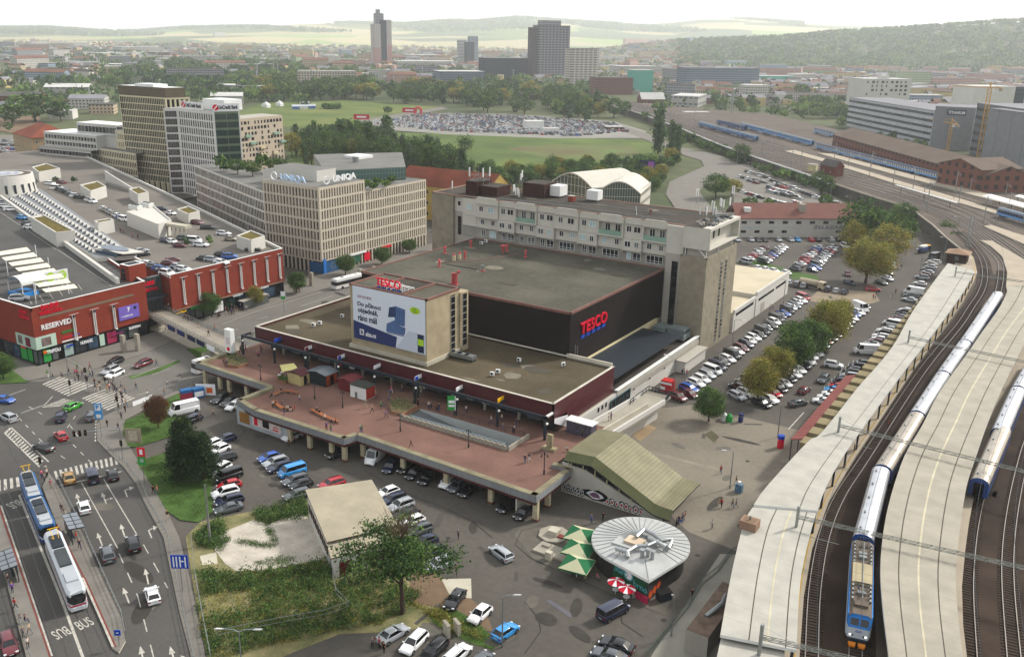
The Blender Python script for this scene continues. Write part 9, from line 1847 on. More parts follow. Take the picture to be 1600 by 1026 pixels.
def a4(name,lb,aL,z,h=1.0,grp=None,m=None,step=1.2,cat='railing'):
 Q=[at(x,y,z)for x,y in aL];B=MB();m=m or ai
 for a,b in zip(Q,Q[1:]):
  for k in(h,h*.55):B.M((a[0],a[1],z+k),(b[0],b[1],z+k),.05,.05,m)
  L_=mD(a,b);n_=max(1,int(L_/step))
  for k in range(n_+1):t=k/n_;B.M((a[0]+(b[0]-a[0])*t,a[1]+(b[1]-a[1])*t,z),(a[0]+(b[0]-a[0])*t,a[1]+(b[1]-a[1])*t,z+h),.05,.05,m)
 return aT(B,name,lb,cat,Q[0],grp)
a4(gm,'grey railing between traffic lanes and east pavement',[(158,690),(178,710),(200,730),(220,757),(232,785),(262,838),(284,945),(304,1035)],.12);a4(gm,'railing behind the tram stop platform',[(92,752),(105,780),(133,835),(165,907),(190,962),(196,995)],.25);a4(gm,'railing behind the left tram platform',[(0,870),(12,912),(40,1000),(48,1030)],.25)
a4(hD,'thin wire mesh fence around the overgrown lot',[(300,850),(305,905),(320,985),(330,1035)],.0,1.8,None,ai,2.4,'fence');a4(hD,'thin fence across the weeds below the shed',[(520,906),(526,935),(546,955),(508,968),(440,980),(340,1000)],0,1.6,None,ai,2.4,'fence');a4('grass_railing','low barrier on the grass strip by the bus street',[(300,600),(250,622),(240,628)],0,.9)
B=MB();a,b=at(208,636),at(238,624);B.P([a[:2],b[:2],(b[0],b[1]+.1),(a[0],a[1]+.1)],.2,1.2,af);aT(B,'white_banner','low white banner fence at the pavement edge',ht,a)
def dW(name,lb,P,h,aE,roof,rz=.7,z=4.41,pitch='x',parts=()):
 W_=[Vc(at(x,y,z)[:2])for x,y in P];c=sum(W_,Vc((0,0)))/4;t=ac(name,lb,'kiosk',(c.x,c.y,z));A=sum(W_[i].x*W_[(i+1)%4].y-W_[(i+1)%4].x*W_[i].y for i in range(4));W_=W_ if A>0 else W_[::-1];K1('wall',t,'P',W_,z,z+h,aE);E_=[c+(p-c)*1.12 for p in W_];B=MB()
 if rz>.2:m1,m2=(E_[0]+E_[1])/2,(E_[2]+E_[3])/2;B.S([(E_[0].x,E_[0].y,z+h),(m1.x,m1.y,z+h+rz),(m2.x,m2.y,z+h+rz),(E_[3].x,E_[3].y,z+h)],.1,roof);B.S([(m1.x,m1.y,z+h+rz),(E_[1].x,E_[1].y,z+h),(E_[2].x,E_[2].y,z+h),(m2.x,m2.y,z+h+rz)],.1,roof)
 else:B.P(E_,z+h+.003,z+h+.15,roof)
 B.B('roof',t)
 for i,u0,u1,v0,v1,mm,nm in parts:
  a,b=W_[i],W_[(i+1)%4];d=(b-a);nn=Vc((d.y,-d.x)).normalized()*.04;p,q=a+d*u0,a+d*u1;MB().P([p+nn,q+nn,q+nn*.2,p+nn*.2],z+h*v0,z+h*v1,mm).B(nm,t)
def cp(cx,cy,lx,ly):
 p=at(cx,cy,4.41);return[df((p[0]+sx*lx/2,p[1]+sy*ly/2,4.41))for sx,sy in((-1,-1),(1,-1),(1,1),(-1,1))]
dW('cream_kiosk','small cream wooden hut with maroon gable roof',cp(468,597,3.8,2.9),2.3,M('kiosk_cream','#a8996a',.8),M('kiosk_maroon_roof','#4a2226',.6),.7,parts=((1,.3,.6,0,.85,aV,'door'),));dW('dark_kiosk','dark green container kiosk with grey roof and orange red end',cp(505,597,5.0,3.6),2.6,M('kiosk_dark','#1c2428',.6),M('kiosk_grey_roof','#6d757a',.4,.4),.5,parts=((1,.05,.95,.05,.95,M('kiosk_orange','#8c3a22',.7),hH),(1,.35,.65,.0,.8,aV,'door')))
dW('red_kiosk','dark red hut with curved red roof',cp(548,607,3.6,3.4),2.4,M('kiosk_red','#5e1e22',.6),M('kiosk_red_roof','#6c3034',.5),.5);dW('snack_trailer','white snack trailer with red end and open dark roof hatch',cp(567,619,4.2,2.8),2.6,aa,M('trailer_roof','#3a3d38',.7,var=.4,scale=2),.1,parts=((1,.03,.97,.05,.95,M('trailer_red','#8c3026',.6),hH),(0,.3,.45,.0,.5,ai,'cabinet')))
dW('market_stall','white roofed clothing stall at the pavilion corner',cp(908,677,5.2,2.2),2.5,M('stall_goods','#4a4450',.9,var=.6,scale=2.,fine=7.),aa,.1)
def fB(name,lb,px,py,w,z,zt,mats,rect_=None,tilt=.6,grp=None,ang=0.):
 p=at(px,py,z+zt);t=ac(name,lb,'sunshade',(p[0],p[1],z),ang,grp);B=MB();h=w/2;q=[(-h,-h,zt-tilt),(h,-h,zt-tilt),(h,h,zt-tilt),(-h,h,zt-tilt)]
 for i in range(4):B.Q([q[i],q[(i+1)%4],(0,0,zt)],mats[i%len(mats)]);a,b=Vc(q[i]),Vc(q[(i+1)%4]);B.Q([a-Vc((0,0,.25)),b-Vc((0,0,.25)),b,a],mats[(i+1)%len(mats)])
 B.B('canopy',t,(0,0,0));K2('pole',t,'T',[(0,0,0),(0,0,zt)],.05,aa,6)
 return t
CRF=M('shade_cream','#a9a88a',.9,var=.06);GRF=M('shade_green','#1f5a38',.9,var=.06)
for px,py,lb in((908,826,'rearmost green and cream beer sunshade'),(905,848,'middle green and cream beer sunshade'),(902,872,'front green and cream beer sunshade nearest the viewer')):fB('beer_sunshade',lb,px,py,4.3,0,3.1,(CRF,GRF),tilt=.9,grp='beer sunshades',ang=.15)
def bo(lb,px,py,r,zt,m):
 p=at(px,py,zt);t=ac(hI,lb,hI,(p[0],p[1],0),0,'red umbrellas');B=MB();N=12
 for k in range(N):a,b=2*math.pi*k/N,2*math.pi*(k+1)/N;B.Q([(r*mC(a),r*mS(a),zt-.45),(r*mC(b),r*mS(b),zt-.45),(0,0,zt)],m if k%3 else af)
 B.B('canopy',t,(0,0,0));K2('pole',t,'T',[(0,0,0),(0,0,zt)],.04,aa,6);K2('table',t,'C',0,0,.7,.75,.5,aM,12)
bo('left red and white umbrella before the green pub wall',963,904,1.25,2.4,M('umbrella_red','#b0182c',.8));bo('right red and white umbrella before the green pub wall',980,915,1.25,2.4,M('umbrella_red',0))
t=ac('cafe_awning','pale yellow slanting awning over cafe tables','awning',at(450,580,4.41));B=MB();a,b,c,d=at(437,570,7.2),at(459,567,7.2),at(466,576,6.6),at(441,580,6.6);B.S([a,b,c,d],.08,M('awning_yellow','#bdb678',.9));B.B('canopy',t);B=MB()
for q in(a,b,c,d):B.M((q[0],q[1],4.41),(q[0],q[1],q[2]-.1),.1,.1,M('awning_post','#6a4a34',.8))
B.B('frame',t)
for i,(x,y)in enumerate([(437,590),(445,592),(452,588),(441,586),(458,590)]):
 p=at(x,y,4.41);B=MB();B.C(p[0],p[1],4.41,5.1,.05,ai,6);B.C(p[0],p[1],5.1,5.15,.4,aM,10);B.C(p[0],p[1],4.41,4.45,.25,ai,8);aT(B,'cafe_table','small round white cafe table near the yellow awning','table',(p[0],p[1],4.41),'cafe tables')
WOOD=M('bench_wood','#8a5230',.7,var=.2,scale=2.)
def dC(lb,aL,w=.7):
 Q=ao([Na(at(x,y,4.41))for x,y in aL],5);t=ac('wooden_bench',lb,'bench',tuple(Q[0]));B=MB()
 for a,b in zip(Q,Q[1:]):B.M((a[0],a[1],4.83),(b[0],b[1],4.83),w,.09,WOOD)
 B.B('seat',t);B=MB()
 for i in range(0,len(Q),3):B.C(Q[i][0],Q[i][1],4.41,4.78,.2,aB,8)
 B.B('base',t)
dC('upper curved wooden bench',[(428,619),(435,616),(443,613),(455,614),(468,616)]);dC('lower curved wooden bench full of people',[(430,628),(433,634),(440,639),(450,641),(462,641)]);dC('long straight wooden bench',[(487,642),(505,651),(528,661)])
t=ac('advert_tower','tall white advertising tower with a red disc at the bridge end','advertising tower',at(361,555,4.41));K2('body',t,'X',-1.,-.6,.8,1.,.6,6.3,aM);K2('base',t,'X',-.95,-.55,0,.95,.55,.8,aV);K2('red_disc',t,'T',[(0,-.6,1.7),(0,-.63,1.7)],.5,bw,16);B=MB()
for k in range(4):B.X(-.6,-.615,4.2-k*.4,.6,-.6,4.35-k*.4,M('faded_pink','#b08a88',.6))
B.B('print',t,(0,0,0))
t=ac('stone_relief','worn stone relief slab on a low base','sculpture',at(859,702,4.41));SR=M('relief_stone','#8a8166',.95,var=.3,scale=2.);K2('base',t,'X',-1.3,-.6,0,1.3,.6,.5,SR);B=MB();B.X(-.55,-.25,.5,.55,.25,3.0,SR);B.C(0,-.3,.6,2.0,.28,SR,8,.2);B.L((0,-.32,2.2),.2,SR,8);B.B('relief',t,(0,0,0))
def aI(name,lb,cat,px,py,z,fn,grp=None,ang=0.):
 t=at(px,py,z);B=MB();fn(B);me=B.mesh(name);o=bK(name,me,None,t,ang);return bL(o,lb,cat,grp)
aI(gI,'green half of the bottle bank pair by the square tree',gP,1139,658,0,lambda B:(B.C(0,0,0,1.2,.75,aW,12,.65),B.C(0,0,1.2,1.7,.65,aW,12,.2)),gY);aI(gI,'white half of the bottle bank pair by the square tree',gP,1131,656,0,lambda B:(B.C(0,0,0,1.2,.75,aa,12,.65),B.C(0,0,1.2,1.7,.65,aa,12,.2)),gY)
aI('ticket_machine','dark ticket machine at the car park entrance','ticket machine',1157,659,0,lambda B:(B.X(-.4,-.4,0,.4,.4,1.9,cW),B.X(-.3,-.42,1.2,.3,-.4,1.6,bV)));aI('poster_column','red and blue poster column standing on the square','poster column',1219,699,0,lambda B:(B.C(0,0,0,.9,.65,bw,12),B.C(0,0,.9,1.9,.65,bw,12),B.C(0,0,1.9,2.6,.66,bd,12)))
aI('vending_kiosk','red boxy vending kiosk at the car park corner','kiosk',1043,610,0,lambda B:(B.X(-1.3,-1.1,0,1.3,1.1,2.6,M('vending_red','#a82826',.5)),B.X(-1.31,-1.13,.4,-.2,-1.1,1.2,af),B.X(-1.3,-1.13,1.8,1.3,-1.1,2.3,af)));aI('waste_container','dark waste container behind the sprayed pub wall','waste container',1037,936,0,lambda B:(B.X(-1,-.6,.15,1,.6,1.3,ae),B.S([(-1.05,-.65,1.3),(1.05,-.65,1.3),(1.05,.65,1.45),(-1.05,.65,1.45)],.06,aV)),None,1.)
for x,y,lb in((698,992,'left grey electrical cabinet on the grass strip'),(714,989,'right grey electrical cabinet on the grass strip')):aI('electrical_cabinet',lb,'cabinet',x,y,0,lambda B:(B.X(-.75,-.2,0,.75,.2,1.8,aK),B.X(-.8,-.24,1.8,.8,.24,1.9,aB)),'electrical cabinets',-.5)
aI('clothes_container','blue and red collection containers beside the white van','container',301,622,0,lambda B:(B.X(-2.4,-.7,0,-.1,.7,2.2,M('container_pinkred','#8a3040',.6)),B.X(-2.41,-.71,1.7,-.09,.71,2.35,M('container_blue','#2a5c8c',.6)),B.X(.1,-.7,0,2.4,.7,2.2,M('container_blue',0)),B.X(.3,-.72,.4,2.2,-.7,1.5,af)),None,1.2)
board('poster_wall','white poster wall with orange print near the plaza pillars','poster board',322,618,0,4.2,2.5,1.4,af,parts=((.55,.85,.2,.7,bW),(.1,.35,.3,.8,M('poster_beige','#a89474',.6))),pole=False)
for x,y,lb in((487,446,'tall grey poster pillar on the bus street pavement'),(194,549,'left stone pillar before the gallery shop windows'),(216,547,'right stone pillar before the gallery shop windows'),(563,440,'pillar beside the street tree and office'),(585,436,'second pillar beside the office shop front')):aI('stone_pillar',lb,'pillar',x,y,.12,lambda B:(B.X(-.6,-.4,0,.6,.4,4.2,aB),B.X(-.45,-.42,1.2,.45,-.4,2.4,au)))
aI('bus_shelter','low glass bus shelter among the waiting people','shelter',397,478,.12,lambda B:(B.X(-1,-5,2.5,1,5,2.65,au),B.X(.9,-4.8,.2,.95,4.8,2.4,bV),B.X(.8,-4.9,0,.95,-4.8,2.5,ae),B.X(.8,4.8,0,.95,4.9,2.5,ae)),None,.05)
aI('cardboard_sculpture','small market display by the two walkers on the square','stall',1154,768,0,lambda B:(B.X(-.6,-.5,0,.6,.5,1.5,M('display_mixed','#4f6b80',.8,var=.6,scale=3)),B.C(0,0,1.5,2.0,.3,aa,8)))
WN=dict(panel_beige=aN('panel_beige','#b09c82','#3c4248',3.2,2.9,.5,.5),panel_pink=aN('panel_pink','#a88478','#484c50',3.2,2.9,.5,.5),panel_white=aN('panel_white','#b3afa6','#40464c',3.2,2.9,.55,.5),panel_yellow=aN('panel_yellow','#b3a070','#4a4a48',3.0,2.9,.45,.5),panel_green=aN('panel_green','#8f9c7c','#44504c',3.2,2.9,.5,.5),panel_blue=aN('panel_blue','#8696a4','#3a4450',3.2,2.9,.6,.5),glass_dark=aN('glass_dark_f','#3c4650','#20282e',2.2,3.4,.8,.72),glass_blue=aN('glass_blue_f','#73808c','#384a58',3.0,3.4,.85,.7),brick=aN('brick_f','#6c4438','#2e2a2a',4.0,3.6,.45,.5),grey=aN('grey_f','#86868a','#3a3e42',3.4,3.3,.6,.5),bands=aN('bands_white','#b4b4b2','#39424a',200.,3.5,.999,.48),orange=aN('panel_red','#a8524a','#54484a',3.2,2.9,.5,.5),teal=aN('teal_mesh','#4f9c8c','#40857a',3.2,3.0,.5,.5,rough=.9),ind=aN('industrial_grey','#9c9a94','#5c6064',6.0,7.0,.7,.3))
d3=dict(grey=M('far_grey_roof','#77767a',.9,var=.15,scale=.05,fine=.5),pale=M('far_pale_roof','#b0aeaa',.8,var=.1,scale=.05,fine=.5),red=M('far_red_roof','#6d4f42',.9,var=.2,scale=.05,fine=.5),dark=M('far_dark_roof','#4b4845',.9,var=.2,scale=.05,fine=.5))
def cs(label,xl,xr,yb,yt,depth,aE,roof='grey',name=fS,cat=fS,group=None,pitch=0.,yb2=None,z=0.,extra=None,off=0.):
 p0=Vc(at(xl,yb,z)[:2]);p1=Vc(at(xr,yb2 or yb,z)[:2]);h=aF((xl,yb),yt,z)-z;return eI(label,p0,p1,h,depth,aE,roof,name,cat,group,pitch,z)
def eI(label,p0,p1,h,depth,aE,roof='grey',name=fS,cat=fS,group=None,pitch=0.,z=0.):
 d=p1-p0;W_=d.length;ang=mA(d.y,d.x);t=ac(name,label,cat,(p0.x,p0.y,z),ang,group);wm=WN[aE]if isinstance(aE,str)else aE;rm=d3[roof]if isinstance(roof,str)else roof;B=MB();B.X(0,0,-4,W_,depth,h,wm,bottom=False)
 if pitch:
  for x in(0,W_):B.Q([(x,0,h),(x,depth,h),(x,depth/2,h+pitch)][::(1 if x else-1)],wm)
 B.B('wall',t,(0,0,0));B=MB()
 if pitch:B.S([(-.5,-.6,h-.1),(W_+.5,-.6,h-.1),(W_+.5,depth/2,h+pitch),(-.5,depth/2,h+pitch)],.3,rm);B.S([(-.5,depth/2,h+pitch),(W_+.5,depth/2,h+pitch),(W_+.5,depth+.6,h-.1),(-.5,depth+.6,h-.1)],.3,rm)
 else:B.X(-.2,-.2,h+.01,W_+.2,depth+.2,h+.6,rm)
 B.B('roof',t,(0,0,0));return t,W_,h
def cI(t,name,x0,y0,z0,x1,y1,z1,m):B=MB();B.X(x0,y0,z0,x1,y1,z1,m);return B.B(name,t,(0,0,0))
CHK=aN('checkered_pink_white','#a9827c','#8f6a66',5.2,5.2,.5,.5);CHW=aN('checkered_white_pink','#b3aaa6','#55504f',4.6,4.6,.45,.5)
t=ac(hj,'slim skyscraper with pink and white checkered sides and stepped grey core',hj,at(586,106,0),mA((Vc(at(613,106)[:2])-Vc(at(586,106)[:2])).y,(Vc(at(613,106)[:2])-Vc(at(586,106)[:2])).x));W_=mD(at(586,106),at(613,106));hh=lambda y:aF((600,106),y)
cI(t,'left_wing',0,0,0,W_*.38,22,hh(38),CHW);cI(t,gJ,-.15,-.15,0,W_*.34,12,hh(75),CHK);cI(t,'glass_front',W_*.381,1.5,0,W_*.72,22,hh(32),WN[gd]);cI(t,'right_wing',W_*.721,0,0,W_,22,hh(31),CHW);cI(t,gJ,W_*.74,-.15,0,W_+.15,12,hh(70),CHK);cI(t,'core',W_*.16,6,0,W_*.62,18,hh(21),WN['grey']);cI(t,'core_top',W_*.24,8,0,W_*.44,14,hh(15),WN['grey'])
t,W_,h=cs('tall dark grey office tower with roof block, the highest at the centre right',840,888,127,40,26,aN('tower_grey_grid','#77757a','#33383e',6.5,4.2,.66,.55),'dark',f8,'tower');cI(t,'roof_block',W_*.1,3,h,W_*.72,20,aF((850,127),32),WN['grey']);cI(t,'side_core',-W_*.17,4,0,-.01,24,aF((832,127),43),M('tower_dark_side','#4a4144',.8));cI(t,'podium',-2,-22,0,W_*1.4,-.02,9,WN['bands'])
cs('pale office tower with horizontal window rows right of the dark tower',891,933,137,76,24,aN('tower_bands_pale','#b5ada2','#4c4f52',7.5,3.6,.72,.45),'dark',f8,'tower');cs('slim tower half white half dark glass left of the tall dark tower',718,729,103,63,14,'bands','pale',f8,'tower');cs('narrow dark glass tower joined to a white one',729.5,741,104,66,14,gd,'dark',f8,'tower');cs('distant slim blue grey tower behind the twin tower',734,747,92,57,12,gp,'grey',f8,'tower')
for a in[('wide dark glass office block left of the tall dark tower',757,832,126,91,30,gd,'grey'),('five storey beige office block beyond the meadow trees',468,557,137,111,16,aN('office_beige_grid','#a89f90','#4a4844',3.9,3.5,.5,.55),'pale'),('small white cube office behind the woods',511,533,99,88,20,'panel_white','pale'),('small bluish office behind the woods',535,550,89,78,20,'panel_blue','pale'),('pink beige block at the foot of the checkered skyscraper',565,587,104,84,18,'panel_beige','grey'),('low white industrial hall right of the skyscraper',625,715,108,96,60,'ind','pale'),('long low white hall far behind',640,690,92,86,50,'ind','pale'),('bluish market hall with pale arched roof',688,757,134,112,45,gp,'pale'),('dark brick office right of the pale tower',933,988,148,122,30,'brick','dark'),('white barrel roofed hall behind the teal block',967,1033,118,104,40,'ind','pale'),('teal netted apartment block',986,1019,147,110,16,'teal','pale'),('long bluish glass office complex',1070,1184,139,106,30,gp,'grey'),('pinkish grey office beside the glass complex',1045,1071,132,108,25,'grey','grey'),('violet top storey of the glass complex',1098,1126,106,96,14,M('violet_panel','#8a7890',.6),'pale'),('pale blue top storey of the glass complex',1136,1166,106,95,14,M('pale_blue_panel','#7c98a4',.5),'pale'),('long beige two storey block behind the yard trees',1048,1138,152,141,14,'panel_beige','grey'),('white grey block beside the yard trees',1165,1200,162,134,20,'panel_white','pale'),('long pinkish panel block below the forest',976,1048,80,61,16,'panel_pink','grey'),('wide beige panel block in front of the pinkish one',998,1078,97,80,16,'panel_beige','grey'),('pale panel block right of the beige ones',1078,1136,92,80,16,'panel_white','grey'),('white long office with rows of windows',936,988,98,88,18,'panel_white','pale'),('teal panel block in the right suburb',1202,1227,92,73,16,'panel_green','pale'),('red panel block in the right suburb',1243,1268,92,73,16,hE,'pale'),('beige panel block beside the red one',1268,1291,86,74,16,'panel_beige','grey'),('brown block behind the beige one',1293,1322,80,71,16,'panel_pink','dark'),('long beige panel block under the wooded hill',1341,1430,91,74,16,'panel_beige','grey'),('long pale panel row right of the beige one',1432,1557,93,80,16,'panel_white','grey'),('green brick office with teal front',1186,1242,133,119,24,'teal','pale'),('white office beside the teal front',1240,1272,133,116,24,'panel_white','pale'),('yellow apartment row with red roof',1293,1342,128,114,16,'panel_yellow','red'),('pale green apartment row behind the white cube office',1396,1452,140,112,16,'panel_green','grey'),('peach and grey apartment row',1454,1530,140,122,16,'panel_pink','grey'),('grey long apartment row with white wall',1200,1343,162,146,14,'panel_white','dark'),('beige long depot hall at the upper left',190,257,84,74,60,'ind','pale'),('white slab block on the left horizon',336,353,64,51,14,'panel_white','pale'),('pale long barrack at the upper left',50,140,73,66,40,'ind','pale'),('red orange building far left of the skyscraper',475,508,62,58,20,hE,'red'),('white building at the car field',822,850,203,191,14,aa,'pale'),('low white cabin at the car field',850,874,208,202,8,aa,'pale'),('white low building by the yard',1070,1109,184,176,10,ag,'pale'),('small red roofed pavilion at the car field',1000-52,975,204,199,8,'brick','pale'),('beige shed on the far right of the depot',1586,1640,300,284,14,'brick','dark')]:
 cs(*a[:6],a[6],a[7])
cs('brick house with pale hipped roof and large white lettering',1002,1038,168,155,14,'brick','pale',pitch=7);cs('small brick villa with pale roof behind the yard',1087,1122,162,153,12,'brick','grey',pitch=3)
t,W_,h=cs('long white office with dark window bands and grey side wall',1322,1452,196,153,40,M('office_white_band','#a8abae',.7),'grey','striped_office',yb2=226)
for k in range(5):cI(t,'window_band',.5,-.25,1.5+k*(h-1)/5+.8,W_-.5,-.02,1.5+k*(h-1)/5+2.8,M('window_band_glass','#2f363c',.2,var=.4,scale=.4,fine=.8,spec=.5));
t,W_,h=cs('tall grey cladded office wing with dark name sign near its top',1452,1514,232,167,36,av('grey_cladding_panels','#75777a','#67696c',[1.5,1.5],.12,[(1,1,0),'z'],.6),'grey',g4,yb2=236);cI(t,'sign_panel',W_*.3,-.4,h-5.5,W_*.78,-.05,h-1.5,dE);B=MB();aA(B,'TITANIUM',(W_*.33,-.42,h-4.6),(1,0,0),(0,0,1),W_*.42,2.2,af,.03,.1);B.B('lettering',t,(0,0,0))
t,W_,h=cs('grey glass office at the right edge with window bands',1514,1592,240,162,40,M('glass_office_grey','#5c6268',.5),'grey','glass_office',yb2=258)
for k in range(6):cI(t,'window_band',.5,-.25,2+k*(h-2)/6+.8,W_-.5,-.02,2+k*(h-2)/6+3.0,bq)
cs('grey side wall of the right edge office',1592,1660,262,178,40,av('grey_cladding_panels','#75777a','#67696c',[1.5,1.5],.12,[(1,1,0),'z'],.6),'grey',g4)
t,W_,h=cs('white cube office with scattered dark windows behind the striped office',1344,1417,180,124,30,ag,'pale',gy);r_=random.Random(3)
for k in range(4):
 for j in range(9):
  if r_.random()<.75:x=W_*(.06+.1*j);cI(t,'window',x,-.12,h-4-k*4.2,x+r_.choice([1.5,3.2]),-.02,h-1.6-k*4.2,bq)
cI(t,gD,W_*.4,4,h+.6,W_*.55,12,h+4,ag)
cs('white upper block with grey glass corner at the right edge',1512,1575,205,136,30,ag,'pale',gy);cs('dark glass corner block joined to the white upper block',1575.5,1590,205,137,28,gd,'dark',gy)
ZD=RZ;Rb=aN('depot_brick','#6b4236','#2a2422',5.,4.5,.45,.5);DR=M('depot_roof','#5f5248',.95,var=.15,scale=.1)
p0,p1=Vc(at(1300,228,ZD)[:2]),Vc(at(1532,300,ZD)[:2]);eI('long dark roofed brick railway depot with raised skylight strip',p0,p1,8,26,Rb,DR,'railway_depot','depot',None,5,ZD);p0,p1=Vc(at(1528,300,ZD)[:2]),Vc(at(1592,297,ZD)[:2]);eI('square brick end house of the depot with hipped dark roof',p0,p1,11,28,Rb,DR,'depot_end_house','depot',None,4,ZD)
def ed(px,py,ty,lb,w=1.8,jib=None,z=0.):
 p=at(px,py,z);h=aF((px,py),ty,z)-z;t=ac('tower_crane',lb,'crane',(p[0],p[1],z));CY=M('crane_yellow','#b98a2c',.6);B=MB();n=int(h/2.5)
 for sx in(-1,1):
  for sy in(-1,1):B.M((sx*w/2,sy*w/2,0),(sx*w/2,sy*w/2,h),.35,.35,CY)
 for k in range(n):
  z0,z1=k*h/n,(k+1)*h/n
  for a,b in(((-1,-1),(1,-1)),((1,-1),(1,1)),((-1,1),(1,1)),((-1,-1),(-1,1))):B.M((a[0]*w/2,a[1]*w/2,z0),(b[0]*w/2,b[1]*w/2,z1),.22,.22,CY)
 B.B('mast',t,(0,0,0));B=MB();q=at(jib[0],jib[1],z+h);v=Vc((q[0]-p[0],q[1]-p[1],0));B.M((0,0,h),tuple(v+Vc((0,0,h))),.5,.5,CY);B.M((0,0,h+3),tuple(v*.8+Vc((0,0,h+.6))),.2,.2,CY);B.M((0,0,h),tuple(-v*.3+Vc((0,0,h))),.6,.6,CY);B.M((0,0,h+3),tuple(-v*.3+Vc((0,0,h))),.2,.2,CY);B.M((0,0,h),(0,0,h+3.5),.8,.8,CY);B.B('jib',t,(0,0,0));K2('cab',t,'X',.6,-1,h-2.6,2.4,1,h-.4,aa);w_=-v*.28;K2('counterweight',t,'X',w_.x-1.2,w_.y-1.2,h-2,w_.x+1.2,w_.y+1.2,h-.3,aB)
ed(1528,248,137,'tall yellow tower crane before the right edge office',2.2,(1490,134));ed(1480,236,193,'smaller yellow crane before the grey cladded wing',1.6,(1455,187))
for x,y,w,lb in[(416,168,11,'white peaked tent at the left of the meadow'),(437,166,10,'second white tent on the meadow')]:
 p=at(x,y);d=dist(p);ww=w*d/d4;t=ac(ha,lb,'tent',p);K2('wall',t,'X',-ww/2,-ww/3,0,ww/2,ww/3,3,aa);B=MB();q=[(-ww/2,-ww/3,3),(ww/2,-ww/3,3),(ww/2,ww/3,3),(-ww/2,ww/3,3)]
 for i in range(4):B.Q([q[i],q[(i+1)%4],(0,0,6)],aa)
 B.B('roof',t,(0,0,0))
for x0,x1,y,m,lb in[(457,468,171,M('tent_blue','#3c6cae',.6),'left blue market tent on the meadow'),(469,481,171,aa,'white market tent between two blue ones'),(483,493,170,M('tent_blue',0),'right blue market tent on the meadow'),(470,484,166,M('tent_dark','#2c3440',.6),'dark stage tent behind the market tents')]:
 p0,p1=Vc(at(x0,y)[:2]),Vc(at(x1,y)[:2]);eI(lb,p0,p1,3,6,m,M('tent_top','#a8adb4',.6),'market_tent','tent',None,1.5)
p0,p1=Vc(at(667,240)[:2]),Vc(at(683,240)[:2]);eI('teal lorry box parked at the meadow edge',p0,p1,4,3,M('teal_box','#2f86a0',.5),M('teal_box',0),gQ,'trailer');p0,p1=Vc(at(656,236)[:2]),Vc(at(668,238)[:2]);eI('white lorry trailer beside the teal one',p0,p1,3.5,3,aa,aa,gQ,'trailer')
p=at(653,180);t=ac('entrance_arch','red inflatable entrance arch of the car field','arch',p);K2('tube',t,'T',[(-4,0,0),(-4,0,5.5),(-2,0,7),(2,0,7),(4,0,5.5),(4,0,0)],1.1,M('banner_red',0),8)
for a in[('grey double hall with ribbed roof left of the cream tower',70,140,152,136,40,'ind','pale',3),('grey roofed workshop with windows beyond the big tree',108,164,170,154,30,'panel_white','grey',3),('small hall with red roof beside the workshop',84,112,168,160,14,'panel_white','red',2),('flat white depot house in front of the red roof',77,114,186,174,20,ag,'pale',0),('tan low building beside the white penthouse',140,178,178,164,22,'panel_beige','dark',0),('low brown sheds at the far left',0,60,165,150,40,'brick','dark',3),('white low house at the far left',0,24,178,165,16,'panel_white','grey',3),('pale warehouse behind the left trees',14,46,98,91,60,ag,'pale',0),('long grey warehouse behind the left trees',-20,20,97,86,60,'ind','grey',0),('grey shed row behind the left trees',110,158,106,98,40,'ind','grey',2),('low brown warehouse in the left wood',65,120,113,107,40,'brick','dark',2),('red cream low house in the left wood',115,125,125,118,20,hE,'red',0),('pale long building in the left wood',165,205,112,104,20,'panel_beige','pale',0),('white pavilion roof at the wood edge',235,276,92,88,30,'ind','pale',0),('low hall near the meadow tents',330,380,163,150,30,'ind','pale',3),('grey sheds beside the meadow tents',318,350,166,156,20,'ind','grey',0)]:cs(*a[:8],pitch=a[8])
rs=random.Random(5);fC=['panel_beige','panel_pink','panel_white','panel_yellow','panel_green','panel_blue','grey','ind','ind','brick']
cn_=dict(panel_beige='beige',panel_pink='pinkish',panel_white='white',panel_yellow=hB,panel_green='pale green',panel_blue='bluish',grey='grey',ind='pale industrial',brick='brick')
for i in range(190):
 c=rs.uniform(-20,1620);r=1150+2900*rs.random()**1.0
 if c<520 and r<1700 and rs.random()<.5:continue
 if 480<c<1000 and r<1450:continue
 if c>1080 and r>2600+rs.random()*300:r=1100+1400*rs.random()
 x,y=bS(c,r);k=rs.choice(fC if c>500 else fC+['ind']*6);g_=a8(x,y);W_=rs.uniform(30,90);h=rs.uniform(7,12)if k in('ind','brick')else rs.uniform(10,24);a=mA(de[1],de[0])+rs.choice([.0,.25,-.3,.5,-.15,1.2]);d=Vc((mC(a),mS(a)));rf=rs.choice(['grey','pale','red','dark'])if k!='ind'else rs.choice(['pale','grey','pale']);side='left'if c<530 else('middle'if c<1000 else'right');eI(f'{cn_[k]} block with {rf} roof in the distant {side} suburb',Vc((x,y)),Vc((x,y))+d*W_,h,rs.uniform(13,18)if k!='ind'else rs.uniform(25,60),k,rf,'distant_block',fS,f'distant blocks of the {side} suburb',4 if rf=='red'else 0,g_)
B=MB();WL=[M('far_wall_'+n,c,.9,var=.05)for n,c in(('white','#b5b0a6'),('beige','#a89880'),(hB,'#b3a272'),('pink','#a88478'),('grey','#8c8a86'))];RL=[d3['red'],d3['red'],d3['pale'],d3['grey'],d3['dark'],d3['grey'],d3['pale']]
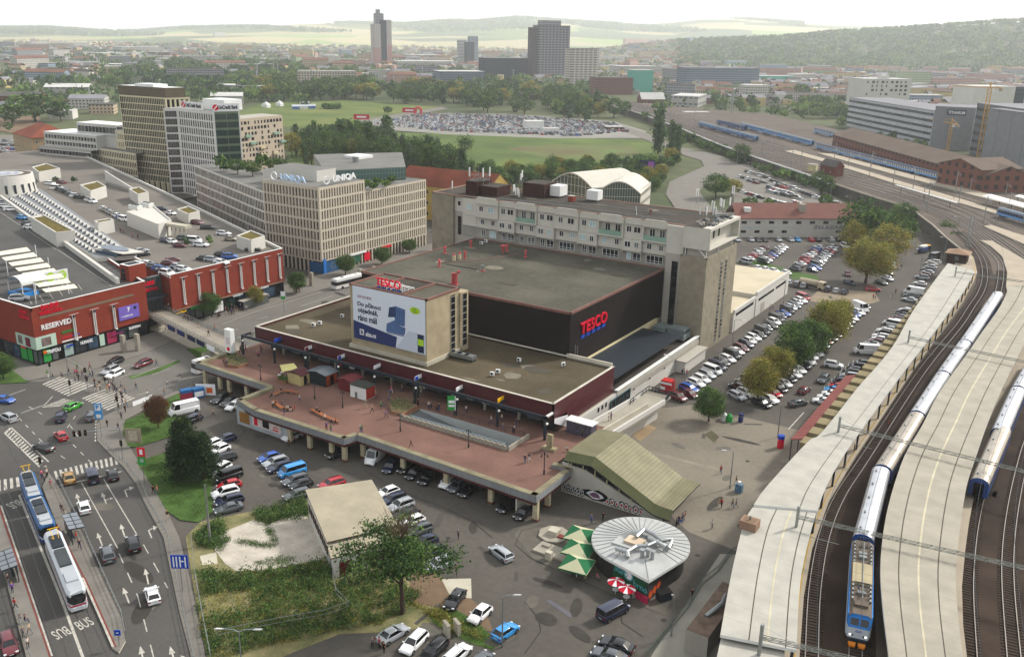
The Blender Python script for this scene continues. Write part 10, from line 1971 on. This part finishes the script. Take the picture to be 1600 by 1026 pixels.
for i in range(2600):
 c=rs.uniform(-20,1630);r=1300+4200*rs.random()
 if c<560 and rs.random()<.45:continue
 if c>1080:r=1150+1450*rs.random()
 x,y=bS(c,r);g_=a8(x,y)-.5
 if r<1500 and 480<c<1000:continue
 W_,D_,h=rs.uniform(9,34),rs.uniform(9,13),rs.uniform(5,13);a=mA(de[1],de[0])+rs.choice([.1,.35,-.3,1.5]);ca,sa=mC(a),mS(a);T=lambda u,v,z:(x+u*ca-v*sa,y+u*sa+v*ca,g_+z);wm,rm=rs.choice(WL),rs.choice(RL);q=[(0,0),(W_,0),(W_,D_),(0,D_)]
 for k in range(4):a_,b_=q[k],q[(k+1)%4];B.Q([T(*a_,0),T(*b_,0),T(*b_,h),T(*a_,h)],wm)
 rh=h+(3.5 if rm is not d3['pale']else .4);B.Q([T(0,0,h),T(W_,0,h),T(W_,D_/2,rh),T(0,D_/2,rh)],rm);B.Q([T(0,D_/2,rh),T(W_,D_/2,rh),T(W_,D_,h),T(0,D_,h)],rm)
o=B.B('distant_houses',None,(0,0,0));bL(o,'many small red and grey roofed houses of the far suburbs','houses',kind='stuff')
for i in range(14):
 x,y=bS(rs.uniform(380,820),rs.uniform(1300,1700));B=MB();h=rs.uniform(18,28);B.M((x,y,0),(x,y,h),1.,1.,ai);B.M((x-4,y,h-2),(x+4,y,h-2),.6,.6,ai);aT(B,'pylon','distant grey power pylon above the wood','pylon',(x,y,0),'distant power pylons')
B=MB();HM=bpy.data.materials.new('haze_air');HM.use_nodes=True;hn=HM.node_tree;hn.nodes.clear();ho=hn.nodes.new('ShaderNodeOutputMaterial');hv=hn.nodes.new('ShaderNodeVolumePrincipled');hv.inputs['Density'].default_value=9.5e-5;hv.inputs['Color'].default_value=(.96,.985,1.,1);hv.inputs['Anisotropy'].default_value=.35;hn.links.new(hv.outputs[0],ho.inputs['Volume'])
R9=14500.;Pz=[(R9*mS(t),R9*mC(t))for t in np.linspace(0,2*math.pi,24,endpoint=False)][::-1];B.P(Pz,min(v.co.z for v in bO['terrain'].data.vertices if math.hypot(v.co.x,v.co.y)<R9)-1,max(v.co.z for n_ in('terrain',g3,g2)for v in bO[n_].data.vertices)+3,HM);o=B.B('haze');bL(o,kind='stuff')
ORD=['first',hw,'third',hz,'fifth','sixth','seventh','eighth','ninth','tenth','eleventh','twelfth','thirteenth','fourteenth','fifteenth','sixteenth','seventeenth','eighteenth','nineteenth','twentieth']
by={}
bpy.context.view_layer.update()
for o in c9.objects:
 if o.parent is None and o.get('label')and o.get('kind')is None:by.setdefault(o['label'],[]).append(o)
for lb,L_ in by.items():
 if 1<len(L_)<=20:
  L_.sort(key=lambda o:df(o.matrix_world.translation)[0]);n=len(lb.split())
  for i,o in enumerate(L_):
   o['label']=f'{lb}, {ORD[i]} from left'
   if len(L_)==2:s=lb+(', left one'if i==0 else', right one');o['label']=s
   if not o.get('group'):o['group']=o.get(gT,'things')+' look-alikes'
 elif len(L_)>20:
  for o in L_:
   if not o.get('group'):o['group']='look-alike '+o.get(gT,'things')
